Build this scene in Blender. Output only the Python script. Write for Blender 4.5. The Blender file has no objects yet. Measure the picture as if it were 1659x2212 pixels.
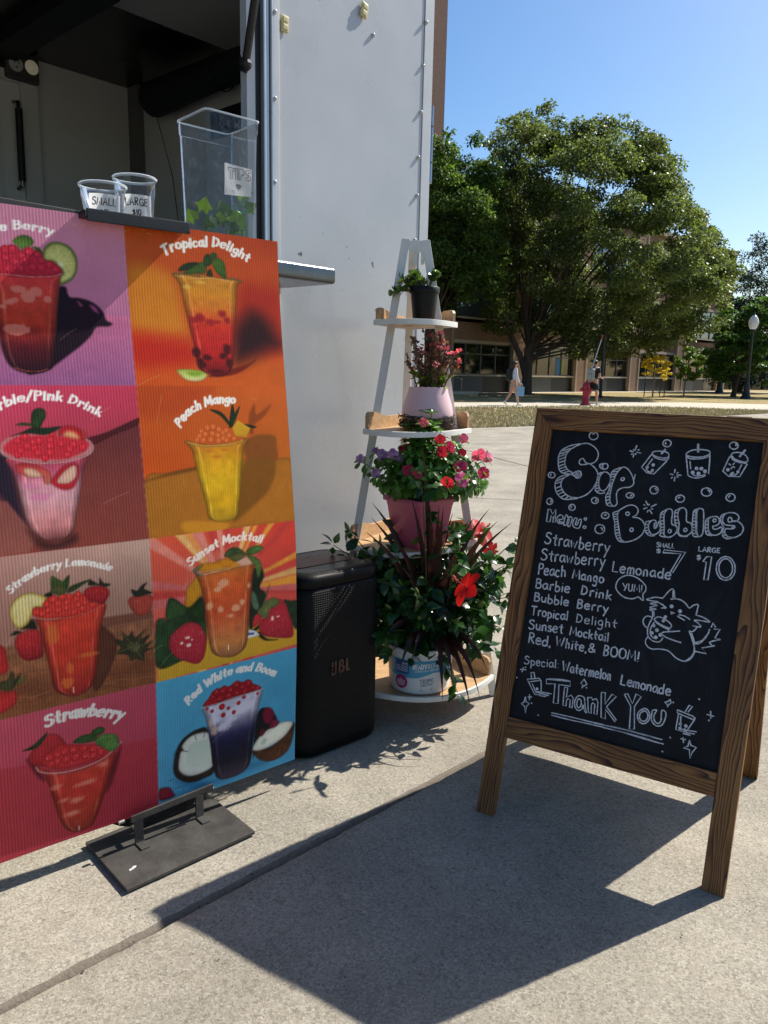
# Food trailer, drink banner, potted plants and chalkboard sign on a sunlit campus pavement
import bpy, bmesh, math, random
import numpy as np
from mathutils import Vector, Matrix
R = math.radians
scene = bpy.context.scene
col = scene.collection
# ---------------------------------------------------------------- camera
CAM_H = 1.25
cam = bpy.data.cameras.new("camera"); cam_o = bpy.data.objects.new("camera", cam); col.objects.link(cam_o)
cam.sensor_fit = 'HORIZONTAL'; cam.sensor_width = 36.0; cam.lens = 36.0 * 1661 / 1659
cam.clip_start = .05; cam.clip_end = 2000
_p, _r = R(10.54), R(1.232)
_fw = Vector((0, math.cos(_p), -math.sin(_p))); _u0 = Vector((0, math.sin(_p), math.cos(_p))); _r0 = Vector((1, 0, 0))
_rt = math.cos(_r) * _r0 + math.sin(_r) * _u0; _up = -math.sin(_r) * _r0 + math.cos(_r) * _u0
M = Matrix((_rt, _up, -_fw)).transposed().to_4x4(); M.translation = (0, 0, CAM_H)
cam_o.matrix_world = M
scene.camera = cam_o
# ---------------------------------------------------------------- sky and sun
SUN_EL, SUN_AZ = 43.9, 54.4
sd = Vector((math.sin(R(SUN_AZ)) * math.cos(R(SUN_EL)), math.cos(R(SUN_AZ)) * math.cos(R(SUN_EL)), math.sin(R(SUN_EL))))
world = bpy.data.worlds.new("World"); scene.world = world; world.use_nodes = True
wn = world.node_tree.nodes; wl = world.node_tree.links
sky = wn.new('ShaderNodeTexSky'); sky.sky_type = 'NISHITA'; sky.sun_disc = False
sky.sun_elevation = R(SUN_EL); sky.sun_rotation = R(SUN_AZ); sky.air_density = 1.0; sky.dust_density = 1.1; sky.ozone_density = 2.2
bg = wn['Background']; bg.inputs[1].default_value = .082
hsv = wn.new('ShaderNodeHueSaturation'); hsv.inputs['Saturation'].default_value = 1.32
wl.new(sky.outputs[0], hsv.inputs['Color']); wl.new(hsv.outputs[0], bg.inputs[0])
sun = bpy.data.lights.new("sun", 'SUN'); sun.energy = 4.6; sun.angle = R(.5); sun.color = (1, .955, .87)
sun_o = bpy.data.objects.new("sun", sun); col.objects.link(sun_o); sun_o.rotation_euler = sd.to_track_quat('Z', 'Y').to_euler(); sun_o.location = (10, 10, 30)
scene.view_settings.view_transform = 'Standard'; scene.view_settings.look = 'None'
scene.view_settings.exposure = 0.86; scene.view_settings.gamma = 1.0
scene.render.engine = 'CYCLES'
scene.cycles.max_bounces = 8; scene.cycles.transparent_max_bounces = 24; scene.cycles.use_denoising = True
# ---------------------------------------------------------------- lettering and print data (millimetres on the sign and the banner)
FONT = r"""
S|62|s57,85 40,98 15,90 14,68 38,54 57,36 48,10 24,2 4,16
t|42|p22,90 20,20 30,2;p3,60 40,60
r|40|p10,60 10,0;s10,36 18,52 30,60 38,54
a|52|s44,52 28,60 8,44 6,16 22,2 38,16 44,42;s44,58 43,26 52,0
w|62|p4,60 16,2 30,46 42,2 58,60
b|50|p8,100 8,2;s8,36 26,56 46,42 46,14 26,0 8,10
e|50|s6,32 44,36 40,56 20,60 6,40 8,12 28,0 46,10
y|50|p5,60 25,12;p48,60 12,-42
L|56|p10,100 8,2 52,2
m|68|p8,58 8,0;s8,36 18,56 32,52 34,0;s34,36 46,56 60,50 62,0
o|50|s26,60 8,48 6,16 24,0 44,14 44,44 26,60
n|50|p8,58 8,0;s8,34 20,56 38,54 42,30 43,0
d|52|s42,46 24,56 6,36 10,6 28,2 42,20;p44,98 44,0
P|56|p10,100 8,0;s10,98 40,96 52,76 40,54 9,50
c|46|s42,50 26,60 8,44 8,14 24,0 42,8
h|50|p8,100 8,0;s8,32 20,54 38,52 42,28 43,0
M|80|p4,0 14,98 40,22 66,98 76,0
g|50|s42,50 24,60 7,42 10,14 26,6 42,26;s43,58 44,0 38,-34 20,-40 6,-28
B|58|p10,98 8,2;s10,98 42,92 44,64 10,54;s10,54 48,46 50,14 30,0 8,2
i|18|p9,58 9,0;p9,84 9,86
D|62|p10,98 8,2;s10,98 44,86 56,50 42,12 8,2
k|50|p8,100 8,0;p42,58 9,26;p18,34 46,0
u|50|s7,60 7,20 20,2 36,10 43,34;p44,60 45,0
l|18|p9,100 9,0
T|64|p2,98 62,98;p32,98 30,0
p|50|p8,60 8,-42;s8,36 26,58 46,42 44,14 26,0 8,14
s|42|s38,52 20,60 8,48 22,34 38,20 28,2 6,8
R|60|p10,98 8,0;s10,98 44,94 46,62 10,50;p22,50 54,0
W|90|p4,98 22,2 44,76 62,2 84,98
,|16|p9,6 5,-14
&|60|s56,4 30,40 14,66 22,90 40,84 36,58 8,30 12,4 34,4 54,36
O|70|s36,98 10,80 8,22 34,0 62,20 62,76 36,98
!|18|p11,98 9,28;p9,4 9,6
:|18|p9,52 9,54;p9,6 9,8
C|60|s56,82 36,98 10,76 8,26 34,0 56,14
Y|62|p4,98 32,50;p60,98 30,0
U|60|s8,98 8,24 26,0 46,10 54,40;p54,98 54,34
A|66|p4,0 34,98 62,0;p14,36 54,36
G|66|s58,80 38,98 10,74 10,24 36,0 58,14;p40,42 60,42 60,0
E|52|p48,98 10,98 8,2 50,2;p9,52 42,52
I|20|p10,98 10,0
J|44|p36,98 36,22;s36,22 24,0 6,14
F|50|p50,98 10,98 8,0;p9,52 42,52
N|66|p8,0 10,98 54,0 56,98
$|50|s44,72 26,84 8,72 14,54 36,46 44,28 26,10 6,22;p26,98 26,-4
1|28|p4,78 16,98 16,0
0|56|s28,98 8,74 8,24 28,0 48,24 48,74 28,98
7|52|p6,98 48,98 20,0
2|52|s6,78 24,98 44,82 36,50 6,2;p6,2 48,2
-|40|p6,44 34,44
/|46|p4,-10 42,108
'|16|p8,100 8,82
"""
CHALK='''s 242,2007 261,2012 223,2030 202,2062 200,2102 210,2132 238,2161 284,2185 318,2189 354,2174 379,2149 386,2121 376,2091 351,2076 324,2078 310,2093 299,2102 286,2091 284,2076 294,2066 316,2068 344,2074 373,2057 394,2033 401,2002 396,1968 382,1935 360,1906 334,1887 301,1875 262,1877 230,1891 206,1918 197,1944 204,1974 229,1996 250,2004 268,1997 282,1987 301,1993 306,2010 298,2026 281,2027 267,2019 259,2009
s 284,2185 236,2176 196,2158 169,2136 159,2103 162,2064 170,2035 183,2016 207,2006 244,2007
s 250,2004 204,1994 176,1977 163,1950 166,1919 182,1888 206,1868 237,1859 304,1871
p 169,2136 239,2158
p 167,2118 216,2140
p 162,2101 205,2122
p 161,2081 202,2104
p 163,2065 203,2082
p 166,2044 204,2063
p 173,2030 213,2048
p 183,2016 223,2035
p 199,2008 234,2023
p 167,1958 208,1982
p 164,1943 198,1959
p 166,1914 197,1931
p 174,1895 207,1913
p 186,1881 218,1901
p 204,1867 233,1886
p 233,1859 251,1880
p 264,1862 269,1875
p 278,1992 291,2021
p 286,1990 300,2014
p 270,2000 280,2018
s 425,2050 410,2056 401,2067 406,2079 424,2083 441,2082 449,2069 443,2055 425,2050
s 427,2081 419,2071 424,2052
p 402,2072 418,2076
p 403,2060 420,2065
s 427,2033 414,2010 411,1979 416,1951 428,1933 445,1930 461,1948 473,1980 470,2013 456,2031 438,2036 427,2033
s 427,2033 405,2024 399,1997 399,1968 396,1939 406,1921 431,1913 453,1921
p 403,2017 421,2023
p 401,2001 415,2009
p 400,1985 412,1992
p 398,1970 412,1976
p 397,1953 415,1960
p 398,1937 420,1945
p 408,1922 427,1935
s 536,2073 558,2064 582,2037 598,2006 601,1983 584,1965 550,1958 527,1945 518,1925 521,1899 528,1872 519,1852 502,1856 490,1872 484,1900 484,1933 486,1967 493,2001 502,2033 517,2058 536,2073
s 536,2073 499,2058 476,2040 472,2013 475,1966 471,1927 462,1907 465,1879 474,1856 492,1849 515,1851
p 480,2040 505,2045
p 474,2025 500,2031
p 473,2009 496,2018
p 473,1992 491,2000
p 473,1975 489,1981
p 474,1956 488,1963
p 470,1932 486,1938
p 465,1912 485,1919
p 464,1896 485,1904
p 465,1877 488,1886
p 474,1861 492,1870
s 538,2013 530,2007 533,1998 542,1997 548,2005 545,2013 538,2013
s 544,1829 562,1845 587,1862 613,1868 637,1858 647,1838 639,1816 623,1802 650,1802 674,1791 690,1769 694,1747 685,1716 661,1689 632,1672 602,1663 582,1672 571,1689 559,1730 547,1770 540,1807 544,1829
s 544,1829 516,1814 517,1800 530,1764 537,1727 550,1686 570,1663 602,1661
p 517,1804 541,1811
p 520,1791 542,1798
p 524,1778 544,1784
p 528,1763 548,1770
p 532,1749 552,1756
p 536,1734 555,1742
p 539,1720 559,1727
p 545,1702 564,1711
p 550,1689 569,1697
p 558,1673 574,1685
p 568,1663 582,1672
c 602,1816 599,1811 594,1809 588,1810 584,1815 584,1821 587,1825 593,1827 598,1826 602,1821
c 635,1731 632,1726 627,1724 622,1726 618,1730 618,1736 621,1741 626,1743 632,1741 635,1737
c 367,2228 359,2217 344,2213 329,2217 319,2229 319,2242 327,2253 342,2257 357,2253 367,2242
c 765,2214 758,2204 746,2201 733,2205 725,2214 725,2226 732,2236 744,2239 757,2236 765,2226
c 153,1986 146,1977 135,1974 122,1977 115,1985 114,1995 121,2004 133,2007 145,2004 153,1996
c 164,1833 158,1824 147,1820 136,1823 129,1832 129,1843 135,1852 145,1856 156,1852 163,1844
c 299,1813 293,1805 282,1801 272,1804 264,1812 264,1823 270,1831 280,1835 291,1832 298,1824
c 423,1866 416,1857 405,1854 394,1857 387,1865 386,1876 393,1884 404,1888 415,1885 422,1877
c 611,1916 604,1908 592,1905 580,1907 572,1914 572,1923 579,1931 591,1934 603,1932 611,1925
c 494,1789 487,1781 475,1777 462,1779 454,1788 454,1798 461,1807 473,1811 486,1808 494,1800
c 481,1708 472,1695 456,1690 440,1694 430,1706 429,1722 438,1735 454,1740 470,1736 480,1724
s 334,2243 340,2248 347,2244
s 738,2227 737,2219 742,2215
s 132,1997 127,1992 130,1984
s 150,1846 156,1840 151,1832
s 279,1825 275,1820 277,1813
s 407,1879 413,1873 407,1866
s 596,1924 601,1921 593,1915
s 469,1793 475,1799 481,1795
s 458,1724 468,1720 469,1711
p 144,1790 145,1719 166,1721 167,1758 177,1742 185,1758 182,1720 198,1720 189,1796 173,1766 158,1792 144,1790
s 215,1740 237,1745 237,1759 224,1768 210,1759 204,1741 213,1722 234,1718 242,1726 222,1728 217,1740
s 247,1714 251,1768 263,1767 265,1759 284,1763 292,1749 284,1710 272,1713 276,1745 269,1749 262,1714 247,1714
s 305,1760 299,1730 304,1712 325,1704 341,1711 345,1753 333,1754 325,1724 315,1725 319,1757 305,1760
c 373,1760 371,1756 367,1755 363,1756 361,1759 360,1763 363,1767 367,1768 371,1767 373,1764
c 377,1713 374,1710 369,1708 365,1709 361,1712 361,1717 364,1721 369,1722 374,1721 377,1718
p 589,2197 582,2167
p 555,2165 576,2160
p 592,2160 617,2156
p 578,2130 580,2150
p 566,2145 572,2149
p 597,2172 606,2175
p 573,2174 577,2168
p 587,2152 593,2146
p 806,2083 805,2064
p 783,2056 800,2053
p 818,2053 841,2054
p 810,2019 810,2042
p 817,2061 824,2068
p 819,2045 828,2041
p 798,2039 792,2032
p 679,1897 693,1876
p 672,1853 691,1863
p 710,1869 736,1886
p 721,1833 705,1852
p 695,1838 698,1850
p 671,1877 678,1873
p 700,1884 698,1877
p 713,1860 722,1857
s 682,2170 676,2158 696,2145 732,2139 758,2143 763,2155 759,2166 740,2174 709,2175 682,2170
s 676,2157 690,2140 724,2130 759,2132 764,2153
p 674,2155 631,2079 662,2052 700,2048 758,2125
p 682,2130 655,2081
s 655,2072 670,2059 690,2057
f 660,2082,9
f 690,2097,9
f 690,2067,8
w 724,2161 741,2187 7
s 856,2178 875,2191 908,2198 945,2198 965,2191 965,2177 934,2161 892,2156 860,2160 850,2169 856,2178
p 851,2162 855,2152
s 854,2155 877,2146 923,2150 958,2163 967,2177
p 852,2157 874,2059 879,2053
s 876,2055 899,2047 928,2048 961,2063
p 966,2191 971,2140 974,2074
p 874,2133 884,2092
s 889,2070 910,2058 935,2060 958,2070
f 912,2097,10
f 936,2098,10
f 896,2074,10
f 925,2071,10
f 955,2085,10
w 908,2184 903,2227 8
s 1069,2181 1079,2193 1109,2197 1138,2184 1151,2163 1144,2150 1118,2152 1089,2162 1069,2181
p 1065,2176 1082,2157 1111,2146 1145,2143
p 1063,2171 1041,2094 1071,2070 1124,2072 1151,2141
p 1125,2135 1114,2098
s 1076,2080 1092,2074 1111,2087
f 1064,2103,9
f 1088,2086,9
f 1113,2097,8
w 1110,2175 1133,2212 7
p 1065,2135 1074,2128
p 1084,2132 1092,2143
p 1078,2109 1083,2120
p 1086,2122 1095,2117
c 1096,2225 1089,2216 1077,2212 1065,2216 1057,2225 1057,2237 1064,2246 1076,2249 1088,2246 1095,2237
c 734,1955 727,1945 715,1941 702,1944 694,1955 693,1967 700,1978 713,1982 726,1978 734,1968
c 873,1924 866,1914 853,1910 840,1913 831,1923 831,1934 839,1944 851,1948 865,1945 873,1936
c 1001,1972 992,1961 978,1956 963,1960 954,1970 953,1984 962,1995 976,1999 991,1995 1000,1985
c 1115,1955 1108,1945 1096,1941 1083,1945 1075,1954 1075,1967 1082,1977 1094,1981 1107,1978 1115,1968
s 1082,2242 1089,2235 1084,2231
s 716,1970 725,1967 724,1959
s 842,1929 846,1936 852,1936
s 981,1989 991,1985 991,1976
s 1086,1959 1087,1967 1093,1971
s 694,1786 722,1794 734,1800 746,1795 750,1777 750,1758 742,1760 741,1785
s 720,1791 711,1772 718,1741 734,1723 753,1725 769,1740 775,1762 772,1793 761,1794 758,1773 751,1759
s 696,1786 694,1756 703,1730 724,1714 750,1717
p 696,1770 711,1774
p 698,1754 713,1758
p 703,1739 720,1745
p 711,1726 726,1735
p 726,1715 734,1725
s 797,1728 793,1769 785,1813 785,1845 799,1867 816,1867 824,1850 825,1818 829,1791 849,1782 858,1768 855,1745 836,1724 811,1719 797,1728
s 799,1869 768,1843 766,1820 770,1779 780,1739 776,1723 798,1717 832,1719
p 767,1834 785,1840
p 767,1818 785,1821
p 769,1800 787,1802
p 772,1782 790,1786
p 774,1766 793,1769
p 776,1750 795,1754
p 776,1734 795,1738
c 831,1749 828,1744 824,1742 819,1744 816,1748 816,1754 818,1759 823,1760 827,1759 830,1754
s 867,1751 865,1796 853,1835 853,1864 868,1882 886,1877 894,1858 900,1814 920,1807 931,1790 932,1764 917,1742 894,1734 877,1739 867,1751
s 866,1882 838,1863 837,1838 844,1798 857,1777 862,1750 882,1732 915,1735
p 838,1851 853,1855
p 839,1831 855,1835
p 841,1813 860,1815
p 844,1798 863,1800
c 908,1765 905,1761 901,1759 896,1760 893,1765 893,1770 895,1775 900,1777 904,1775 907,1771
s 951,1887 966,1888 977,1872 985,1806 987,1762 977,1743 966,1746 956,1771 949,1824 944,1868 951,1887
s 955,1890 930,1873 928,1844 931,1799 942,1743 977,1742
s 948,1884 940,1863 946,1810 954,1762 968,1744
p 927,1866 943,1870
p 927,1848 944,1852
p 928,1833 945,1835
p 929,1817 946,1819
p 932,1799 948,1802
p 936,1784 950,1787
p 938,1769 953,1772
p 940,1754 958,1756
s 1005,1840 1024,1853 1044,1855 1057,1842 1057,1819 1042,1807 1031,1803 1036,1790 1052,1792 1071,1804 1077,1791 1068,1770 1045,1758 1021,1766 1010,1791 1005,1840
s 1024,1854 996,1836 994,1807 997,1781 1008,1758 1033,1755
c 1042,1832 1039,1828 1035,1827 1031,1828 1028,1832 1028,1836 1030,1840 1034,1842 1039,1841 1042,1837
p 995,1825 1007,1829
p 994,1807 1008,1810
p 996,1790 1010,1792
p 1003,1773 1016,1778
p 1014,1757 1025,1767
s 1075,1866 1090,1880 1121,1884 1142,1874 1147,1855 1134,1842 1118,1842 1113,1857 1102,1858 1098,1844 1107,1834 1130,1844 1151,1840 1168,1825 1175,1804 1166,1779 1141,1760 1113,1759 1094,1769 1089,1788 1098,1800 1116,1800 1133,1807 1132,1818 1118,1818 1089,1819 1073,1835 1075,1866
s 1101,1884 1067,1867 1062,1842 1074,1817 1083,1805 1080,1783 1085,1759 1107,1748 1133,1759
p 1064,1856 1075,1859
p 1064,1840 1074,1844
p 1070,1826 1080,1830
p 1085,1779 1094,1782
p 1088,1764 1100,1770
p 1104,1755 1111,1761
p 1119,1805 1130,1816
q 806,1632 809,1649 917,1651 869,1536 856,1536 896,1639 820,1635
q 1007,1616 1022,1643 1046,1647 1044,1526 1024,1522 1024,1616
c 1163,1580 1149,1550 1123,1537 1096,1547 1078,1577 1076,1614 1090,1645 1116,1657 1142,1646 1160,1617
c 1151,1584 1141,1559 1123,1549 1103,1558 1090,1582 1087,1612 1097,1636 1116,1646 1135,1637 1149,1613
s 603,2038 600,2010
s 713,1381 740,1365 734,1396 744,1416 743,1441 719,1465 686,1482 649,1487 619,1476 595,1452 587,1422 594,1398 620,1375 649,1364 685,1365 713,1381
s 891,1399 877,1396 897,1402 927,1401 954,1386 974,1367 992,1384 1014,1392 1014,1370 1011,1336
s 837,1394 863,1437 878,1450 888,1441 897,1404
p 883,1440 889,1400
s 837,1394 800,1393 775,1383 757,1373 785,1371 820,1371 777,1355 814,1352 778,1334 813,1331 779,1323 802,1318
p 795,1317 801,1288
p 802,1318 807,1292
s 820,1368 839,1361 862,1347
s 837,1341 850,1345 859,1343
f 887,1360,10
f 931,1342,10
q 887,1331 907,1328 890,1320
s 928,1323 955,1322 985,1309
s 922,1315 944,1306 960,1300
s 1011,1336 1036,1334 1061,1326 1081,1313 1038,1313 1006,1309 1024,1299 1042,1281 1002,1279 1023,1275 1006,1250 989,1251
s 989,1249 1003,1223 1015,1195 1024,1175 1026,1149 1015,1120 993,1096 973,1092 943,1101 915,1121 892,1130 854,1128 820,1121 795,1130 782,1150 785,1170 794,1183
s 1001,1242 1014,1216 1024,1190
s 1030,1150 1016,1112 986,1090
s 1023,1190 1046,1197 1067,1223 1081,1256 1084,1278
s 1025,1196 1056,1214 1076,1248
p 1091,1289 1096,1312 1111,1293
p 1105,1282 1133,1287 1115,1239 1142,1236
s 1142,1236 1111,1223 1093,1211 1104,1202
p 1027,1153 1086,1152 1060,1176 1119,1200
s 809,1279 831,1294 867,1285 895,1268 899,1251 880,1247 849,1255 819,1269 809,1279
s 810,1274 832,1256 864,1244 890,1240 900,1256
p 890,1243 888,1231
s 800,1281 789,1252 784,1220 789,1189 805,1170 828,1162 853,1167 867,1191
s 812,1261 799,1227 801,1196 821,1178
f 812,1243,9
f 831,1223,10
f 807,1204,10
f 830,1185,10
f 852,1202,10
s 800,1284 775,1288 758,1273 756,1251 770,1231 786,1227
s 945,1241 900,1229 867,1220 856,1209 883,1195 923,1187 958,1183
w 855,1273 865,1305 10
p 122,858 157,864
p 139,873 135,846
f 151,876,2
f 109,808,2
p 196,823 188,854 205,860 215,830
q 172,813 239,833 246,823 181,799
p 239,835 254,820 263,760 258,744 229,739 181,800
p 205,794 231,757
f 237,773,8
f 236,755,7
f 250,757,7
p 260,761 323,765
p 264,753 309,752
p 259,739 293,743
q 177,713 185,688 205,681 191,663 191,623 180,660 159,670 174,683
p 191,716 213,721
p 199,732 202,701
f 218,687,2
f 266,631,2
q 282,838 417,857 421,831 357,825 368,721 341,718 335,824 286,813
p 297,844 374,856 417,857
q 390,817 408,821 409,766 433,784 447,771 448,717 434,716 432,758 417,761 412,748 414,720 396,718
s 493,793 471,788 458,759 463,728 482,712 502,723 505,747 516,722 530,710 517,746 507,785 493,793
s 490,772 475,773 471,748 477,729 489,730 495,750 490,772
q 524,793 547,798 551,786 572,798 583,780 587,715 571,715 568,767 555,771 550,759 555,713 540,715
q 593,836 614,842 621,780 651,841 674,834 631,769 692,712 687,701 627,755 634,704 611,705
q 714,855 730,863 762,817 773,871 801,864 774,805 790,689 765,682 755,802
s 338,663 451,667 591,669 771,674 884,673
s 340,650 453,651 593,657 773,658 886,655
q 491,886 510,862 494,849 485,833 487,855 476,859
f 510,843,2
s 825,808 800,784 796,756 812,732 836,730 855,754 856,781 843,804 825,808
s 827,795 810,780 806,757 819,742 835,743 847,761 846,782 834,795 827,795
s 866,807 887,814 878,786 884,757 903,748 915,767 912,817 931,815 935,787 924,747 900,734 878,744 866,765 866,807
s 627,670 721,674 831,673 934,672
s 629,655 724,658 834,653 944,652
q 945,884 952,868 941,855 938,842 934,855 920,863 936,871
f 962,872,2
f 1082,918,2
f 971,693,2
f 943,613,2
q 987,840 1067,826 1073,809 988,825
p 1075,823 1073,809 1042,739 992,740 995,823
p 1007,812 1014,755
f 1010,773,8
f 1038,770,9
f 1011,751,8
f 1035,750,8
p 1012,748 1034,749
p 1025,840 1040,877 1056,875 1039,842
p 1046,750 1091,754
p 1042,737 1083,741
p 1029,730 1064,729
p 1128,852 1161,850
p 1143,872 1148,836
f 1141,825,2
p 1022,700 1046,702
p 1031,710 1038,684
q 1064,704 1074,681 1101,677 1086,650 1079,615 1070,658 1040,658 1061,673'''
CHALK_TEXT=[('Strawberry', 151, 1592, 525, 1592, 67), ('Strawberry', 144, 1496, 513, 1513, 66), ('Lemonade', 553, 1493, 861, 1499, 56), ('Peach', 140, 1412, 303, 1422, 62), ('Mango', 340, 1420, 518, 1422, 52), ('Barbie', 136, 1332, 340, 1338, 55), ('Drink', 399, 1342, 573, 1340, 50), ('Bubble', 139, 1257, 345, 1265, 49), ('Berry', 389, 1263, 565, 1269, 49), ('Tropical', 135, 1177, 352, 1185, 51), ('Delight', 396, 1184, 624, 1194, 47), ('Sunset', 134, 1093, 336, 1108, 55), ('Mocktail', 373, 1106, 589, 1114, 49), ('Red,', 143, 1017, 278, 1022, 58), ('White,', 302, 1033, 480, 1034, 52), ('&', 489, 1038, 531, 1039, 50), ('BOOM!', 570, 1037, 761, 1041, 54), ('Special:', 139, 893, 342, 913, 46), ('Watermelon', 361, 902, 633, 912, 55), ('Lemonade', 684, 903, 941, 902, 53), ('SMALL', 767, 1659, 860, 1665, 24), ('LARGE', 977, 1665, 1082, 1671, 24), ('$', 769, 1626, 793, 1627, 26), ('$', 974, 1620, 996, 1621, 29), ('YUM!', 623, 1400, 729, 1407, 40)]
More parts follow.
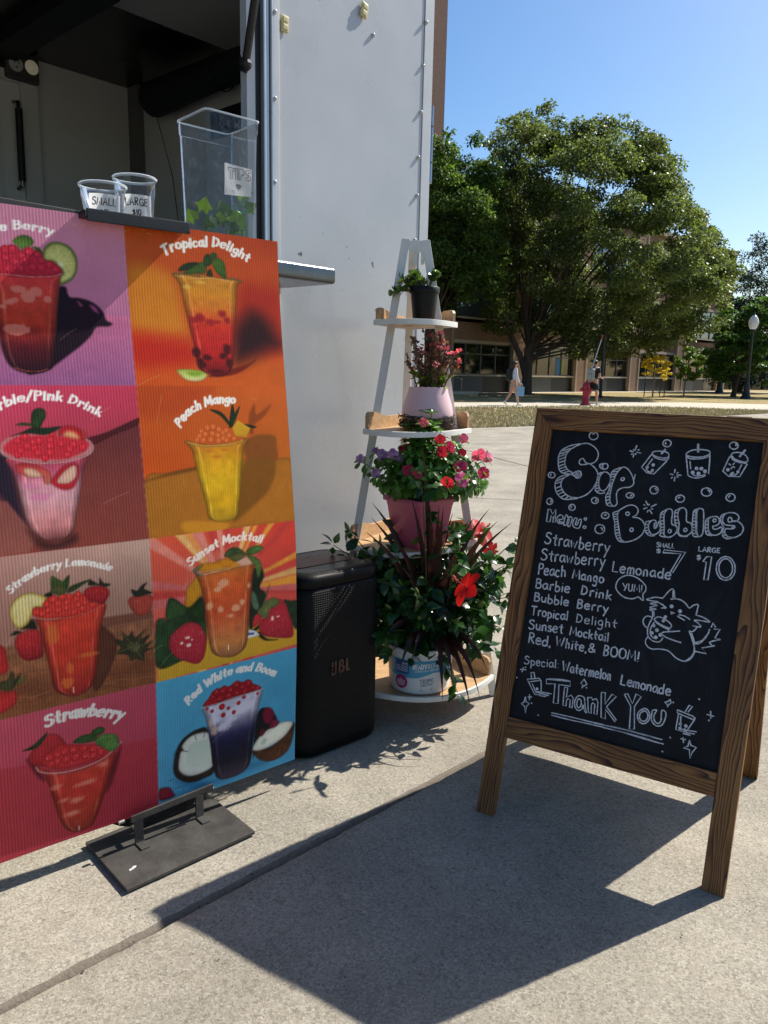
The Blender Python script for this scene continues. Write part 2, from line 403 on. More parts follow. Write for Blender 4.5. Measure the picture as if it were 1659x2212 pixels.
PAINT='''C|0,0|c07c9a c4839f b0608c a05a8c
Q|bc6890>92588a|3.0|.06|-5,1264 435,1286 435,1119 -19,1118
P|1c0818|3.0|.02|277,1343 291,1343 294,1329 300,1321 318,1321 339,1317 359,1307 373,1291 379,1273 392,1266 382,1259 354,1256 341,1238 317,1214 288,1192 260,1171 238,1156 216,1147 191,1149 252,1221 265,1286 272,1319
P|b45a8a|4.0|.02|316,1313 325,1304 320,1304
P|a04a80|4.0|.02|343,1306 354,1303 362,1289 351,1294
P|c8343c>b83a2e>a8301f>50121c>220a18|3.0|.10|140,1360 282,1369 279,1352 272,1319 266,1275 257,1221 247,1164 229,1151 208,1146 187,1146 164,1154 151,1167 143,1190 139,1220 138,1278 138,1319
B|c8746a|2.2|.04|166,1301,13,6 225,1328,13,11 207,1316,15,13 151,1291,11,5 176,1306,11,6 188,1331,19,8 248,1313,8,8 176,1243,26,13
L|c05a38|1.3|162,1158 188,1151 212,1150 234,1156
P|b8243e>a81c34|2.0|.05|143,1397 156,1417 168,1420 178,1426 192,1425 199,1417 214,1425 226,1422 236,1417 246,1414 249,1402 264,1401 276,1396 284,1386 287,1374 265,1366 211,1360 151,1361
D|b02038|168,1414,11 183,1416,11 217,1415,11 200,1405,10 235,1411,10 166,1397,10 185,1391,11 208,1395,10 170,1375,10 196,1377,10 223,1382,10 241,1382,10 259,1390,9 272,1382,9 241,1399,9
L|d89a96|1.2|151,1361 181,1361 211,1360 242,1363 265,1366 287,1374
P|3c5c22>6a8a3a|2.0|.2|184,1433 192,1443 206,1450 222,1448 229,1438 223,1428 210,1424 201,1418 194,1425
P|3a5a20|2.0|.2|224,1426 237,1427 244,1420 247,1412 236,1418
P|6a8038|2.0|.05|247,1416 254,1432 269,1442 288,1443 307,1436 319,1420 322,1401 318,1379 308,1363 294,1353 281,1348 278,1360 287,1376 280,1390 264,1401 249,1402
P|b4b46a>c8c87a|3.0|.10|250,1416 257,1429 271,1438 288,1439 303,1432 314,1418 318,1400 315,1381 305,1366 292,1357 282,1354 282,1365 289,1374 284,1386 268,1400 251,1402
P|dcdcc0|5.0|.02|279,1394 285,1399 290,1395 286,1389
L|d0d09a|1.2|284,1395 279,1435
L|d0d09a|1.2|284,1395 308,1425
L|d0d09a|1.2|287,1395 316,1400
L|d0d09a|1.2|286,1393 304,1367
L|d0d09a|1.2|282,1396 257,1422
T|Bubble Berry|e8e6ea|83,1420 120,1439 159,1453 201,1463 236,1463 271,1458|17
C|1,0|b8501c a83a16 c8501a c05a1c
P|c87820|27.1|.03|439,1391 488,1412 557,1386 573,1321 578,1255 501,1251 434,1266
P|b82818|30.5|.03|436,1239 500,1239 589,1226 597,1178 518,1167 434,1170
P|a02818|30.5|.03|747,1378 812,1388 872,1367 867,1210 728,1244
P|2a0c10|37.2|.03|721,1261 754,1303 784,1318 825,1297 852,1257 863,1231 824,1217 768,1194 717,1183
P|7a1c10|3.1|.03|701,1162 752,1176 782,1190 736,1160 691,1146 635,1144
P|c08028>cc8424>c87024>c03020>b82420>a01c1c>5a1014|3.0|.07|554,1396 568,1399 631,1402 697,1398 752,1396 738,1382 732,1332 721,1256 710,1180 695,1155 666,1144 638,1149 607,1166 601,1214 590,1274 579,1336 571,1376
B|8c1820|4.7|.05|624,1293,13,13 688,1307,15,10 650,1282,15,10 672,1284,15,7 607,1287,13,10 701,1290,10,10
B|38080e|4.7|.05|605,1205,13,15 634,1191,15,10 694,1215,13,15 681,1197,13,10 619,1173,13,10 661,1157,26,6 614,1183,10,10 697,1180,10,15
B|d8b050|3.6|.05|592,1368,13,7 630,1383,20,5
L|6a5636|4.2|556,1397 573,1400 599,1399 631,1397
L|6a5030|4.7|697,1398 725,1400 751,1396
L|e0c090|1.2|562,1394 615,1391 669,1396 725,1391
P|20351c|2.0|.2|571,1406 580,1419 601,1429 628,1431 616,1415 589,1408
P|3e5a22|2.0|.2|584,1401 611,1419 633,1433 644,1432 651,1418 642,1406 615,1403
P|26441e|2.0|.2|644,1426 643,1444 654,1456 664,1451 667,1437 657,1426
P|2e4c20|2.0|.2|661,1451 669,1461 680,1460 681,1450 669,1444
P|48681f>32541e|2.0|.2|669,1444 689,1449 702,1438 705,1424 705,1400 686,1405 673,1418 667,1432
P|2a3a1a|2.0|.2|651,1411 662,1419 666,1401 650,1401
P|a8bc50>d8d8a0|2.0|.06|547,1155 554,1160 585,1161 617,1156 630,1148 625,1139 609,1132 588,1131 567,1136
P|7c9c2c|6.0|.1|574,1153 601,1157 619,1151 600,1143 579,1146
T|Tropical Delight|e8e8ea|536,1439 572,1460 620,1470 663,1477 702,1476 743,1463 773,1449|22
C|0,1|c84468 c03a58 a03a3c 6a302e
Q|602a30>7a3834>803c34|1.8|.05|116,982 305,991 435,1040 439,740 238,744 93,742
P|50181e|2.3|.03|307,995 363,1009 435,1040 435,1025 374,1002 317,979
P|241a2c|14.7|.04|75,963 126,969 141,917 153,829 164,785 139,809 105,873 69,901
Q|7c4442>8c5048|4.1|.06|86,868 120,863 152,812 177,774 154,744 74,742
P|3a1c1c|12.9|.03|158,794 181,772 218,758 259,773 261,755 217,743 179,752
P|b84458>c05070>cc8a9c>d09aa8>cc8a94>c47c80>6a3a3c|3.0|.05|128,960 209,942 301,953 292,922 281,873 267,818 257,783 240,767 214,764 191,768 172,784 158,812 151,851 141,917
B|ca7aa0|4.1|.04|190,867,27,11 174,893,20,9
P|c03238>c87060|1.8|.1|144,942 164,945 196,937 218,920 218,898 203,896 198,913 169,915 150,925
P|d8a890|2.3|.06|161,932 179,933 197,921 196,911 169,915
P|b82430|3.0|.08|218,896 228,915 251,935 278,938 282,916 274,894 264,881 242,879
P|dcb0a0|1.8|.06|231,897 245,918 269,934 277,929 274,907 256,893
P|b87c80|4.0|.05|116,982 123,994 139,1004 166,1009 203,1011 249,1010 290,1003 313,990 320,974 311,959 283,949 239,943 197,944 157,952 129,962 117,971
P|c02a3a|4.0|.06|123,981 139,998 165,1005 203,1007 249,1004 290,998 311,986 307,973 284,958 244,949 198,952 157,958 132,968
D|c42838|170,1004,10 154,996,9 188,991,10 200,994,10 225,996,10 223,982,11 248,986,10 275,982,10 265,972,10 296,974,10 173,983,10 188,977,9 195,967,10 221,966,10 260,959,9 152,965,9 158,974,9 209,954,9 230,1009,9
P|b82028|3.0|.08|243,1006 255,1024 272,1026 289,1020 299,1004 298,993 274,999 257,1004
P|d8a070|6.0|.08|255,1006 267,1014 282,1009 289,996 270,999
P|c43838|3.0|.08|291,1018 304,1011 307,997 300,991 295,1009
P|1e2e1c|2.0|.25|141,1006 168,1016 188,1024 216,1023 251,1025 241,1017 215,1007 184,1011 158,1010
P|24381e|2.0|.25|187,1026 188,1047 193,1062 206,1068 218,1064 220,1049 211,1034 204,1023
P|2c4624|2.0|.25|154,1031 168,1036 186,1033 190,1027 176,1029
L|c49aa0|1.6|115,980 126,964 153,952 199,943 245,942 290,950 313,961 320,974 315,986 305,993
T|Barbie/Pink Drink|ecebee|91,1045 107,1055 123,1065 154,1079 185,1085 219,1087 252,1085 282,1077 311,1064 342,1047|19
C|1,1|b8541e c0581c d04a10 a8641e
P|b04418|25.9|.03|443,1124 639,1119 579,1056 504,1038 436,1049
P|a4661e|2.0|.05|439,888 503,901 577,911 649,919 730,924 796,916 877,905 877,739 782,739 552,737 438,738
P|6a3e12|6.0|.03|439,884 503,900 577,911 610,914 577,904 502,894
P|80481a|4.0|.04|725,961 759,986 820,983 827,957 821,914 736,919
P|7a4c14|7.0|.04|724,920 809,920 818,883 789,831 738,794 676,758 692,809
P|8a4016|5.0|.03|742,997 746,1043 766,1071 770,1042 818,1070 793,1037 762,1017 754,991
P|c08020|7.0|.04|534,774 653,758 640,737 542,743
P|c8781e>d09a18>d4a818>cc9c14>a8841c|2.0|.05|554,981 625,966 735,979 722,951 709,880 697,808 686,770 642,763 604,776 597,817 581,893 570,953
D|c8602a|601,1001,10 618,1011,10 635,1013,10 651,1005,10 664,997,10 594,989,10 611,994,10 631,995,10 647,990,10 663,982,10 680,989,10 586,980,9 604,979,10 626,980,10 648,976,10 671,976,9 694,980,9 673,1002,9
B|c06a20|4.0|.04|619,951,14,6 639,935,19,6 663,951,14,5
L|8a6a38|2.0|552,984 566,971 603,964 642,962 699,965 731,974 735,980
L|d8b870|1.2|559,976 598,966 642,964 699,966
Q|d0a428>b88820|2.0|.05|692,1009 710,1028 746,1006 732,982 698,988
P|1a2c18|1.0|.2|682,1011 688,1044 697,1072 702,1044 694,1014
P|22381a|1.0|.2|685,1011 696,1039 719,1066 711,1044 694,1014
P|1e3018|1.0|.2|683,1014 659,1040 628,1058 660,1052 681,1029
P|1e3018|1.0|.2|729,1018 767,1009 749,1006
T|Peach Mango|e8e6e6|543,1013 570,1044 612,1065 657,1075 705,1074|21
C|0,2|a87a76 b4948a 8a5a4a 7a5040
Q|7c503c>8a563c>6a3c28>7c4a30|4.0|.18|77,533 140,535 251,536 442,536 440,361 66,361
Q|704438|2.4|.08|299,561 440,557 441,536 297,534
G|5a3424|1.2|50,434 442,399
G|5a3424|1.2|48,402 440,367
G|96644a|1.2|49,416 441,380
G|5a3424|1.2|53,471 443,438
P|502c20|3.3|.05|286,549 312,538 343,486 310,405 280,387
P|b8a048|2.0|.06|104,613 111,634 131,649 152,650 172,643 187,630 175,613 156,612 148,590 136,572 119,573 108,589
P|d0c490>c8b878|4.0|.08|108,612 115,631 132,644 151,646 168,639 178,629 171,617 154,615 144,593 132,579 120,578 111,593
P|1e1c16|3.0|.2|141,578 148,587 156,582 159,560 142,566 127,569
P|1c221a|2.0|.2|102,558 113,567 126,561 116,558
P|b02c30>a02028>78161e|2.0|.10|110,540 116,555 133,563 155,563 167,549 170,500 159,491 137,490 123,499 114,518
S|d89088|40|140,528,28,33
P|a82428|2.0|.10|78,542 89,528 91,506 93,483 84,473 61,476 66,542
P|a82428|2.0|.10|58,432 83,428 103,423 107,405 97,389 75,380 55,381
S|d88880|20|81,407,23,18
P|3a3c24|2.0|.25|63,445 76,454 89,455 100,474 105,451 100,433 83,431
P|5a5c34|2.0|.2|102,440 114,451 130,457 124,444 111,438
P|2a3020|2.0|.2|98,434 107,453 118,464 111,447
P|9c3a32|2.0|.10|375,592 386,602 411,601 434,597 438,580 430,556 409,548 391,556 380,573
S|c87868|16|407,576,23,18
P|20221c|2.0|.2|384,620 399,615 410,626 425,631 417,617 439,603 424,601 393,600
P|302e20|2.0|.25|339,501 359,493 355,517 371,501 381,512 389,495 414,510 404,489 427,494 413,474 434,477 418,460 439,458 412,450 409,429 389,438 376,435 367,453 340,462 350,475 341,489
P|4a4a30|3.0|.25|365,482 383,485 401,477 402,461 387,454 370,465
L|686840|1.2|355,515 380,478
L|686840|1.2|412,508 388,474
L|686840|1.2|342,464 378,471
L|686840|1.2|432,475 393,468
L|686840|1.2|406,433 387,464
P|c43a30>c43a2c>b83226>b43424>a02c24>8a2424|2.0|.06|150,590 208,577 315,598 307,544 298,496 290,435 276,393 247,378 228,379 206,390 189,408 183,449 175,499 167,549 158,584
B|c06030|3.8|.06|193,543,14,28 271,475,28,7 221,415,14,14 228,450,9,18
P|c4342e|2.0|.05|153,608 162,616 175,611 180,624 192,636 211,631 222,637 242,630 256,638 267,628 279,624 282,608 301,600 310,593 276,578 230,577 165,587
D|c2322e|160,602,9 184,617,9 199,627,11 220,629,10 236,626,9 256,628,9 274,617,9 251,618,9 230,614,10 210,614,10 271,606,9 289,597,8 187,602,9 209,599,10 229,601,9 245,588,9 174,597,9 265,592,9 255,604,9
L|d8786c|1.2|146,592 186,581 230,577 276,580 312,593
L|f0d8c0|1.9|233,401 233,387
P|a8242a>8c1a22|2.0|.08|270,628 275,639 291,643 312,641 326,633 330,617 322,604 315,595 296,603 282,608
S|d08078|20|302,622,21,14
P|1c2418|2.0|.2|282,647 285,660 294,655 306,647 309,662 317,648 334,642 324,637 303,644
P|2a3c1e|2.0|.2|231,637 239,650 257,656 288,661 268,650 247,639
P|3c5224|2.0|.2|199,682 213,673 224,664 229,642 211,635 197,652
P|2e4a20|2.0|.2|224,664 239,679 237,659 232,644
P|4a4e28|2.0|.15|197,654 213,661 230,646 225,635 209,636 196,645
P|1c2616|2.0|.2|181,641 196,645 198,635 185,635
T|Strawberry Lemonade|ddd8d8|108,654 134,674 165,690 198,698 238,700 274,698 306,688 336,675|16
C|1,2|c85038 c83c30 c86060 c05050
W|643,573
Q|bc922c|2.0|.04|443,503 875,439 875,372 442,363
P|223a22|3.0|.3|443,517 461,531 473,523 471,548 480,579 498,576 522,554 543,555 572,570 579,523 582,446 560,425 504,404 441,404
P|1a3018|3.0|.3|527,538 554,558 575,562 579,523 562,501 542,510
P|2a4624|3.0|.3|474,553 490,575 522,551 527,538 496,524 471,526
P|1a261c|3.0|.3|722,570 726,617 752,623 762,595 748,566 768,541 753,501 719,446 740,444 746,459 714,450 712,524
P|4a6450|3.0|.2|722,560 736,547 745,505 729,505 718,534
P|223424|3.0|.3|825,509 850,508 875,498 875,428 859,428
P|181a1c|3.0|.1|744,438 769,411 806,400 763,407 740,428
Q|c8ccdc|2.0|.1|705,451 728,444 746,427 704,425
Q|30407a|2.0|.05|708,441 729,437 725,432 706,435
P|c88c20>b87c1c|3.0|.10|525,568 531,597 550,619 566,629 573,580 564,569 540,548 525,551
P|c87030>c45a2a>c05028>b84c2c>b8603a>b0703c>8a5a40|2.0|.08|551,643 566,629 630,631 726,635 732,632 725,591 715,497 706,422 692,395 663,383 632,387 605,401 592,423 583,484 575,562 568,601
B|d8a080|4.2|.06|635,595,18,13 672,521,15,11 593,541,11,13 692,533,10,10 625,525,10,10 655,501,13,7 713,577,7,10 618,582,13,10
P|c87e1c>c8841c|3.0|.10|559,650 578,659 610,657 648,664 675,653 686,641 680,634 630,631 577,634
L|a85c14|1.6|615,664 647,639 681,660
L|b88c6c|1.6|548,643 577,637 631,636 686,636 737,637
L|d8ccb8|1.2|566,626 603,630 658,632
P|6a6a50|3.0|.15|548,644 567,653 578,654 561,637 577,629 566,626
P|cca090|4.0|.05|678,645 686,656 703,658 720,651 723,638 703,636
P|384a28|2.0|.25|640,670 654,686 674,690 693,681 706,665 681,670 659,665
P|5a5a34|2.0|.2|653,666 681,670 706,662 675,650
P|4a6a34|2.0|.25|706,666 715,681 744,686 762,677 753,668 723,661
P|506a38|2.0|.25|709,663 729,658 749,642 755,618 743,594 734,626 720,646
P|a82838>942030|2.0|.08|476,461 484,482 508,499 531,507 554,500 570,484 582,456 579,423 570,397 553,387 530,396 502,412 482,434
S|d8b0a8|110|528,452,49,52
B|e0d0c8|1.3|.02|527,465,7,4 511,453,5,4 540,457,3,3 531,444,7,5
P|ac2c38>962030|2.0|.08|743,457 752,471 770,473 786,500 807,521 832,505 844,473 856,437 859,403 843,397 800,407 763,420 746,438
S|d8b0a8|90|806,447,39,39
B|e0d0c8|1.3|.02|788,467,5,7 807,469,6,3
P|b42c30|2.0|.05|723,469 732,489 747,489 752,477 737,458 725,454
P|586038|2.0|.2|738,496 753,509 762,529 781,571 771,535 765,523 795,528 813,512 801,500 780,496 770,471 755,476
L|e8dcc8|2.6|646,419 646,405
T|Sunset Mocktail|e8dcd8|540,655 568,673 600,688 633,701 672,706 714,705 757,692|20
C|0,3|b84a62 a8445a b83c4a a03444
Q|a83644>982c3a|3.0|.04|19,246 231,219 440,208 439,-1 46,17 6,34
P|601c28|6.0|.04|315,160 336,206 343,214 337,179 318,121 300,95
P|561824|6.0|.04|118,247 141,194 157,178 142,218
P|a82c34>962028|2.0|.10|127,258 145,282 172,296 193,287 210,257 213,225 186,209 142,223 122,240
P|c0383a>bc382e>b0302a>a03428>7c2c24|2.0|.07|138,220 185,194 253,181 326,204 309,135 287,67 271,30 256,14 223,14 200,31 186,63 173,121 158,188
B|cc7868|5.1|.06|183,153,16,9 227,101,22,10 199,111,16,7 261,141,22,9 296,177,16,9 237,139,22,7 216,68,22,9
P|b82c34|2.0|.06|151,225 170,249 197,261 242,247 288,232 326,209 306,195 249,193 194,196
D|b42830|169,235,12 187,239,12 205,241,12 227,238,12 250,234,12 274,226,12 292,212,11 186,219,12 208,219,12 231,217,12 254,214,12 273,208,11 172,216,10
S|d8b0a8|60|227,221,84,22
L|c09090|2.8|138,220 148,204 185,189 239,183 296,192 336,217 344,225
L|7a4a48|1.7|341,226 333,210 296,187 239,176 184,184
P|2e3c26|1.0|.3|110,271 136,280 168,303 158,283 140,269
P|34502a|1.0|.3|226,257 243,269 275,267 284,249 256,247
P|2c4a26|1.0|.3|271,274 290,281 304,271 294,259 275,262
P|486c38|1.0|.3|284,254 308,257 332,245 336,217 316,205 293,225 279,240
L|e0ccc0|2.3|231,27 231,16
T|Strawberry|d8d2d4|164,315 204,322 249,321 295,308 345,285|28
C|1,3|4a9cc4 4492bc 4a90b8 3a84b0
P|2c6c98|14.6|.03|485,64 603,27 717,44 776,24 659,16 549,24
P|14121a|2.2|.05|725,50 731,147 745,198 774,195 805,153 775,119 740,102
P|241c1c|3.0|.3|481,94 486,142 502,174 525,190 551,197 580,191 593,134 601,56 565,43 528,45 497,64
P|c8ccca|3.0|.04|495,102 501,143 509,148 506,162 525,180 551,185 582,178 588,149 593,94 595,71 566,62 529,64 505,80
P|b0c0b8>c0cac4|5.0|.03|519,108 524,148 535,161 556,161 588,152 593,88 566,81 531,93
L|201a1a|1.4|543,182 548,166
L|201a1a|1.4|572,181 570,167
L|201a1a|1.7|499,151 522,140
P|3a2218>46281a|3.0|.3|724,79 776,70 821,85 864,124 865,89 850,44 819,25 783,24 752,37 731,59
P|c8ccc6|3.0|.04|724,87 740,110 769,127 811,137 842,135 861,125 855,109 831,88 791,74 752,70 728,76
P|d4d8d2|5.0|.03|740,90 769,112 812,128 846,126 824,98 785,85
P|a8b8ac|4.0|.03|750,91 760,104 771,98 764,86
P|6a1430|3.0|.15|755,178 760,197 774,199 789,188 796,167 784,148 766,150
P|6c1838|3.0|.15|778,132 787,152 802,154 813,139 799,129
P|5c1428|3.0|.15|744,123 754,139 766,127 754,114
P|b4b4cc>b0b0cc>a8a8c4>6a6888>28284e>141838>12142e>141428>2a2434>383244|2.0|.06|567,254 604,259 687,260 753,262 745,220 733,160 725,106 717,47 699,25 673,17 637,18 614,27 603,44 595,85 588,149 577,219
B|c4c4dc|6.2|.08|673,218,44,16 631,182,25,14 701,227,33,16 604,211,16,16 653,197,28,11 610,236,25,14
B|b89a90|4.5|.08|591,202,8,19 601,177,11,14
P|8c1620|2.0|.05|567,261 578,272 588,279 594,293 610,301 621,299 632,304 645,298 659,303 673,308 690,300 709,303 721,288 738,277 749,263 687,260 615,256 578,256
D|8e1822|583,265,11 596,277,12 610,289,12 631,291,13 651,286,12 670,297,12 690,287,12 709,290,12 724,275,10 738,269,9 621,270,12 645,269,12 670,273,12 698,271,11 604,264,11 594,262,8
D|981a20|625,243,10 645,233,6 677,240,7 662,216,7 629,217,8 595,238,6 694,254,7 580,249,5 738,252,5
L|989aa8|2.0|562,259 604,256 659,260 715,261 757,262
L|b8b8c4|1.2|563,255 604,252 659,255 715,257 756,260
P|7c2030|3.0|.2|440,53 452,56 469,51 479,34 481,19 441,22
L|203848|1.2|467,70 482,71
L|203848|1.2|482,42 505,43
L|203848|1.2|507,34 518,44
L|203848|1.2|480,142 487,152
T|Red White and Boom|d8d6da|526,275 549,295 581,315 615,326 653,332 695,331 738,321 794,291|22'''
# ---------------------------------------------------------------- helpers
rnd = random.Random(7)
def lin(h):
    h = h.lstrip('#'); c = [int(h[i:i + 2], 16) / 255 for i in (0, 2, 4)]
    return tuple(x / 12.92 if x <= .04045 else ((x + .055) / 1.055) ** 2.4 for x in c)
def C4(c):
    if isinstance(c, str): c = lin(c)
    return (c[0], c[1], c[2], 1)
def tag(o, label=None, cat=None, group=None, kind=None):
    for k, v in (('label', label), ('category', cat), ('group', group), ('kind', kind)):
        if v: o[k] = v
    return o
def empty(name, loc=(0, 0, 0), rz=0, label=None, cat=None, group=None):
    o = bpy.data.objects.new(name, None); col.objects.link(o); o.location = loc; o.rotation_euler = (0, 0, rz)
    o.empty_display_size = .1
    return tag(o, label, cat, group)
class MB:
    """collects vertices and faces and links them as one mesh object"""
    def __init__(s): s.v = []; s.f = []; s.m = []; s.uv = {}; s.xf = Matrix.Identity(4)
    def at(s, m): s.xf = m; return s
    def add(s, vs, fs, mi=0):
        b = len(s.v); s.v += [tuple(s.xf @ Vector(v)) for v in vs]; s.f += [tuple(i + b for i in f) for f in fs]; s.m += [mi] * len(fs); return s
    def box(s, x0, x1, y0, y1, z0, z1, mi=0):
        v = [(x, y, z) for z in (z0, z1) for y in (y0, y1) for x in (x0, x1)]
        return s.add(v, [(0, 2, 3, 1), (4, 5, 7, 6), (0, 1, 5, 4), (2, 6, 7, 3), (0, 4, 6, 2), (1, 3, 7, 5)], mi)
    def tube(s, pts, r, n=8, mi=0, caps=True):
        pts = [Vector(p) for p in pts]; rs = r if isinstance(r, (list, tuple)) else [r] * len(pts)
        vs = []; fs = []; a = None
        for i, p in enumerate(pts):
            d = (pts[min(i + 1, len(pts) - 1)] - pts[max(i - 1, 0)]).normalized()
            if a is None: a = d.orthogonal().normalized()
            else:
                a = a - d * a.dot(d)
                a = a.normalized() if a.length > 1e-6 else d.orthogonal().normalized()
            b = d.cross(a)
            vs += [p + (a * math.cos(t) + b * math.sin(t)) * rs[i] for t in (2 * math.pi * k / n for k in range(n))]
        for i in range(len(pts) - 1):
            for k in range(n): fs.append((i * n + k, i * n + (k + 1) % n, (i + 1) * n + (k + 1) % n, (i + 1) * n + k))
        if caps: fs.append(tuple(range(n))[::-1]); fs.append(tuple(range((len(pts) - 1) * n, len(pts) * n)))
        return s.add(vs, fs, mi)
    def lathe(s, prof, n=32, mi=0, c=(0, 0, 0), sx=1, sy=1, cap=False):
        vs = []; fs = []
        for r, z in prof: vs += [(c[0] + r * sx * math.cos(2 * math.pi * k / n), c[1] + r * sy * math.sin(2 * math.pi * k / n), c[2] + z) for k in range(n)]
        for i in range(len(prof) - 1):
            for k in range(n): fs.append((i * n + k, i * n + (k + 1) % n, (i + 1) * n + (k + 1) % n, (i + 1) * n + k))
        if cap: fs.append(tuple(range(n))[::-1]); fs.append(tuple(range((len(prof) - 1) * n, len(prof) * n)))
        return s.add(vs, fs, mi)
    def prism(s, poly, z0, z1, mi=0):
        n = len(poly); v = [(x, y, z0) for x, y in poly] + [(x, y, z1) for x, y in poly]
        return s.add(v, [tuple(range(n))[::-1], tuple(range(n, 2 * n))] + [(i, (i + 1) % n, n + (i + 1) % n, n + i) for i in range(n)], mi)
    def ball(s, c, r, n=10, m=6, mi=0, sc=(1, 1, 1)):
        return s.at(s.xf).lathe([(max(r * math.sin(math.pi * i / m), 1e-4) , -r * math.cos(math.pi * i / m) * sc[2]) for i in range(m + 1)], n, mi, c, sc[0], sc[1])
    def build(s, name, mats, parent=None, smooth=None, bevel=0, seg=2):
        me = bpy.data.meshes.new(name); me.from_pydata(s.v, [], s.f)
        for m in (mats if isinstance(mats, (list, tuple)) else [mats]): me.materials.append(m)
        if any(s.m): me.polygons.foreach_set('material_index', s.m)
        bm = bmesh.new(); bm.from_mesh(me); bmesh.ops.recalc_face_normals(bm, faces=bm.faces)
        if bevel:
            bmesh.ops.bevel(bm, geom=[e for e in bm.edges if len(e.link_faces) == 2 and e.calc_face_angle(0) > .6], offset=bevel, segments=seg, affect='EDGES', profile=.5, clamp_overlap=True)
        bm.to_mesh(me); bm.free()
        if smooth is None and bevel: smooth = 40
        if smooth: smooth_mesh(me, smooth)
        o = bpy.data.objects.new(name, me); col.objects.link(o)
        if parent: o.parent = parent
        if bevel: wn_ = o.modifiers.new('wn', 'WEIGHTED_NORMAL'); wn_.keep_sharp = True
        return o
def smooth_mesh(me, ang=40):
    me.polygons.foreach_set('use_smooth', [True] * len(me.polygons))
    me.set_sharp_from_angle(angle=R(ang))
def fast_mesh(name, V, F, mats, parent=None, colors=None, smooth=False, mi=None):
    """V (n,3), F (m,k) numpy arrays -> object"""
    V = np.asarray(V, np.float32); F = np.asarray(F, np.int32); k = F.shape[1]
    me = bpy.data.meshes.new(name); me.vertices.add(len(V)); me.vertices.foreach_set('co', V.ravel())
    me.loops.add(F.size); me.loops.foreach_set('vertex_index', F.ravel())
    me.polygons.add(len(F)); me.polygons.foreach_set('loop_start', np.arange(0, F.size, k, dtype=np.int32))
    for m in (mats if isinstance(mats, (list, tuple)) else [mats]): me.materials.append(m)
    if mi is not None: me.polygons.foreach_set('material_index', np.asarray(mi, np.int32))
    if colors is not None:
        a = me.color_attributes.new('print', 'FLOAT_COLOR', 'POINT'); a.data.foreach_set('color', np.asarray(colors, np.float32).ravel())
    me.update(calc_edges=True); me.validate()
    if smooth: me.polygons.foreach_set('use_smooth', [True] * len(F))
    o = bpy.data.objects.new(name, me); col.objects.link(o)
    if parent: o.parent = parent
    return o
def copy_tree(o, parent=None):
    c = o.copy(); col.objects.link(c)
    if parent is not None: c.parent = parent
    for ch in list(o.children): copy_tree(ch, c)
    return c
def catmull(pts, closed=False, sub=6):
    P = np.asarray(pts, float); n = len(P)
    if n < 3: return P
    out = []
    for i in range(n if closed else n - 1):
        if closed: p0, p1, p2, p3 = P[(i - 1) % n], P[i], P[(i + 1) % n], P[(i + 2) % n]
        else: p0, p1, p2, p3 = P[max(i - 1, 0)], P[i], P[i + 1], P[min(i + 2, n - 1)]
        for t in np.arange(sub) / sub:
            out.append(.5 * ((2 * p1) + (-p0 + p2) * t + (2 * p0 - 5 * p1 + 4 * p2 - p3) * t * t + (-p0 + 3 * p1 - 3 * p2 + p3) * t ** 3))
    if not closed: out.append(P[-1])
    return np.array(out)
def frame(o, x, y=None, z=None):
    """4x4 from origin and axes"""
    x = Vector(x).normalized(); z = Vector(z).normalized(); y = z.cross(x).normalized(); x = y.cross(z)
    m = Matrix((x, y, z)).transposed().to_4x4(); m.translation = o; return m
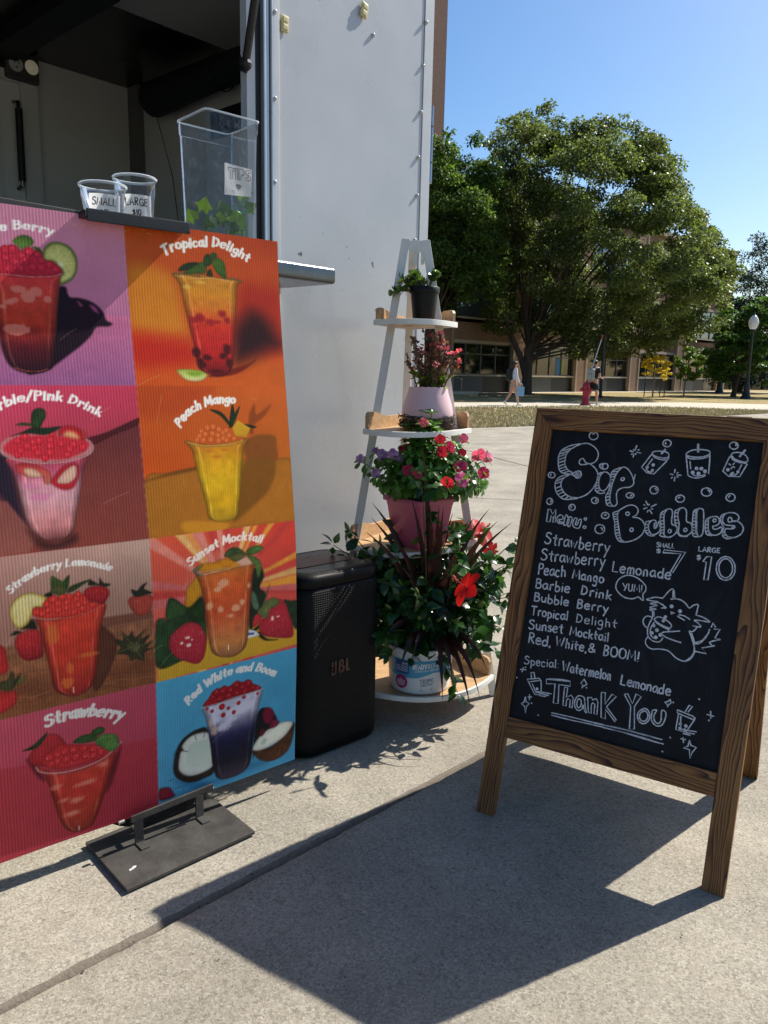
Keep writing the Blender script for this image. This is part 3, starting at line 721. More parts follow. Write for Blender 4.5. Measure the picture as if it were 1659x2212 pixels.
# ---------------------------------------------------------------- materials
class NT:
    def __init__(s, name):
        s.m = bpy.data.materials.new(name); s.m.use_nodes = True; s.t = s.m.node_tree; s.b = s.t.nodes['Principled BSDF']; s.o = s.t.nodes['Material Output']
    def n(s, typ, **kw):
        nd = s.t.nodes.new(typ)
        for k, v in kw.items():
            if k.startswith('i_'):
                key = k[2:]; key = int(key) if key.isdigit() else key.replace('_', ' ')
                nd.inputs[key].default_value = v
            else: setattr(nd, k, v)
        return nd
    def l(s, a, b): s.t.links.new(a, b)
    def set(s, **kw):
        for k, v in kw.items(): s.b.inputs[k.replace('_', ' ')].default_value = v
        return s
    def coord(s, out='Object', scale=(1, 1, 1)):
        tc = s.n('ShaderNodeTexCoord'); mp = s.n('ShaderNodeMapping'); mp.inputs['Scale'].default_value = scale; s.l(tc.outputs[out], mp.inputs[0]); return mp.outputs[0]
    def noise(s, vec, scale, detail=4, rough=.55, dist=0):
        nd = s.n('ShaderNodeTexNoise', i_Scale=scale, i_Detail=detail, i_Roughness=rough, i_Distortion=dist); s.l(vec, nd.inputs['Vector']); return nd
    def ramp(s, fac, stops, interp='LINEAR'):
        nd = s.n('ShaderNodeValToRGB'); nd.color_ramp.interpolation = interp; e = nd.color_ramp.elements
        while len(e) < len(stops): e.new(.5)
        for el, (p, c) in zip(e, stops): el.position = p; el.color = C4(c) if not isinstance(c, (int, float)) else (c, c, c, 1)
        s.l(fac, nd.inputs[0]); return nd.outputs[0]
    def mix(s, fac, a, b, typ='MIX'):
        nd = s.n('ShaderNodeMix', data_type='RGBA', blend_type=typ)
        for sock, v in ((nd.inputs[0], fac), (nd.inputs[6], a), (nd.inputs[7], b)):
            if hasattr(v, 'is_linked'): s.l(v, sock)
            elif isinstance(v, (int, float)): sock.default_value = v
            else: sock.default_value = C4(v)
        return nd.outputs[2]
    def math(s, op, a, b=None):
        nd = s.n('ShaderNodeMath', operation=op)
        for i, v in enumerate((a, b)):
            if v is None: continue
            if hasattr(v, 'is_linked'): s.l(v, nd.inputs[i])
            else: nd.inputs[i].default_value = v
        return nd.outputs[0]
    def bump(s, h, strength=.3, dist=.01):
        nd = s.n('ShaderNodeBump', i_Strength=strength, i_Distance=dist); s.l(h, nd.inputs['Height']); s.l(nd.outputs[0], s.b.inputs['Normal']); return nd
    def base(s, v): s.l(v, s.b.inputs['Base Color'])
MATS = {}
def pm(name, base, rough=.5, metal=0, var=.12, vscale=8, bump=0, bscale=60, bdist=.004, coat=0, spec=.5, trans=0, rvar=.1):
    """painted or moulded surface: base colour with soft procedural variation, roughness variation and fine bump"""
    if name in MATS: return MATS[name]
    t = NT(name); t.set(Roughness=rough, Metallic=metal, Coat_Weight=coat); t.b.inputs['Specular IOR Level'].default_value = spec
    c = lin(base) if isinstance(base, str) else base
    v = t.coord()
    n = t.noise(v, vscale, 5, .6)
    t.base(t.ramp(n.outputs[0], [(.25, tuple(x * (1 - var) for x in c)), (.75, tuple(min(x * (1 + var), 1) for x in c))]))
    t.l(t.math('ADD', t.math('MULTIPLY', n.outputs[0], 2 * rvar), rough - rvar), t.b.inputs['Roughness'])
    if bump: t.bump(t.noise(v, bscale, 3).outputs[0], bump, bdist)
    if trans:
        tr = t.n('ShaderNodeBsdfTranslucent'); tr.inputs[0].default_value = C4(tuple(min(x * 1.6, 1) for x in c)); ms = t.n('ShaderNodeMixShader', i_0=trans)
        t.l(t.b.outputs[0], ms.inputs[1]); t.l(tr.outputs[0], ms.inputs[2]); t.l(ms.outputs[0], t.o.inputs[0])
    MATS[name] = t.m; return t.m
def leafmat(name, c0, c1, c2=None, trans=.35, rough=.4, scale=3.0, spec=.5):
    """leaf: colour varies from leaf to leaf and by clump, light passes through"""
    if name in MATS: return MATS[name]
    t = NT(name); t.set(Roughness=rough); t.b.inputs['Specular IOR Level'].default_value = spec
    g = t.n('ShaderNodeNewGeometry'); v = t.coord()
    n = t.noise(v, scale, 3)
    f = t.math('ADD', t.math('MULTIPLY', g.outputs['Random Per Island'], .55), t.math('MULTIPLY', n.outputs[0], .45))
    stops = [(.2, c0), (.75, c1)] + ([(.97, c2)] if c2 else [])
    colr = t.ramp(f, stops); t.base(colr)
    tr = t.n('ShaderNodeBsdfTranslucent'); t.l(t.mix(1.0, colr, (1.4, 1.45, .75), 'MULTIPLY'), tr.inputs[0]); ms = t.n('ShaderNodeMixShader', i_0=trans)
    t.l(t.b.outputs[0], ms.inputs[1]); t.l(tr.outputs[0], ms.inputs[2]); t.l(ms.outputs[0], t.o.inputs[0])
    MATS[name] = t.m; return t.m
def clearmat(name, tint=(.97, .98, .98), edge=.5, haze=.03, rough=.06, scratch=0):
    """thin clear plastic: transparent face on, glossy and whiter where it curves away"""
    t = NT(name); t.t.nodes.remove(t.b)
    tr = t.n('ShaderNodeBsdfTransparent'); tr.inputs[0].default_value = C4(tint)
    gl = t.n('ShaderNodeBsdfGlossy', i_Roughness=rough); gl.inputs[0].default_value = (.95, .97, 1, 1)
    df = t.n('ShaderNodeBsdfDiffuse'); df.inputs[0].default_value = (.75, .8, .85, 1)
    lw = t.n('ShaderNodeLayerWeight', i_Blend=.25)
    m1 = t.n('ShaderNodeMixShader'); t.l(t.math('ADD', t.math('MULTIPLY', lw.outputs['Fresnel'], edge), .012), m1.inputs[0]); t.l(tr.outputs[0], m1.inputs[1]); t.l(gl.outputs[0], m1.inputs[2])
    m2 = t.n('ShaderNodeMixShader'); f = t.math('MULTIPLY', lw.outputs['Facing'], .07)
    if scratch:
        v = t.coord(scale=(14, 14, 5)); n = t.noise(v, 6, 8, .75, 1.5)
        f = t.math('ADD', f, t.math('MULTIPLY', t.ramp(n.outputs[0], [(.5, 0.0), (.72, 1.0)]), scratch))
    t.l(t.math('ADD', f, haze), m2.inputs[0]); t.l(m1.outputs[0], m2.inputs[1]); t.l(df.outputs[0], m2.inputs[2])
    t.l(m2.outputs[0], t.o.inputs[0]); return t.m
# ---------------------------------------------------------------- single stroke lettering
GLYPH = {}
for _l in FONT.strip().split('\n'):
    _c, _w, _s = _l[0], *_l[2:].split('|')
    GLYPH[_c] = (int(_w) / 100, [(q[0], [tuple(float(a) / 100 for a in p.split(',')) for p in q[1:].split()]) for q in _s.split(';')])
def layout(text, gap=.1, space=.42):
    """strokes (smoothed polylines) of a line of text with cap height 1, and its length"""
    x = 0; out = []
    for ch in text:
        if ch == ' ': x += space; continue
        w, st = GLYPH[ch]
        for k, p in st: out.append(np.array([(x + a, b) for a, b in (catmull(p, sub=5) if k == 's' else p)]))
        x += w + gap
    return out, x - gap
def ribbon(mb, pts, w, z=0, mi=0, jitter=0):
    """flat pen stroke of width w along 2-D pts with round-ish ends"""
    P = np.asarray(pts, float)
    if len(P) == 1: P = np.array([P[0] - [w * .05, 0], P[0] + [w * .05, 0]])
    d = np.gradient(P, axis=0); L = np.hypot(d[:, 0], d[:, 1]); L[L == 0] = 1; d /= L[:, None]; nr = np.stack([-d[:, 1], d[:, 0]], 1)
    a0 = P[0] - d[0] * w * .3; a1 = P[-1] + d[-1] * w * .3
    vs = [(a0[0], a0[1], z)]
    for i, p in enumerate(P):
        h = w * .5 * (1 + jitter * (rnd.random() - .5))
        vs += [(*(p + nr[i] * h), z), (*(p - nr[i] * h), z)]
    vs.append((a1[0], a1[1], z)); n = len(P)
    fs = [(0, 2, 1)] + [(1 + 2 * i, 2 + 2 * i, 4 + 2 * i, 3 + 2 * i) for i in range(n - 1)] + [(2 * n - 1, 2 * n, 2 * n + 1)]
    mb.add(vs, fs, mi)
def disc(mb, x, y, r, z=0, mi=0, n=12):
    mb.add([(x + r * math.cos(2 * math.pi * k / n), y + r * math.sin(2 * math.pi * k / n), z) for k in range(n)], [tuple(range(n))], mi)
def write(mb, text, x0, y0, x1, y1, cap, w, z=0, mi=0, jitter=.2, wob=.03):
    st, L = layout(text); ax = np.array([x1 - x0, y1 - y0], float); ln = np.hypot(*ax); ax /= ln; ay = np.array([-ax[1], ax[0]])
    for s in st:
        q = np.array([np.array([x0, y0]) + ax * (p[0] / L * ln) + ay * p[1] * cap for p in s])
        q = q + np.random.default_rng(len(q) + int(abs(x0) * 7)).normal(0, wob * cap, 2) * .5
        ribbon(mb, q, w, z, mi, jitter)
# ================================================================ GROUND
def concrete():
    t = NT('concrete'); t.set(Roughness=.9); t.b.inputs['Specular IOR Level'].default_value = .25
    v = t.coord()
    vo = t.n('ShaderNodeTexVoronoi', i_Scale=230.0); t.l(v, vo.inputs['Vector'])
    vo2 = t.n('ShaderNodeTexVoronoi', i_Scale=120.0); t.l(v, vo2.inputs['Vector'])
    big = t.noise(v, 1.6, 6, .65); mid = t.noise(v, 28, 4, .7); fine = t.noise(v, 320, 3, .7)
    sep = t.n('ShaderNodeSeparateColor'); t.l(vo.outputs['Color'], sep.inputs[0])
    sep2 = t.n('ShaderNodeSeparateColor'); t.l(vo2.outputs['Color'], sep2.inputs[0])
    c = t.ramp(sep.outputs[0], [(0, '7a756a'), (.2, '979084'), (.55, 'a8a092'), (.8, 'b5ad9e'), (1, 'c5beb0')])
    pits = t.ramp(sep2.outputs[1], [(.93, 1.0), (.96, .6)])
    c = t.mix(t.ramp(mid.outputs[0], [(.35, .0), (.7, .35)]), c, '9b907d')
    c = t.mix(.3, c, t.ramp(fine.outputs[0], [(.3, '6a6254'), (.7, 'c4baa4')]))
    c = t.mix(.75, c, t.ramp(big.outputs[0], [(.3, 'b0b0b0'), (.7, 'ffffff')]), 'MULTIPLY')
    spot = t.n('ShaderNodeTexVoronoi', i_Scale=2.3); t.l(v, spot.inputs['Vector'])
    c = t.mix(t.ramp(spot.outputs['Distance'], [(.018, .55), (.03, 0.0)]), c, '2a2622')
    c = t.mix(.5, c, pits, 'MULTIPLY')
    t.base(c)
    h = t.math('ADD', t.math('MULTIPLY', sep.outputs[1], .5), t.math('MULTIPLY', fine.outputs[0], .8))
    t.bump(h, .55, .003); MATS['concrete'] = t.m; return t.m
def concrete_far():
    t = NT('slab_concrete'); t.set(Roughness=.9)
    v = t.coord(); n = t.noise(v, 3, 6, .7); f = t.noise(v, 60, 3, .7)
    t.base(t.mix(.4, t.ramp(n.outputs[0], [(.3, 'a89e8b'), (.7, 'bfb5a1')]), t.ramp(f.outputs[0], [(.3, '857b6b'), (.7, 'd2c9b6')])))
    return t.m
def lawnmat():
    t = NT('lawn'); t.set(Roughness=.95); t.b.inputs['Specular IOR Level'].default_value = .1
    v = t.coord(); a = t.noise(v, .35, 5, .65); b = t.noise(v, 9, 5, .75); c = t.noise(t.coord(scale=(40, 12, 12)), 1, 4, .8)
    t.base(t.mix(.55, t.mix(t.ramp(a.outputs[0], [(.38, 0.0), (.62, 1.0)]), '75734a', 'b39b70'), t.ramp(b.outputs[0], [(.3, '5a5634'), (.7, 'c4ac80')])))
    t.bump(c.outputs[0], .8, .05); return t.m
M_CON, M_SLAB, M_LAWN = concrete(), concrete_far(), lawnmat()
# pavement: one sheet, folded down into a real expansion joint that runs past the sign and the banner
JA = R(45.4); JD = np.array([math.sin(JA), math.cos(JA)]); JN = np.array([-JD[1], JD[0]]); J0 = np.array([-.251, 1.756])   # JN points left of the joint
prof = [(60, 0), (1.2, 0), (.2, -.001), (.05, -.003), (.032, -.006), (.014, -.014), (.012, -.026), (.003, -.027), (.0, -.022), (-.002, .0), (-.008, .005), (-.04, .006), (-1.5, .003), (-60, 0)]
# break the near part of the sheet into strips so the joint edge wanders a little
ts = [-14, -4] + list(np.arange(-2, 4.01, .03)) + [6, 9, 14, 25, 60]
V = []; F = []
rg = np.random.default_rng(3); wob = rg.normal(0, .0007, len(ts)); chip = rg.normal(0, .0011, (len(ts), len(prof)))
for i, tt in enumerate(ts):
    for j, (w, z) in enumerate(prof):
        near = abs(w) < .1
        p = J0 + JD * tt + JN * (w + (wob[i] if near else 0)); V.append((p[0], p[1], z + (chip[i, j] if near else 0)))
for i in range(len(ts) - 1):
    for j in range(len(prof) - 1):
        a = i * len(prof) + j; F.append((a, a + len(prof), a + len(prof) + 1, a + 1))
M_GRIME = pm('joint_grime', '2e2924', .95, var=.45, vscale=60, bump=.6, bscale=120); M_BAND = pm('darker_concrete', '6e6559', .95, var=.3, vscale=90, bump=.5, bscale=200)  # groove fill, and a darker concrete strip along the joint's left lip
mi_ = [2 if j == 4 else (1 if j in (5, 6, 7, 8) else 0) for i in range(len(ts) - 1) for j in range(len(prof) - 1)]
tag(fast_mesh('pavement', V, F, [M_CON, M_GRIME, M_BAND], smooth=False, mi=mi_), kind='structure')
M_SEAM = pm('joint_filler', '6a6255', .95, var=.3, vscale=20)
def seam(name, a, b, w):
    a = Vector((*a, 0)); b = Vector((*b, 0)); d = (b - a).normalized(); n = Vector((-d.y, d.x, 0)) * w / 2
    k = max(2, int((b - a).length / .15)); vs = []; fs = []
    for i in range(k + 1):
        p = a + (b - a) * i / k; q = 1 + .5 * (rnd.random() - .5); vs += [(p + n * q) + Vector((0, 0, .0045)), (p - n * q) + Vector((0, 0, .0045))]
        if i: fs.append((2 * i - 2, 2 * i - 1, 2 * i + 1, 2 * i))
    o = MB().add(vs, fs).build(name, M_SEAM); tag(o, kind='structure')
E_ = np.array(JD); N_ = np.array(JN)
def gl(t, w): p = J0 + E_ * t + N_ * w; return (p[0], p[1])
for i, (a, b, w) in enumerate([((1.5, 3.24), (2.9, 1.84), .008), ((.6, 3.52), (2.9, 1.22), .009), ((1.02, 13.1), (2.6, 8.2), .02), ((.6, 7.64), (2.6, 7.29), .014)]):
    seam('pavement_joint', a, b, w)
def grit():
    r = np.random.default_rng(17); V = []; F = []
    for k in range(150):
        if k < 90: p = J0 + JD * r.uniform(-1.2, 3.2) + JN * r.normal(.006, .012)
        else: p = np.array([r.uniform(-1, 1.8), r.uniform(1.1, 3.4)])
        s = r.uniform(.0012, .0045); a = r.random() * 6.28; b = len(V)
        for q in range(5): V.append((p[0] + s * r.uniform(.5, 1) * math.cos(a + q * 1.257), p[1] + s * r.uniform(.3, 1) * math.sin(a + q * 1.257), .0075 + r.uniform(0, .002)))
        V.append((p[0], p[1], .0075 + s * .7)); F += [(b + q, b + (q + 1) % 5, b + 5) for q in range(5)]
    o = fast_mesh('grit', V, F, leafmat('grit_crumb', '2a211a', '5c4a34', '8a7a4a', 0, .9, 90)); tag(o, 'dark grit and dry crumbs caught along the pavement joint', 'grit', kind='stuff')
grit()
# lawn, path, lawn beyond
def sheet(name, poly, z, m):
    o = MB().add([(x, y, z) for x, y in poly], [tuple(range(len(poly)))]).build(name, m); tag(o, kind='structure'); return o
sheet('lawn', [(-60, 9), (1.70, 17.0), (3.46, 18.2), (13.4, 27.2), (70, 78), (160, 160), (-60, 200)], .006, M_LAWN)
sheet('path', [(-30, 21), (2.65, 26.8), (7.2, 29.2), (10.6, 30.3), (14.3, 29.1), (40, 44), (60, 60), (24, 38.5), (17.7, 36.0), (13.9, 36.2), (8.8, 34.0), (2.8, 30.6), (-30, 25.5)], .012, M_SLAB)
sheet('path', [(-8, 41.0), (4, 42.6), (16, 54.0), (27.5, 64.0), (30, 64.2), (34, 62), (36, 63.5), (31, 66), (26.5, 65.2), (14.5, 54.6), (3.5, 43.3), (-8, 42.0)], .010, M_SLAB)
# grass blades near the lawn edge
def blades():
    r = np.random.default_rng(5); n = 26000
    t = r.random(n); X = 1.0 + t * 17; base = np.interp(X, [1, 1.7, 3.46, 13.4, 18], [16.5, 17.0, 18.2, 27.2, 31.5]); D = r.random(n) ** 1.5 * 9
    Y = base + D; keep = Y < np.interp(X, [1, 2.65, 7.2, 10.6, 14.3, 18], [26, 26.8, 29.2, 30.3, 29.1, 31.0]); X, Y = X[keep], Y[keep]; n = len(X)
    h = .04 + r.random(n) * .07; w = .012 + r.random(n) * .012; a = r.random(n) * 6.28; lx = r.normal(0, .03, n); ly = r.normal(0, .03, n)
    V = np.stack([np.stack([X - np.cos(a) * w, Y - np.sin(a) * w, np.full(n, .005)], 1), np.stack([X + np.cos(a) * w, Y + np.sin(a) * w, np.full(n, .005)], 1), np.stack([X + lx, Y + ly, h], 1)], 1).reshape(-1, 3)
    F = np.arange(3 * n).reshape(-1, 3)
    o = fast_mesh('grass', V, F, leafmat('dry_grass', '8a8262', 'b8a888', '74774e', .08, .85, .5)); tag(o, 'dry yellow green grass along the edge of the concrete', 'grass', kind='stuff')
blades()
# ================================================================ FOOD TRAILER  (local x along its side, y inwards, z up; origin at the rear corner on the ground)
TA = R(48.0); T0 = Vector((.154, 3.40, 0))
TM = Matrix.Translation(T0) @ Matrix.Rotation(TA, 4, 'Z')
trailer = empty('food_trailer', T0, TA, 'white aluminium food trailer with an open serving window behind the drink banner', 'food trailer')
def alu():
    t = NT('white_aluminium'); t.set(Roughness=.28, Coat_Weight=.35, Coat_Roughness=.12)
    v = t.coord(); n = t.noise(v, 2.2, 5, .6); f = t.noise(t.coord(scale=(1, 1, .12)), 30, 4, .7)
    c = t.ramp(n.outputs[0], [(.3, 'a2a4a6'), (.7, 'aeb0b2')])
    chipn = t.noise(v, 16, 2, .5); zone = t.n('ShaderNodeSeparateXYZ'); t.l(v, zone.inputs[0])
    zc = t.ramp(t.math('ABSOLUTE', t.math('SUBTRACT', zone.outputs[2], 1.66)), [(.0, 1.0), (.16, 0.0)])
    chips = t.math('MULTIPLY', t.ramp(chipn.outputs[0], [(.70, 0.0), (.72, 1.0)]), zc)
    c = t.mix(chips, c, '3d3a37')
    scr = t.noise(t.coord(scale=(1.5, 1, 9)), 9, 7, .8, 1.0)
    c = t.mix(t.math('MULTIPLY', t.ramp(scr.outputs[0], [(.64, 0.0), (.74, 1.0)]), .35), c, 'f0f1f2')
    t.base(c)
    t.l(t.math('ADD', t.math('MULTIPLY', n.outputs[0], .16), .2), t.b.inputs['Roughness'])
    w = t.noise(v, 1.3, 2, .5); b = t.bump(t.math('ADD', w.outputs[0], t.math('MULTIPLY', f.outputs[0], .015)), .35, .02); return t.m
M_ALU = alu(); M_TRIM = pm('white_trim', 'b2b4b6', .35, var=.04, bump=.05); M_INT = pm('interior_panel', 'd2d0c8', .55, var=.06, vscale=3)
M_BLK = pm('black_rubber', '0c0c0d', .6, var=.2); M_STEEL = pm('brushed_steel', '5f6265', .24, 1, var=.1, vscale=30, bump=.1, bscale=140)
M_DARK = pm('dark_ceiling', '141415', .25, var=.3, vscale=4); M_GREYCEIL = pm('grey_ceiling_panel', 'b4b2ac', .6, var=.06, vscale=3)
M_FLOORT = pm('trailer_floor', '8a8883', .7)
XW0, XW1, ZW0, ZW1, TL, TD, TZ0, TZ1 = -3.6, -.93, 1.50, 2.62, -4.6, 2.0, .42, 2.86
def part(mb, name, mat, parent=trailer, **k): return mb.build(name, mat, parent, **k)
# outer skin round the window opening
mb = MB(); th = .03
mb.box(XW1 + .045, 0, 0, th, TZ0, TZ1); mb.box(TL, XW0, 0, th, TZ0, TZ1)
mb.box(XW0, XW1 + .045, 0, th, TZ0, ZW0); mb.box(XW0, XW1 + .045, 0, th, ZW1, TZ1)
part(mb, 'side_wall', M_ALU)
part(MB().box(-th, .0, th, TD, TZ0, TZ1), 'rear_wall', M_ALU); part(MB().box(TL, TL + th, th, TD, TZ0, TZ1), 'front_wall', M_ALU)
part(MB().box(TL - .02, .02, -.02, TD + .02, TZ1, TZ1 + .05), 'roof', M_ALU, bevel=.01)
part(MB().box(TL, 0, 0, TD, TZ0 - .06, TZ0), 'floor_frame', M_BLK)
# interior
part(MB().box(TL + .03, -.2, TD - .06, TD, TZ0, TZ1 - .12), 'back_panel', M_INT)
part(MB().box(-.2, -.17, th, TD - .06, TZ0, TZ1 - .12), 'end_panel', pm('end_panel_white', 'd6d4ce', .5, var=.05, vscale=3))
part(MB().box(TL + .03, -.03, 1.08, TD, TZ1 - .14, TZ1 - .12), 'ceiling_panel', M_DARK); part(MB().box(TL + .03, -.03, th, 1.08, TZ1 - .145, TZ1 - .12), 'ceiling_panel', M_GREYCEIL)
part(MB().box(-1.0, -.86, .9, TD - .06, TZ1 - .2, TZ1 - .14), 'ceiling_beam', M_BLK)
part(MB().box(TL + .03, -.03, th, TD - .06, TZ0, TZ0 + .02), 'interior_floor', M_FLOORT)
part(MB().box(-.225, -.2, .3, 1.2, 2.34, 2.46), 'wall_rail', M_BLK); part(MB().box(-.235, -.2, 1.84, TD - .06, TZ0, TZ1 - .14), 'corner_strip', pm('corner_strip_grey', '6a6966', .6))  # black rail; grey strip added to darken the back corner
for y in (.45, .6, .75, .95): part(MB().ball((-.23, y, 2.40), .008, 8, 4), 'rail_screw', M_STEEL)
# door in the back panel with its long bar handle
dr = part(MB().box(-1.75, -.83, TD - .085, TD - .06, .5, 2.58), 'interior_door', pm('interior_door_white', 'dad8d0', .5, var=.04), bevel=.006)
mb = MB().box(-.83, -.745, TD - .1, TD - .06, .5, 2.63).box(-1.84, -1.75, TD - .1, TD - .06, .5, 2.63).box(-1.75, -.83, TD - .1, TD - .06, 2.58, 2.63)
part(mb, 'door_frame', M_INT, bevel=.006)
mb = MB().box(-1.66, -.93, TD - .09, TD - .084, 1.0, 2.48); part(mb, 'door_inset', M_INT, dr, bevel=.004)
hd = part(MB().tube([(-.865, TD - .135, 2.12), (-.865, TD - .14, 2.45)], .017, 10), 'door_handle', M_BLK, dr)
part(MB().tube([(-.865, TD - .085, 2.09), (-.865, TD - .137, 2.1), (-.865, TD - .137, 2.13)], .009, 8), 'handle_bracket', M_STEEL, dr); part(MB().tube([(-.865, TD - .085, 2.49), (-.865, TD - .137, 2.48), (-.865, TD - .137, 2.44)], .009, 8), 'handle_bracket', M_STEEL, dr)
# wall outlet box with a lit round lens
ob = part(MB().box(-.905, -.745, TD - .13, TD - .06, 2.585, 2.715), 'outlet_box', pm('outlet_grey', '4a4946', .5, var=.15), bevel=.012)
part(MB().at(Matrix.Translation((-.86, TD - .131, 2.65)) @ Matrix.Rotation(R(90), 4, 'X')).lathe([(.001, .006), (.03, .006), (.034, 0)], 20), 'socket_face', pm('socket_white', 'c9c8c2', .4), ob)
mb = MB()
for dx, dz, w, h in ((-.011, .008, .004, .012), (.011, .008, .004, .012), (0, -.014, .009, .007)): mb.box(-.86 + dx - w / 2, -.86 + dx + w / 2, TD - .1385, TD - .137, 2.65 + dz - h / 2, 2.65 + dz + h / 2)
part(mb, 'socket_slot', M_BLK, ob)
t = NT('lit_lens'); t.set(Roughness=.3); t.base(t.ramp(t.noise(t.coord(), 60).outputs[0], [(.3, '5a564a'), (.7, 'a8a088')])); t.b.inputs['Emission Color'].default_value = (1, .86, .6, 1); t.b.inputs['Emission Strength'].default_value = .06
part(MB().at(Matrix.Translation((-.785, TD - .131, 2.655)) @ Matrix.Rotation(R(90), 4, 'X')).lathe([(.001, .018), (.018, .014), (.029, .006), (.033, 0)], 20), 'lamp_lens', t.m, ob, smooth=60)
part(MB().tube([(-.905, TD - .1, 2.64), (-1.0, TD - .1, 2.65), (-1.3, TD - .1, 2.66)], .012, 8), 'flexible_conduit', M_BLK)
# rolled awning hanging along the end panel
ro = part(MB().tube([(-.30, .15, 2.56), (-.30, .6, 2.575), (-.30, 1.1, 2.58), (-.30, 1.58, 2.575)], [.06, .068, .072, .085], 18), 'rolled_curtain', pm('black_fabric', '0b0c0f', .75, var=.25, bump=.3, bscale=30, bdist=.01), smooth=60)
for y in (.5, 1.0, 1.45): part(MB().at(Matrix.Translation((-.30, y, 2.576)) @ Matrix.Rotation(R(90), 4, 'X')).lathe([(.078, -.008), (.081, 0), (.078, .008)], 18), 'curtain_strap', M_BLK, ro)
part(MB().tube([(-.30, 1.55, 2.48), (-.25, 1.5, 2.2), (-.22, 1.5, 1.95), (-.22, 1.35, 1.75)], .0022, 6), 'pull_cord', M_BLK)
# window jamb, rubber seal, corner trim
part(MB().box(XW1 - .012, XW1 + .022, -.004, .028, ZW0, ZW1), 'window_jamb', M_TRIM)
part(MB().box(XW1 + .022, XW1 + .045, -.003, .06, ZW0, ZW1), 'rubber_seal', M_BLK)
mb = MB()
for a, b, o in ((.0, .012, .02), (.016, .03, .012), (.034, .044, .018)): mb.box(XW1 + .045 + a, XW1 + .045 + b, -o, -.001, TZ0 + .02, TZ1 - .02)
part(mb, 'window_channel', pm('channel_aluminium', 'a9adb0', .3, .6, var=.06), bevel=.003)
part(MB().box(XW1 + .092, -.809, -.012, -.001, TZ0 + .02, TZ1 - .02), 'trim_strip', M_TRIM, bevel=.003)
part(MB().box(-.052, .004, -.004, -.0005, TZ0, TZ1), 'corner_trim', M_TRIM, bevel=.0015)
part(MB().box(.0005, .004, -.0005, .06, TZ0, TZ1), 'corner_return', M_TRIM)
def bolt_mb():
    return MB().at(Matrix.Rotation(R(90), 4, 'X')).lathe([(.0075, 0), (.0078, .004), (.0065, .008), (.0035, .0098), (.0003, .010)], 10).at(Matrix.Translation((0, -.0095, 0)) @ Matrix.Rotation(R(20), 4, 'Y')).box(-.002, .002, -.0012, 0, -.002, .002, 1)
bolt = bolt_mb().build('bolt', [M_TRIM, M_BLK], trailer, smooth=50)
bz = [(-.833, 2.391), (-.835, 2.128), (-.837, 1.865), (-.836, 2.64), (-.838, 1.6), (-.839, 1.33), (-.048, 2.606), (-.056, 2.446), (-.062, 2.273), (-.07, 2.1), (-.071, 1.953), (-.078, 1.777), (-.045, 2.77), (-.08, 1.6), (-.08, 1.42), (-.081, 1.24), (-.082, 1.06), (-.083, .88), (-.35, 2.47)]
for i, (x, z) in enumerate(bz):
    b = bolt if i == 0 else bolt.copy()
    if i: col.objects.link(b)
    y = -.012 if x < -.8 else (-.004 if x > -.053 else 0)
    b.location = (x, y, z); b.rotation_euler = (0, rnd.random() * 3, 0)
# hinge on the corner
hg = part(MB().tube([(.022, .015, 2.02), (.022, .015, 2.32)], .013, 12).box(.003, .02, .006, .012, 2.02, 2.32), 'hinge', pm('chrome_hinge', '8f9296', .18, 1, var=.1))
for z in (2.10, 2.24): part(MB().tube([(.022, .015, z - .003), (.022, .015, z + .003)], .0142, 12), 'hinge_joint', M_BLK, hg)
# yellowed plastic latch blocks on the skin
def clip(x, z, rz):
    o = MB().box(-.016, .016, -.009, 0, -.025, .025).box(-.011, .011, -.0125, -.009, -.020, -.003).box(-.011, .011, -.0125, -.009, .004, .020).build('plastic_clip', pm('yellowed_plastic', 'c8c094', .35, var=.2, vscale=40, trans=.25), trailer, bevel=.003)
    o.location = (x, -.003, z); o.rotation_euler = (0, rz, 0)
clip(-.785, 2.372, .05); clip(-.405, 2.535, .2); clip(-.56, 2.585, -.1)
# the serving hatch propped up over the window
hin = Vector((0, 0, ZW1 + .01)); ha = R(64)
HX0, HX1, HL = XW0, -.95, .9
hm = MB().at(Matrix.Translation(hin) @ Matrix.Rotation(-ha, 4, 'X'))
hm.box(HX0, HX1, -HL, -.02, 0, .035); ht = part(hm, 'serving_hatch', M_ALU, bevel=.006)
st_a = Vector((-.955, -.015, 2.20)); st_b = st_a + Vector((-.06, -.33, .85))
so = part(MB().tube([st_a, st_a + (st_b - st_a) * .55], .013, 10).tube([st_a + (st_b - st_a) * .55, st_b], .007, 8), 'gas_strut', pm('strut_black', '141416', .35, .3))
mb = MB().ball(st_a, .021, 10, 6).box(-.968, -.942, -.010, .0, 2.18, 2.225); part(mb, 'strut_socket', M_BLK, so)
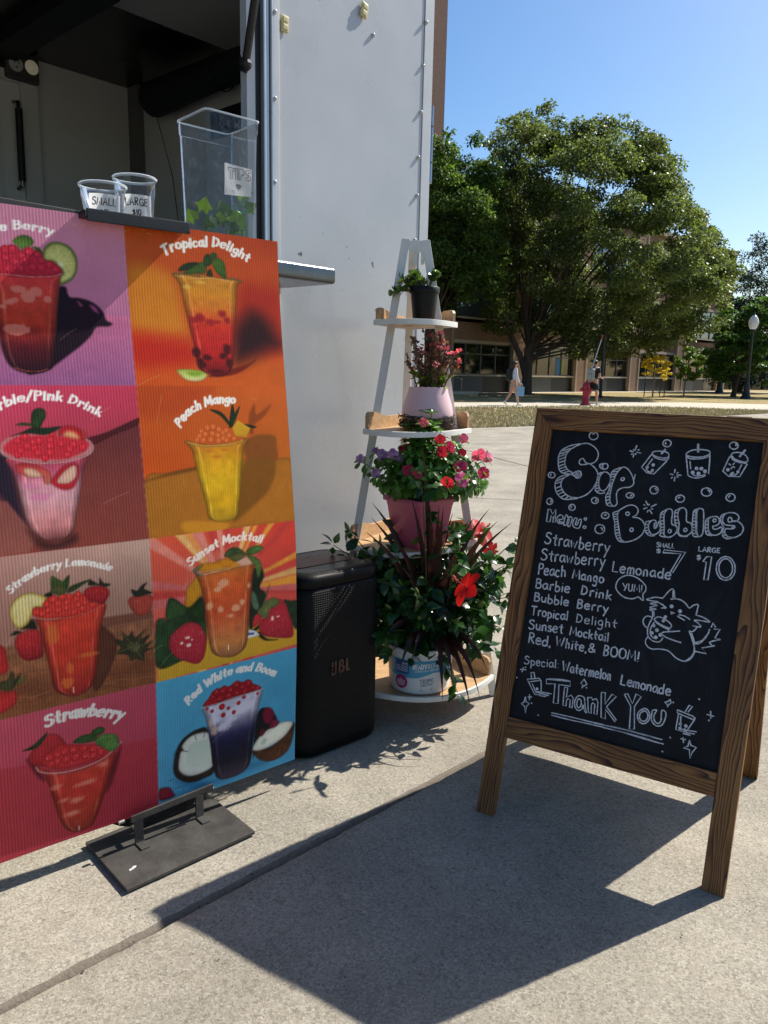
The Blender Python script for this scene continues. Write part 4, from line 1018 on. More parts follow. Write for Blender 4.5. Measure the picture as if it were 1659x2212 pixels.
# counter, stainless shelf
part(MB().box(XW0, -.78, -.262, -.002, 1.522, 1.574), 'serving_shelf', M_STEEL, bevel=.012, seg=3)
part(MB().box(XW0, -1.47, -.02, .02, 1.5745, 1.664), 'counter_edge', M_BLK, bevel=.004)
part(MB().box(XW0, XW1 - .014, -.235, .14, 1.5745, 1.578), 'counter_top', pm('counter_black', '16171a', .4, var=.15), bevel=.004)
for x in (-1.15, -2.2, -3.3): part(MB().at(Matrix.Translation((x, 0, 0))).add([(-.012, -.22, 1.521), (.012, -.22, 1.521), (.012, -.002, 1.521), (-.012, -.002, 1.521), (-.012, -.002, 1.25), (.012, -.002, 1.25)], [(0, 1, 2, 3), (0, 4, 5, 1), (0, 3, 4), (1, 5, 2), (2, 5, 4, 3)]), 'shelf_bracket', M_STEEL)
for x in (-1.75, -2.75):
    wh = part(MB().at(Matrix.Translation((x, .17, .335)) @ Matrix.Rotation(R(90), 4, 'X')).lathe([(.20, -.10), (.31, -.10), (.333, -.07), (.335, 0), (.333, .07), (.31, .10), (.20, .10)], 36), 'wheel', pm('tyre_rubber', '141414', .8, var=.2, bump=.3, bscale=40), smooth=40)
    part(MB().at(Matrix.Translation((x, .17, .335)) @ Matrix.Rotation(R(90), 4, 'X')).lathe([(.001, .05), (.06, .05), (.07, .07), (.10, .06), (.16, .05), (.195, .085), (.205, .095)], 28), 'rim', pm('rim_silver', '9a9c9e', .35, .6), wh, smooth=40)
# ---------------------------------------------------------------- black bar mat hooked over the counter edge and the top of the banner
bo = empty('bar_tray', TM @ Vector((-1.60, -.40, 1.575)), R(39.7), 'black rubber bar tray hooked over the top edge of the banner, under the two cups', 'bar tray')
MB().box(-.115, .14, -.012, .15, .004, .009).box(-.115, .14, -.020, -.012, -.004, .024).box(-.115, .14, .15, .156, .004, .016).box(-.121, -.115, -.02, .156, .004, .02).build('tray_body', pm('tray_black', '15171a', .45, var=.15, bump=.2, bscale=200), bo, bevel=.003)
# ---------------------------------------------------------------- two clear sample cups with paper labels
M_CUP = clearmat('clear_cup', edge=.8, haze=.02); M_RIM = clearmat('cup_rim', edge=1.2, haze=.55, tint=(.9, .92, .93)); M_PAPER = pm('white_paper', 'e2e0e0', .8, var=.05, vscale=20, bump=.2, bscale=50, trans=.4); M_INK = pm('black_ink', '1c1c22', .6)
def cup(name, loc, rz, rt, rb, h, l1, l2, label, tilt):
    o = empty(name, loc, rz, label, 'plastic cup', 'sample cups on the counter')
    MB().lathe([(.001, .003), (rb * .9, .003), (rb, 0), (rb + .001, .004), (rb + (rt - rb) * .72, h * .72), (rb + (rt - rb) * .73 + .0015, h * .74), (rt - .002, h - .004)], 40).build('cup_body', M_CUP, o, smooth=50)
    MB().lathe([(rt - .002, h - .006), (rt + .002, h - .006), (rt + .0035, h - .001), (rt + .001, h + .001), (rt - .002, h - .001)], 40).build('cup_rim', M_RIM, o, smooth=60)
    W, H = .082, .062; nx = 14
    zc = h * .50
    def pos(u, v, off=.0015):   # u, v in metres on the label -> on the wall of the cup, which faces -y
        z = zc + v; r = rb + (rt - rb) * z / h + off; a = -math.pi / 2 + u / r + tilt * v * 4
        return (r * math.cos(a), r * math.sin(a), z)
    vs = []; fs = []
    for i in range(nx + 1):
        for j in range(2): vs.append(pos(-W / 2 + W * i / nx, (-H / 2 if j == 0 else H / 2) + (.004 if (i == nx and j == 0) else 0), .0018 + (.004 if i == nx else 0)))
    for i in range(nx): fs.append((2 * i, 2 * i + 2, 2 * i + 3, 2 * i + 1))
    lb = MB().add(vs, fs).build('paper_label', M_PAPER, o, smooth=60)
    tb = MB(); write(tb, l1, -.031, .004, .029, .004, .018, .0027, jitter=.1, wob=.02); write(tb, l2, -.012, -.021, .010, -.020, .014, .0027, jitter=.1, wob=.02)
    tb.v = [pos(x, y, .0032) for x, y, z in tb.v]
    tb.build('label_writing', M_INK, lb)
    return o
cup('plastic_cup', TM @ Vector((-1.565, -.20, 1.5785)), R(22), .0575, .040, .122, 'SMALL', '$7', 'shorter clear plastic cup with a paper note reading SMALL on the counter', .3)
cup('plastic_cup', TM @ Vector((-1.455, -.17, 1.5785)), R(22), .0555, .039, .164, 'LARGE', '$10', 'taller clear plastic cup with a paper note reading LARGE on the counter', -.2)
# ---------------------------------------------------------------- clear tip box with plastic ivy inside
tb_loc = TM @ Vector((-1.168, -.155, 1.5785))
tip = empty('tip_box', tb_loc, R(42), 'tall square clear plastic tip box with a TIPS note on the counter', 'tip box')
def sq(s, r, n=6):
    p = []
    for cx_, cy_, a0 in ((s - r, s - r, 0), (-s + r, s - r, 90), (-s + r, -s + r, 180), (s - r, -s + r, 270)):
        p += [(cx_ + r * math.cos(R(a0 + 90 * k / n)), cy_ + r * math.sin(R(a0 + 90 * k / n))) for k in range(n + 1)]
    return p
def loft(mb, rings, mi=0, cap0=False):
    n = len(rings[0]); vs = [p for rg_ in rings for p in rg_]; fs = []
    for i in range(len(rings) - 1):
        for k in range(n): fs.append((i * n + k, i * n + (k + 1) % n, (i + 1) * n + (k + 1) % n, (i + 1) * n + k))
    if cap0: fs.append(tuple(range(n))[::-1])
    return mb.add(vs, fs, mi)
S0, S1, BH = .078, .087, .375
mb = MB(); loft(mb, [[(x, y, z) for x, y in sq(s, .018)] for s, z in ((S0, .002), (S0 + (S1 - S0) * .9, BH * .9), (S1 + .001, BH * .905), (S1 + .002, BH))], cap0=True)
mb.build('box_body', clearmat('clear_box', tint=(.93, .95, .96), edge=.5, haze=.008, scratch=.12, rough=.1), tip, smooth=40)
mb = MB(); loft(mb, [[(x, y, z) for x, y in sq(s, .018)] for s, z in ((S1, BH - .004), (S1 + .004, BH - .003), (S1 + .004, BH + .001), (S1, BH + .001))]); mb.build('box_rim', M_RIM, tip, smooth=40)
# note on the face that looks right towards the viewer (local -y face)
def face(u, v, off): z = v; return (u, -(S0 + (S1 - S0) * z / BH) - off, z)
NV = [(-.032, .156), (.058, .163), (.060, .238), (-.030, .243)]
vs = []; fs = []; k = 6
for i in range(k + 1):
    for j in range(k + 1):
        a, b = i / k, j / k
        u = (NV[0][0] * (1 - a) + NV[1][0] * a) * (1 - b) + (NV[3][0] * (1 - a) + NV[2][0] * a) * b; v = (NV[0][1] * (1 - a) + NV[1][1] * a) * (1 - b) + (NV[3][1] * (1 - a) + NV[2][1] * a) * b
        vs.append(face(u, v, .002 + .0012 * math.sin(a * 6 + b * 4)))
for i in range(k):
    for j in range(k): q = i * (k + 1) + j; fs.append((q, q + k + 1, q + k + 2, q + 1))
nt = MB().add(vs, fs).build('paper_note', M_PAPER, tip, smooth=60)
tw = MB()
OUT = {'T': [(0, 1), (.66, 1), (.66, .76), (.44, .76), (.44, 0), (.22, 0), (.22, .76), (0, .76), (0, 1)], 'I': [(0, 1), (.24, 1), (.24, 0), (0, 0), (0, 1)],
       'P': [(0, 0), (0, 1), (.35, 1), (.56, .88), (.56, .55), (.38, .42), (.22, .40), (.22, 0), (0, 0)], 'S': [(.56, .95), (.3, 1), (.04, .85), (.06, .58), (.36, .4), (.34, .26), (.04, .28), (.04, .05), (.36, 0), (.58, .15), (.58, .42), (.28, .62), (.3, .76), (.56, .72), (.56, .95)]}
x = -.020
for ch in 'TIPS':
    p = np.array(OUT[ch]); w = p[:, 0].max(); ribbon(tw, np.stack([x + p[:, 0] * .030, .202 + p[:, 1] * .030 + (x + .01) * .06 - p[:, 0] * .0], 1), .0017); x += w * .030 + .0045
tt = np.linspace(0, 2 * math.pi, 26); hx = 16 * np.sin(tt) ** 3; hy = 13 * np.cos(tt) - 5 * np.cos(2 * tt) - 2 * np.cos(3 * tt) - np.cos(4 * tt)
ribbon(tw, np.stack([.014 + hx * .00048, .184 + hy * .0005], 1), .0016); tw.add([(.014 + a * .00044, .184 + b * .00046, -.0001) for a, b in zip(hx[:-1], hy[:-1])], [tuple(range(25))], 1)
tw.v = [face(a, b, .0042 + c) for a, b, c in tw.v]; tw.build('note_writing', [M_INK, pm('pencil_grey', '77767c', .7)], nt)
iv = empty('plastic_ivy', tb_loc + Vector((0, 0, .002)), R(42), 'green and cream plastic ivy garland coiled in the bottom of the clear tip box', 'plastic ivy')
M_IVY = leafmat('ivy_leaf', '223a18', '5f7a2a', 'd0d0a0', .35, .4, 30); M_IVS = pm('ivy_stem', '2f8a48', .4)
mb = MB()
for pts in ([(-.05, .02, .01), (-.03, -.02, .07), (.0, -.04, .105), (.03, -.055, .12), (.055, -.045, .09), (.065, -.02, .04), (.06, .0, .0)], [(.01, -.04, .11), (.03, -.055, .135), (.05, -.06, .15)], [(-.05, -.03, .01), (-.045, -.05, .08), (-.01, -.055, .09), (.02, -.04, .06)], [(.03, -.05, .115), (.055, -.05, .125), (.065, -.055, .135)], [(.0, -.05, .0), (.02, -.06, .06), (.05, -.06, .09), (.06, -.06, .03)], [(-.06, .0, .0), (-.06, -.03, .06), (-.065, -.04, .10)]):
    mb.tube(catmull(pts, sub=5), .0022, 6)
mb.build('vine_stem', M_IVS, iv, smooth=60)
def ivy_leaf(c, s, rot, tilt):
    p = [(0, -.1), (.35, -.45), (.5, .0), (.85, .15), (.45, .45), (.0, 1.0), (-.45, .45), (-.85, .15), (-.5, 0), (-.35, -.45)]
    m = Matrix.Translation(c) @ Matrix.Rotation(R(-42), 4, 'Z') @ Matrix.Rotation(rot, 4, 'Y') @ Matrix.Rotation(tilt, 4, 'X')
    vs = [(0, 0, .15 * s)] + [(x * s, abs(x) * s * .25, y * s) for x, y in p]
    return MB().at(m).add(vs, [(0, i + 1, (i + 1) % 10 + 1) for i in range(10)])
for c, s, rot, ti in (((-.065, -.02, .12), .034, .3, .3), ((-.058, -.045, .085), .034, 2.4, .4), ((-.02, -.06, .115), .034, -.4, -.2), ((.0, -.065, .10), .030, 1.2, .2), ((.045, -.06, .165), .036, -.1, .2), ((.066, -.055, .135), .031, 1.0, -.3), ((.02, -.06, .085), .040, .9, .1), ((.035, -.06, .075), .036, -1.0, .3), ((-.035, -.06, .08), .034, .2, .5), ((.01, -.05, .07), .034, 1.6, .3), ((-.065, .04, .10), .032, -.6, .2), ((.055, .03, .11), .032, .6, .2)):
    ivy_leaf(Vector(c), s, rot, ti).build('ivy_leaf', M_IVY, iv)
# ================================================================ MENU BANNER  (printed corrugated plastic sheet, bowed, leaning on the counter)
class Canvas:
    """draws the printed artwork in millimetres on the flat sheet; 1 px = K mm"""
    def __init__(s, W, H, K): s.W, s.H, s.K = W, H, K; s.w, s.h = int(W / K), int(H / K); s.a = np.ones((s.h, s.w, 3), np.float32) * .5; s.r = np.random.default_rng(11)
    def win(s, x0, y0, x1, y1, pad=4):
        i0 = max(0, int((x0 - pad) / s.K)); i1 = min(s.w, int((x1 + pad) / s.K) + 1); j0 = max(0, int((y0 - pad) / s.K)); j1 = min(s.h, int((y1 + pad) / s.K) + 1)
        if i1 <= i0 or j1 <= j0: return None
        X, Y = np.meshgrid((np.arange(i0, i1) + .5) * s.K, (np.arange(j0, j1) + .5) * s.K); return i0, i1, j0, j1, X, Y
    def blot(s, shape, k):
        """smooth random field in [-1, 1]"""
        g = s.r.normal(0, 1, (shape[0] // k + 3, shape[1] // k + 3)); yy = np.arange(shape[0]) / k; xx = np.arange(shape[1]) / k
        y0 = yy.astype(int); x0 = xx.astype(int); fy = (yy - y0)[:, None]; fx = (xx - x0)[None]; fy = fy * fy * (3 - 2 * fy); fx = fx * fx * (3 - 2 * fx)
        G = lambda a, b: g[np.ix_(y0 + a, x0 + b)]
        return (G(0, 0) * (1 - fy) * (1 - fx) + G(1, 0) * fy * (1 - fx) + G(0, 1) * (1 - fy) * fx + G(1, 1) * fy * fx) * .6
    def sdist(s, P, X, Y, closed=True):
        """distance to polyline, and inside mask"""
        d = np.full(X.shape, 1e9); ins = np.zeros(X.shape, bool); n = len(P)
        for i in range(n if closed else n - 1):
            a, b = P[i], P[(i + 1) % n]; ab = b - a; L = ab @ ab + 1e-9
            t = np.clip(((X - a[0]) * ab[0] + (Y - a[1]) * ab[1]) / L, 0, 1)
            d = np.minimum(d, (X - a[0] - t * ab[0]) ** 2 + (Y - a[1] - t * ab[1]) ** 2)
            if closed and a[1] != b[1]:
                c = ((a[1] > Y) != (b[1] > Y)) & (X < ab[0] * (Y - a[1]) / ab[1] + a[0]); ins ^= c
        return np.sqrt(d), ins
    def lay(s, wn, al, colr):
        i0, i1, j0, j1 = wn[:4]; s.a[j0:j1, i0:i1] = s.a[j0:j1, i0:i1] * (1 - al[..., None]) + colr * al[..., None]
    def shape(s, P, cols, soft=1, noise=0, clip=None, flat=False):
        wn = s.win(*P.min(0), *P.max(0), pad=soft * 1.5 + 2)
        if wn is None: return
        X, Y = wn[4:]; d, ins = s.sdist(P, X, Y); sd_ = np.where(ins, -d, d); al = np.clip(.5 - sd_ / (2 * max(soft, .6)), 0, 1)
        if soft > 4: al = al * al * (3 - 2 * al)
        y1, y0 = P[:, 1].max(), P[:, 1].min(); t = np.clip((y1 - Y) / max(y1 - y0, 1), 0, 1) * (len(cols) - 1); k = np.minimum(t.astype(int), max(len(cols) - 2, 0)); f = (t - k)[..., None]
        cc = np.array(cols); colr = cc[k] * (1 - f) + cc[np.minimum(k + 1, len(cols) - 1)] * f
        if noise: colr = np.clip(colr * (1 + .55 * noise * (s.blot(X.shape, 3) + s.blot(X.shape, 17))[..., None]), 0, 1)
        if soft < 3.6 and not flat:
            colr = colr * (1 - .30 * np.exp(sd_ / 3.5))[..., None]                     # printed photographs: objects darken towards their outline
            if len(cols) >= 5:                                                            # a drink in a clear cup: darker flanks, glints and ice
                lo = np.where(ins.any(1), ins.argmax(1), 0); hi = np.where(ins.any(1), ins.shape[1] - 1 - ins[:, ::-1].argmax(1), 1); q = (np.arange(X.shape[1])[None] - lo[:, None]) / np.maximum(hi - lo, 1)[:, None]
                colr = colr * (1 - .34 * np.clip(np.abs(2 * q - 1), 0, 1) ** 5)[..., None] * (1 + .06 * s.blot(X.shape, 16) + .02 * s.blot(X.shape, 4))[..., None]
                g_ = .22 * np.exp(-((q - .13) / .025) ** 2) + .16 * np.exp(-((q - .88) / .02) ** 2); colr = colr + (g_ * (.6 + .4 * s.blot(X.shape, 22)))[..., None] * np.array([1, .9, .85]); colr = np.clip(colr, 0, 1)
        if clip is not None: al = al * ((X >= clip[0]) & (X < clip[2]) & (Y >= clip[1]) & (Y < clip[3]))
        s.lay(wn, al, colr)
    def stroke(s, P, w, colr, wx=None, clip=None, amp=0):
        if amp: P = P + s.r.normal(0, amp, P.shape)
        wn = s.win(*P.min(0), *P.max(0), pad=w + 3)
        if wn is None: return
        X, Y = wn[4:]; d, _ = s.sdist(P, X, Y, False); al = np.clip((w / 2 - d) / .9 + .5, 0, 1)
        if clip is not None: al = al * ((X >= clip[0]) & (X < clip[2]) & (Y >= clip[1]) & (Y < clip[3]))
        s.lay(wn, al, np.array(colr))
    def blob(s, x, y, rx, ry, colr, soft, noise=0):
        wn = s.win(x - rx - soft, y - ry - soft, x + rx + soft, y + ry + soft)
        if wn is None: return
        X, Y = wn[4:]; q = np.hypot((X - x) / max(rx, 1), (Y - y) / max(ry, 1)) + .18 * s.blot(X.shape, 6); al = np.clip((1.15 - q) * min(rx, ry) / max(soft, 1) * .6, 0, .85); s.lay(wn, al, np.array(colr))
    def boba(s, x, y, r, colr):
        wn = s.win(x - r, y - r, x + r, y + r)
        if wn is None: return
        X, Y = wn[4:]; q = np.hypot(X - x, Y - y) / r; al = np.clip((1 - q) * r / 1.2, 0, 1)
        sh = 1.10 - .22 * q ** 2 - .24 * q ** 6 - .06 * (Y - y) / -r; c = np.clip(np.array(colr) * sh[..., None], 0, 1); s.lay(wn, al, c)
        s.blob(x + r * s.r.uniform(-.4, .3), y + r * s.r.uniform(-.3, .4), r * .10 + .5, r * .08 + .4, (.95, .82, .82), .7)
def hexc(h): return np.array([int(h[i:i + 2], 16) / 255 for i in (0, 2, 4)])
def pts_(q): return np.array([[float(a) for a in p.split(',')] for p in q.split()])
cv = Canvas(870, 1512, 1.0)
ROWZ = [(1119, 1512), (741, 1119), (362, 741), (0, 362)]; COLX = [(0, 438), (438, 870)]
def fat_text(text, path, cap, colr):
    """heavy slanted serif letters set along an arc: broad-nib strokes with slab feet"""
    P = catmull(path, sub=14); seg = np.hypot(*np.diff(P, axis=0).T); S = np.concatenate([[0], np.cumsum(seg)]); st, L = layout(text, gap=.13, space=.34); k = S[-1] / L
    def at(u, v):
        sarc = u * k; x = np.interp(sarc, S, P[:, 0]); y = np.interp(sarc, S, P[:, 1]); e = 2.0
        dx = np.interp(sarc + e, S, P[:, 0]) - np.interp(sarc - e, S, P[:, 0]); dy = np.interp(sarc + e, S, P[:, 1]) - np.interp(sarc - e, S, P[:, 1]); n = math.hypot(dx, dy) or 1
        sl = v * cap * .18
        return np.array([x + dx / n * sl - dy / n * v * cap, y + dy / n * sl + dx / n * v * cap])
    for q in st:
        if len(q) == 1: q = np.array([q[0] - [.02, 0], q[0] + [.02, 0]])
        Q = np.array([at(a, b) for a, b in q])
        wn = cv.win(*Q.min(0), *Q.max(0), pad=cap * .3)
        if wn is None: continue
        X, Y = wn[4:]; best = np.full(X.shape, -9.0)
        for i in range(len(Q) - 1):
            a, b = Q[i], Q[i + 1]; ab = b - a; L2 = ab @ ab + 1e-9; t = np.clip(((X - a[0]) * ab[0] + (Y - a[1]) * ab[1]) / L2, 0, 1)
            d = np.hypot(X - a[0] - t * ab[0], Y - a[1] - t * ab[1]); ang = abs(ab[1]) / (np.hypot(*ab) + 1e-9); w = cap * (.072 + .108 * ang)
            best = np.maximum(best, w - d)
        cv.lay(wn, np.clip(best / 1.0 + .5, 0, 1), np.array(colr))
        for (a, b), (a2, b2) in ((q[0], q[1]), (q[-1], q[-2])):      # slab feet on upright ends
            if abs(a - a2) < .12 and abs(b - b2) > .02 and (b < .06 or b > .9 or abs(b - .6) < .03): cv.stroke(np.array([at(a - .10, b), at(a + .10, b)]), cap * .10, colr)
PRINT_GAIN = 1.0
def paint():
    clip = None
    for ln in PAINT.strip().split('\n'):
        f = ln.split('|'); op = f[0]
        if op == 'C':
            c, r = map(int, f[1].split(',')); x0, x1 = COLX[c]; y0, y1 = ROWZ[r]; k = [hexc(h) for h in f[2].split()]; clip = (x0, y0, x1, y1)
            wn = cv.win(x0, y0, x1, y1, pad=0); X, Y = wn[4:]; u = np.clip((X - x0) / (x1 - x0), 0, 1)[..., None]; v = np.clip((y1 - Y) / (y1 - y0), 0, 1)[..., None]
            g = (k[0] * (1 - u) + k[1] * u) * (1 - v) + (k[2] * (1 - u) + k[3] * u) * v
            g = g * (1 + .03 * (cv.blot(X.shape, 40) + cv.blot(X.shape, 9) * .4)[..., None]); m = ((X >= x0) & (X < x1) & (Y >= y0) & (Y < y1)).astype(float); cv.lay(wn, m, g)
        elif op in 'PQ':
            P = pts_(f[4]); P = catmull(P, True, 5) if op == 'P' else P
            cv.shape(P, [hexc(h) for h in f[1].split('>')], float(f[2]), float(f[3]), clip, op == 'Q')
        elif op == 'B':
            for q in pts_(f[4]): cv.blob(*q, hexc(f[1]), float(f[2]))
        elif op == 'D':
            for q in pts_(f[2]): cv.boba(*q, hexc(f[1]))
        elif op == 'L': cv.stroke(catmull(pts_(f[3]), sub=8), float(f[2]), hexc(f[1]), clip=clip)
        elif op == 'G': cv.stroke(catmull(np.array([p + [0, cv.r.normal(0, 3)] for p in np.linspace(*pts_(f[3]), 14)]), sub=4), float(f[2]), hexc(f[1]), clip=clip)
        elif op == 'S':
            x, y, rx, ry = pts_(f[3])[0]
            for k in range(int(f[2])):
                a = cv.r.random() * 6.283; q = math.sqrt(cv.r.random()); cv.blob(x + rx * q * math.cos(a), y + ry * q * math.sin(a), .9, 1.5, hexc(f[1]), .6)
        elif op == 'W':
            x, y = pts_(f[1])[0]
            for k in range(30):
                a = cv.r.random() * 6.283; b = a + .05 + cv.r.random() * .10
                cv.shape(np.array([[x + 15 * math.cos(a), y + 15 * math.sin(a)], [x + 330 * math.cos(a), y + 330 * math.sin(a)], [x + 330 * math.cos(b), y + 330 * math.sin(b)]]), [hexc(cv.r.choice(['d89038', 'c06060', 'd8a868', 'b83c38', 'd07c70', 'c85428']))], 5, .08, clip, True)
            cv.blob(x, y + 10, 110, 110, hexc('d89a8c'), 70)
        elif op == 'T': fat_text(f[1], pts_(f[3]), float(f[4]), hexc(f[2]))
    # handling wear: scuffs along the top edge, fine scratches
    for k in range(70): x = 300 + cv.r.random() * 330; cv.blob(x, 1496 - cv.r.random() * 14, 1 + cv.r.random() * 5, .8, hexc('cfb8b4'), .8)
    for k in range(26):
        x, y, a, L = cv.r.random() * 870, cv.r.random() * 1500, cv.r.normal(.6, .5), 10 + cv.r.random() * 70
        wn_c = np.array([[x, y], [x + L * .5 * math.cos(a), y + L * .5 * math.sin(a) + 2], [x + L * math.cos(a), y + L * math.sin(a)]]); cv.stroke(wn_c, .5, hexc('c8a8a4'))
    for x, y, L, sl in ((60, 330, 60, .3), (200, 70, 90, .04), (520, 470, 210, .0), (545, 440, 190, .12)):
        for k in range(int(L / 6)): cv.blob(x + k * 6, y + k * 6 * sl, 1.6, .7, hexc('c8aaa0'), .7)
    for k in range(0, 60): cv.blob(437 + cv.r.normal(0, .6), k * 25.0, .8, 9, hexc('d8c0b8'), 1)
paint()
BA = R(50.3); BE = np.array([math.sin(BA), math.cos(BA), 0]); BN = np.array([-BE[1], BE[0], 0])     # along the sheet, and away from the viewer
B0 = np.array([-.256, 2.160, .078])
PZ = [.078, .45, .76, .82, 1.11, 1.2, 1.38, 1.59]; PD = [0, -.012, -.008, 0, .034, .047, .071, .088]
BMO = Vector(B0 - BE * .435)
bo_ = empty('menu_banner', BMO, math.atan2(BE[1], BE[0]), 'tall bowed corrugated plastic banner printed with eight iced drinks and their names', 'banner')
def smooth_profile():
    zz = np.linspace(.078, 1.59, 400); d = np.interp(zz, PZ, PD); ker = np.hanning(61); ker /= ker.sum(); return zz, np.convolve(np.pad(d, 30, 'edge'), ker, 'valid')
SZ, SD = smooth_profile()
def banner_pt(u, y, back=0.0):
    z = .078 + y; d = np.interp(z, SZ, SD) + .004 * np.sin(u * 6.0 + 1) + back
    return np.stack([u - .435, d, z - B0[2]], -1)
nx_, ny_ = 436, 757
U, Y = np.meshgrid(np.linspace(0, .87, nx_), np.linspace(0, 1.512, ny_))
V = banner_pt(U, Y); cut = np.clip((.028 - U) / .028, 0, 1) * np.clip((.05 - Y) / .05, 0, 1); V[..., 1] += cut * .05; V[..., 2] += cut * .025
idx = np.arange(nx_ * ny_).reshape(ny_, nx_); F = np.stack([idx[:-1, :-1], idx[:-1, 1:], idx[1:, 1:], idx[1:, :-1]], -1).reshape(-1, 4)
a = cv.a; jj = np.clip((Y / .001).astype(int), 0, cv.h - 1); ii = np.clip((U / .001).astype(int), 0, cv.w - 1)
def tap(dy, dx): return a[np.clip(jj + dy, 0, cv.h - 1), np.clip(ii + dx, 0, cv.w - 1)]
cc = (tap(0, 0) * 2 + tap(0, 1) + tap(1, 0) + tap(0, -1) + tap(-1, 0)) / 6
cl = np.where(cc <= .04045, cc / 12.92, ((cc + .055) / 1.055) ** 2.4); cl = np.concatenate([cl, np.ones((*cl.shape[:2], 1))], -1).reshape(-1, 4)
t = NT('printed_plastic'); t.set(Roughness=.45); t.b.inputs['Specular IOR Level'].default_value = .16
vc = t.n('ShaderNodeVertexColor', layer_name='print'); v = t.coord()
wv = t.n('ShaderNodeTexWave', wave_type='BANDS', bands_direction='X', i_Scale=1.0 / .0072 / 3.1416 * .5 * 2, i_Distortion=0.0); t.l(v, wv.inputs['Vector'])
nz = t.noise(v, 3.0, 4, .6); gain = t.math('ADD', PRINT_GAIN - .07, t.math('MULTIPLY', nz.outputs[0], .10))
gain = t.math('SUBTRACT', gain, t.math('MULTIPLY', t.math('POWER', wv.outputs[0], 5.0), .06))
cm = t.n('ShaderNodeCombineColor'); [t.l(t.math('MULTIPLY', gain, k_), cm.inputs[i]) for i, k_ in enumerate((1.24, 1.16, 1.0))]
t.base(t.mix(1.0, vc.outputs[0], cm.outputs[0], 'MULTIPLY')); t.bump(t.math('ADD', wv.outputs[0], t.math('MULTIPLY', nz.outputs[0], .3)), .12, .0014)
fast_mesh('printed_sheet', V.reshape(-1, 3), F, t.m, bo_, cl, smooth=True)
# back liner and the open cut edge of the corrugation
n2 = 40; yy = np.linspace(0, 1.512, n2); mb = MB(); vs = []; fs = []
for y in yy:
    for u, b in ((0, .0045), (.87, .0045)): vs.append(tuple(banner_pt(np.array(u), np.array(y), b)))
for i in range(n2 - 1): fs.append((2 * i, 2 * i + 1, 2 * i + 3, 2 * i + 2))
mb.add(vs, fs)
for u, du in ((.0, -.0004), (.87, .0004)):
    vs = []; fs = []
    for y in yy: vs += [tuple(banner_pt(np.array(u + du), np.array(y), 0)), tuple(banner_pt(np.array(u + du), np.array(y), .0045))]
    for i in range(n2 - 1): fs.append((2 * i, 2 * i + 1, 2 * i + 3, 2 * i + 2))
    mb.add(vs, fs)
us = np.linspace(0, .87, 60)
for y in (0, 1.512):
    vs = []; fs = []
    for u in us: vs += [tuple(banner_pt(np.array(u), np.array(y), 0)), tuple(banner_pt(np.array(u), np.array(y), .0045))]
    for i in range(59): fs.append((2 * i, 2 * i + 1, 2 * i + 3, 2 * i + 2))
    mb.add(vs, fs)
mb.build('back_liner', pm('white_fluted_plastic', 'cfcdc9', .5, var=.08, vscale=30), bo_)
# ---------------------------------------------------------------- steel floor stand that grips the foot of the banner
M_STAND = pm('worn_black_steel', '4b4844', .5, .3, var=.35, vscale=14, bump=.25, bscale=90, rvar=.16)
stn = empty('banner_stand', (-.595, 1.64, 0), R(43), 'scuffed black steel floor stand clamping the bottom edge of the drink banner', 'banner stand')
MB().box(0, .362, 0, .25, .004, .013).box(.004, .358, .004, .246, 0, .0045).build('base_plate', M_STAND, stn, bevel=.0015)
MB().add([(.083, .146, .082), (.083, .146, .100), (.318, .139, .090), (.318, .139, .108), (.083, .152, .082), (.083, .152, .100), (.318, .145, .090), (.318, .145, .108)], [(0, 2, 3, 1), (4, 5, 7, 6), (0, 1, 5, 4), (2, 6, 7, 3), (1, 3, 7, 5), (0, 4, 6, 2)]).build('clamp_rail', M_STAND, stn, bevel=.001)
for x in (.105, .282): MB().box(x - .012, x + .012, .152, .158, .013, .094).box(x - .012, x + .012, .118, .152, .013, .017).box(x - .012, x + .0, .158, .178, .05, .056).build('upright', M_STAND, stn, bevel=.001)
for x, z in ((.062, .088), (.322, .083)): MB().at(Matrix.Translation((x, .16, z)) @ Matrix.Rotation(R(90), 4, 'Y')).lathe([(.001, -.007), (.005, -.007), (.005, .007), (.001, .007)], 6).build('clamp_bolt', pm('zinc_bolt', 'a8a7a2', .3, 1), stn)
p = [(.21 + .175 * math.cos(R(a)), .105 + .088 * math.sin(R(a))) for a in range(180, 361, 10)]
mb = MB(); vs = [(x, .205, z) for x, z in p] + [(x, .222, z) for x, z in p]; n = len(p)
mb.add(vs, [tuple(range(n)), tuple(range(2 * n - 1, n - 1, -1))] + [(i, i + 1, n + i + 1, n + i) for i in range(n - 1)] + [(n - 1, 0, n, 2 * n - 1)]); mb.build('counterweight', pm('black_counterweight', '101011', .35, .2), stn)
MB().add([(.035, .060, .0136), (.052, .064, .0136), (.058, .071, .0136), (.05, .074, .0136), (.044, .069, .0136), (.036, .068, .0136)], [(0, 1, 2, 3, 4, 5)]).build('tape_scrap', M_PAPER, stn)
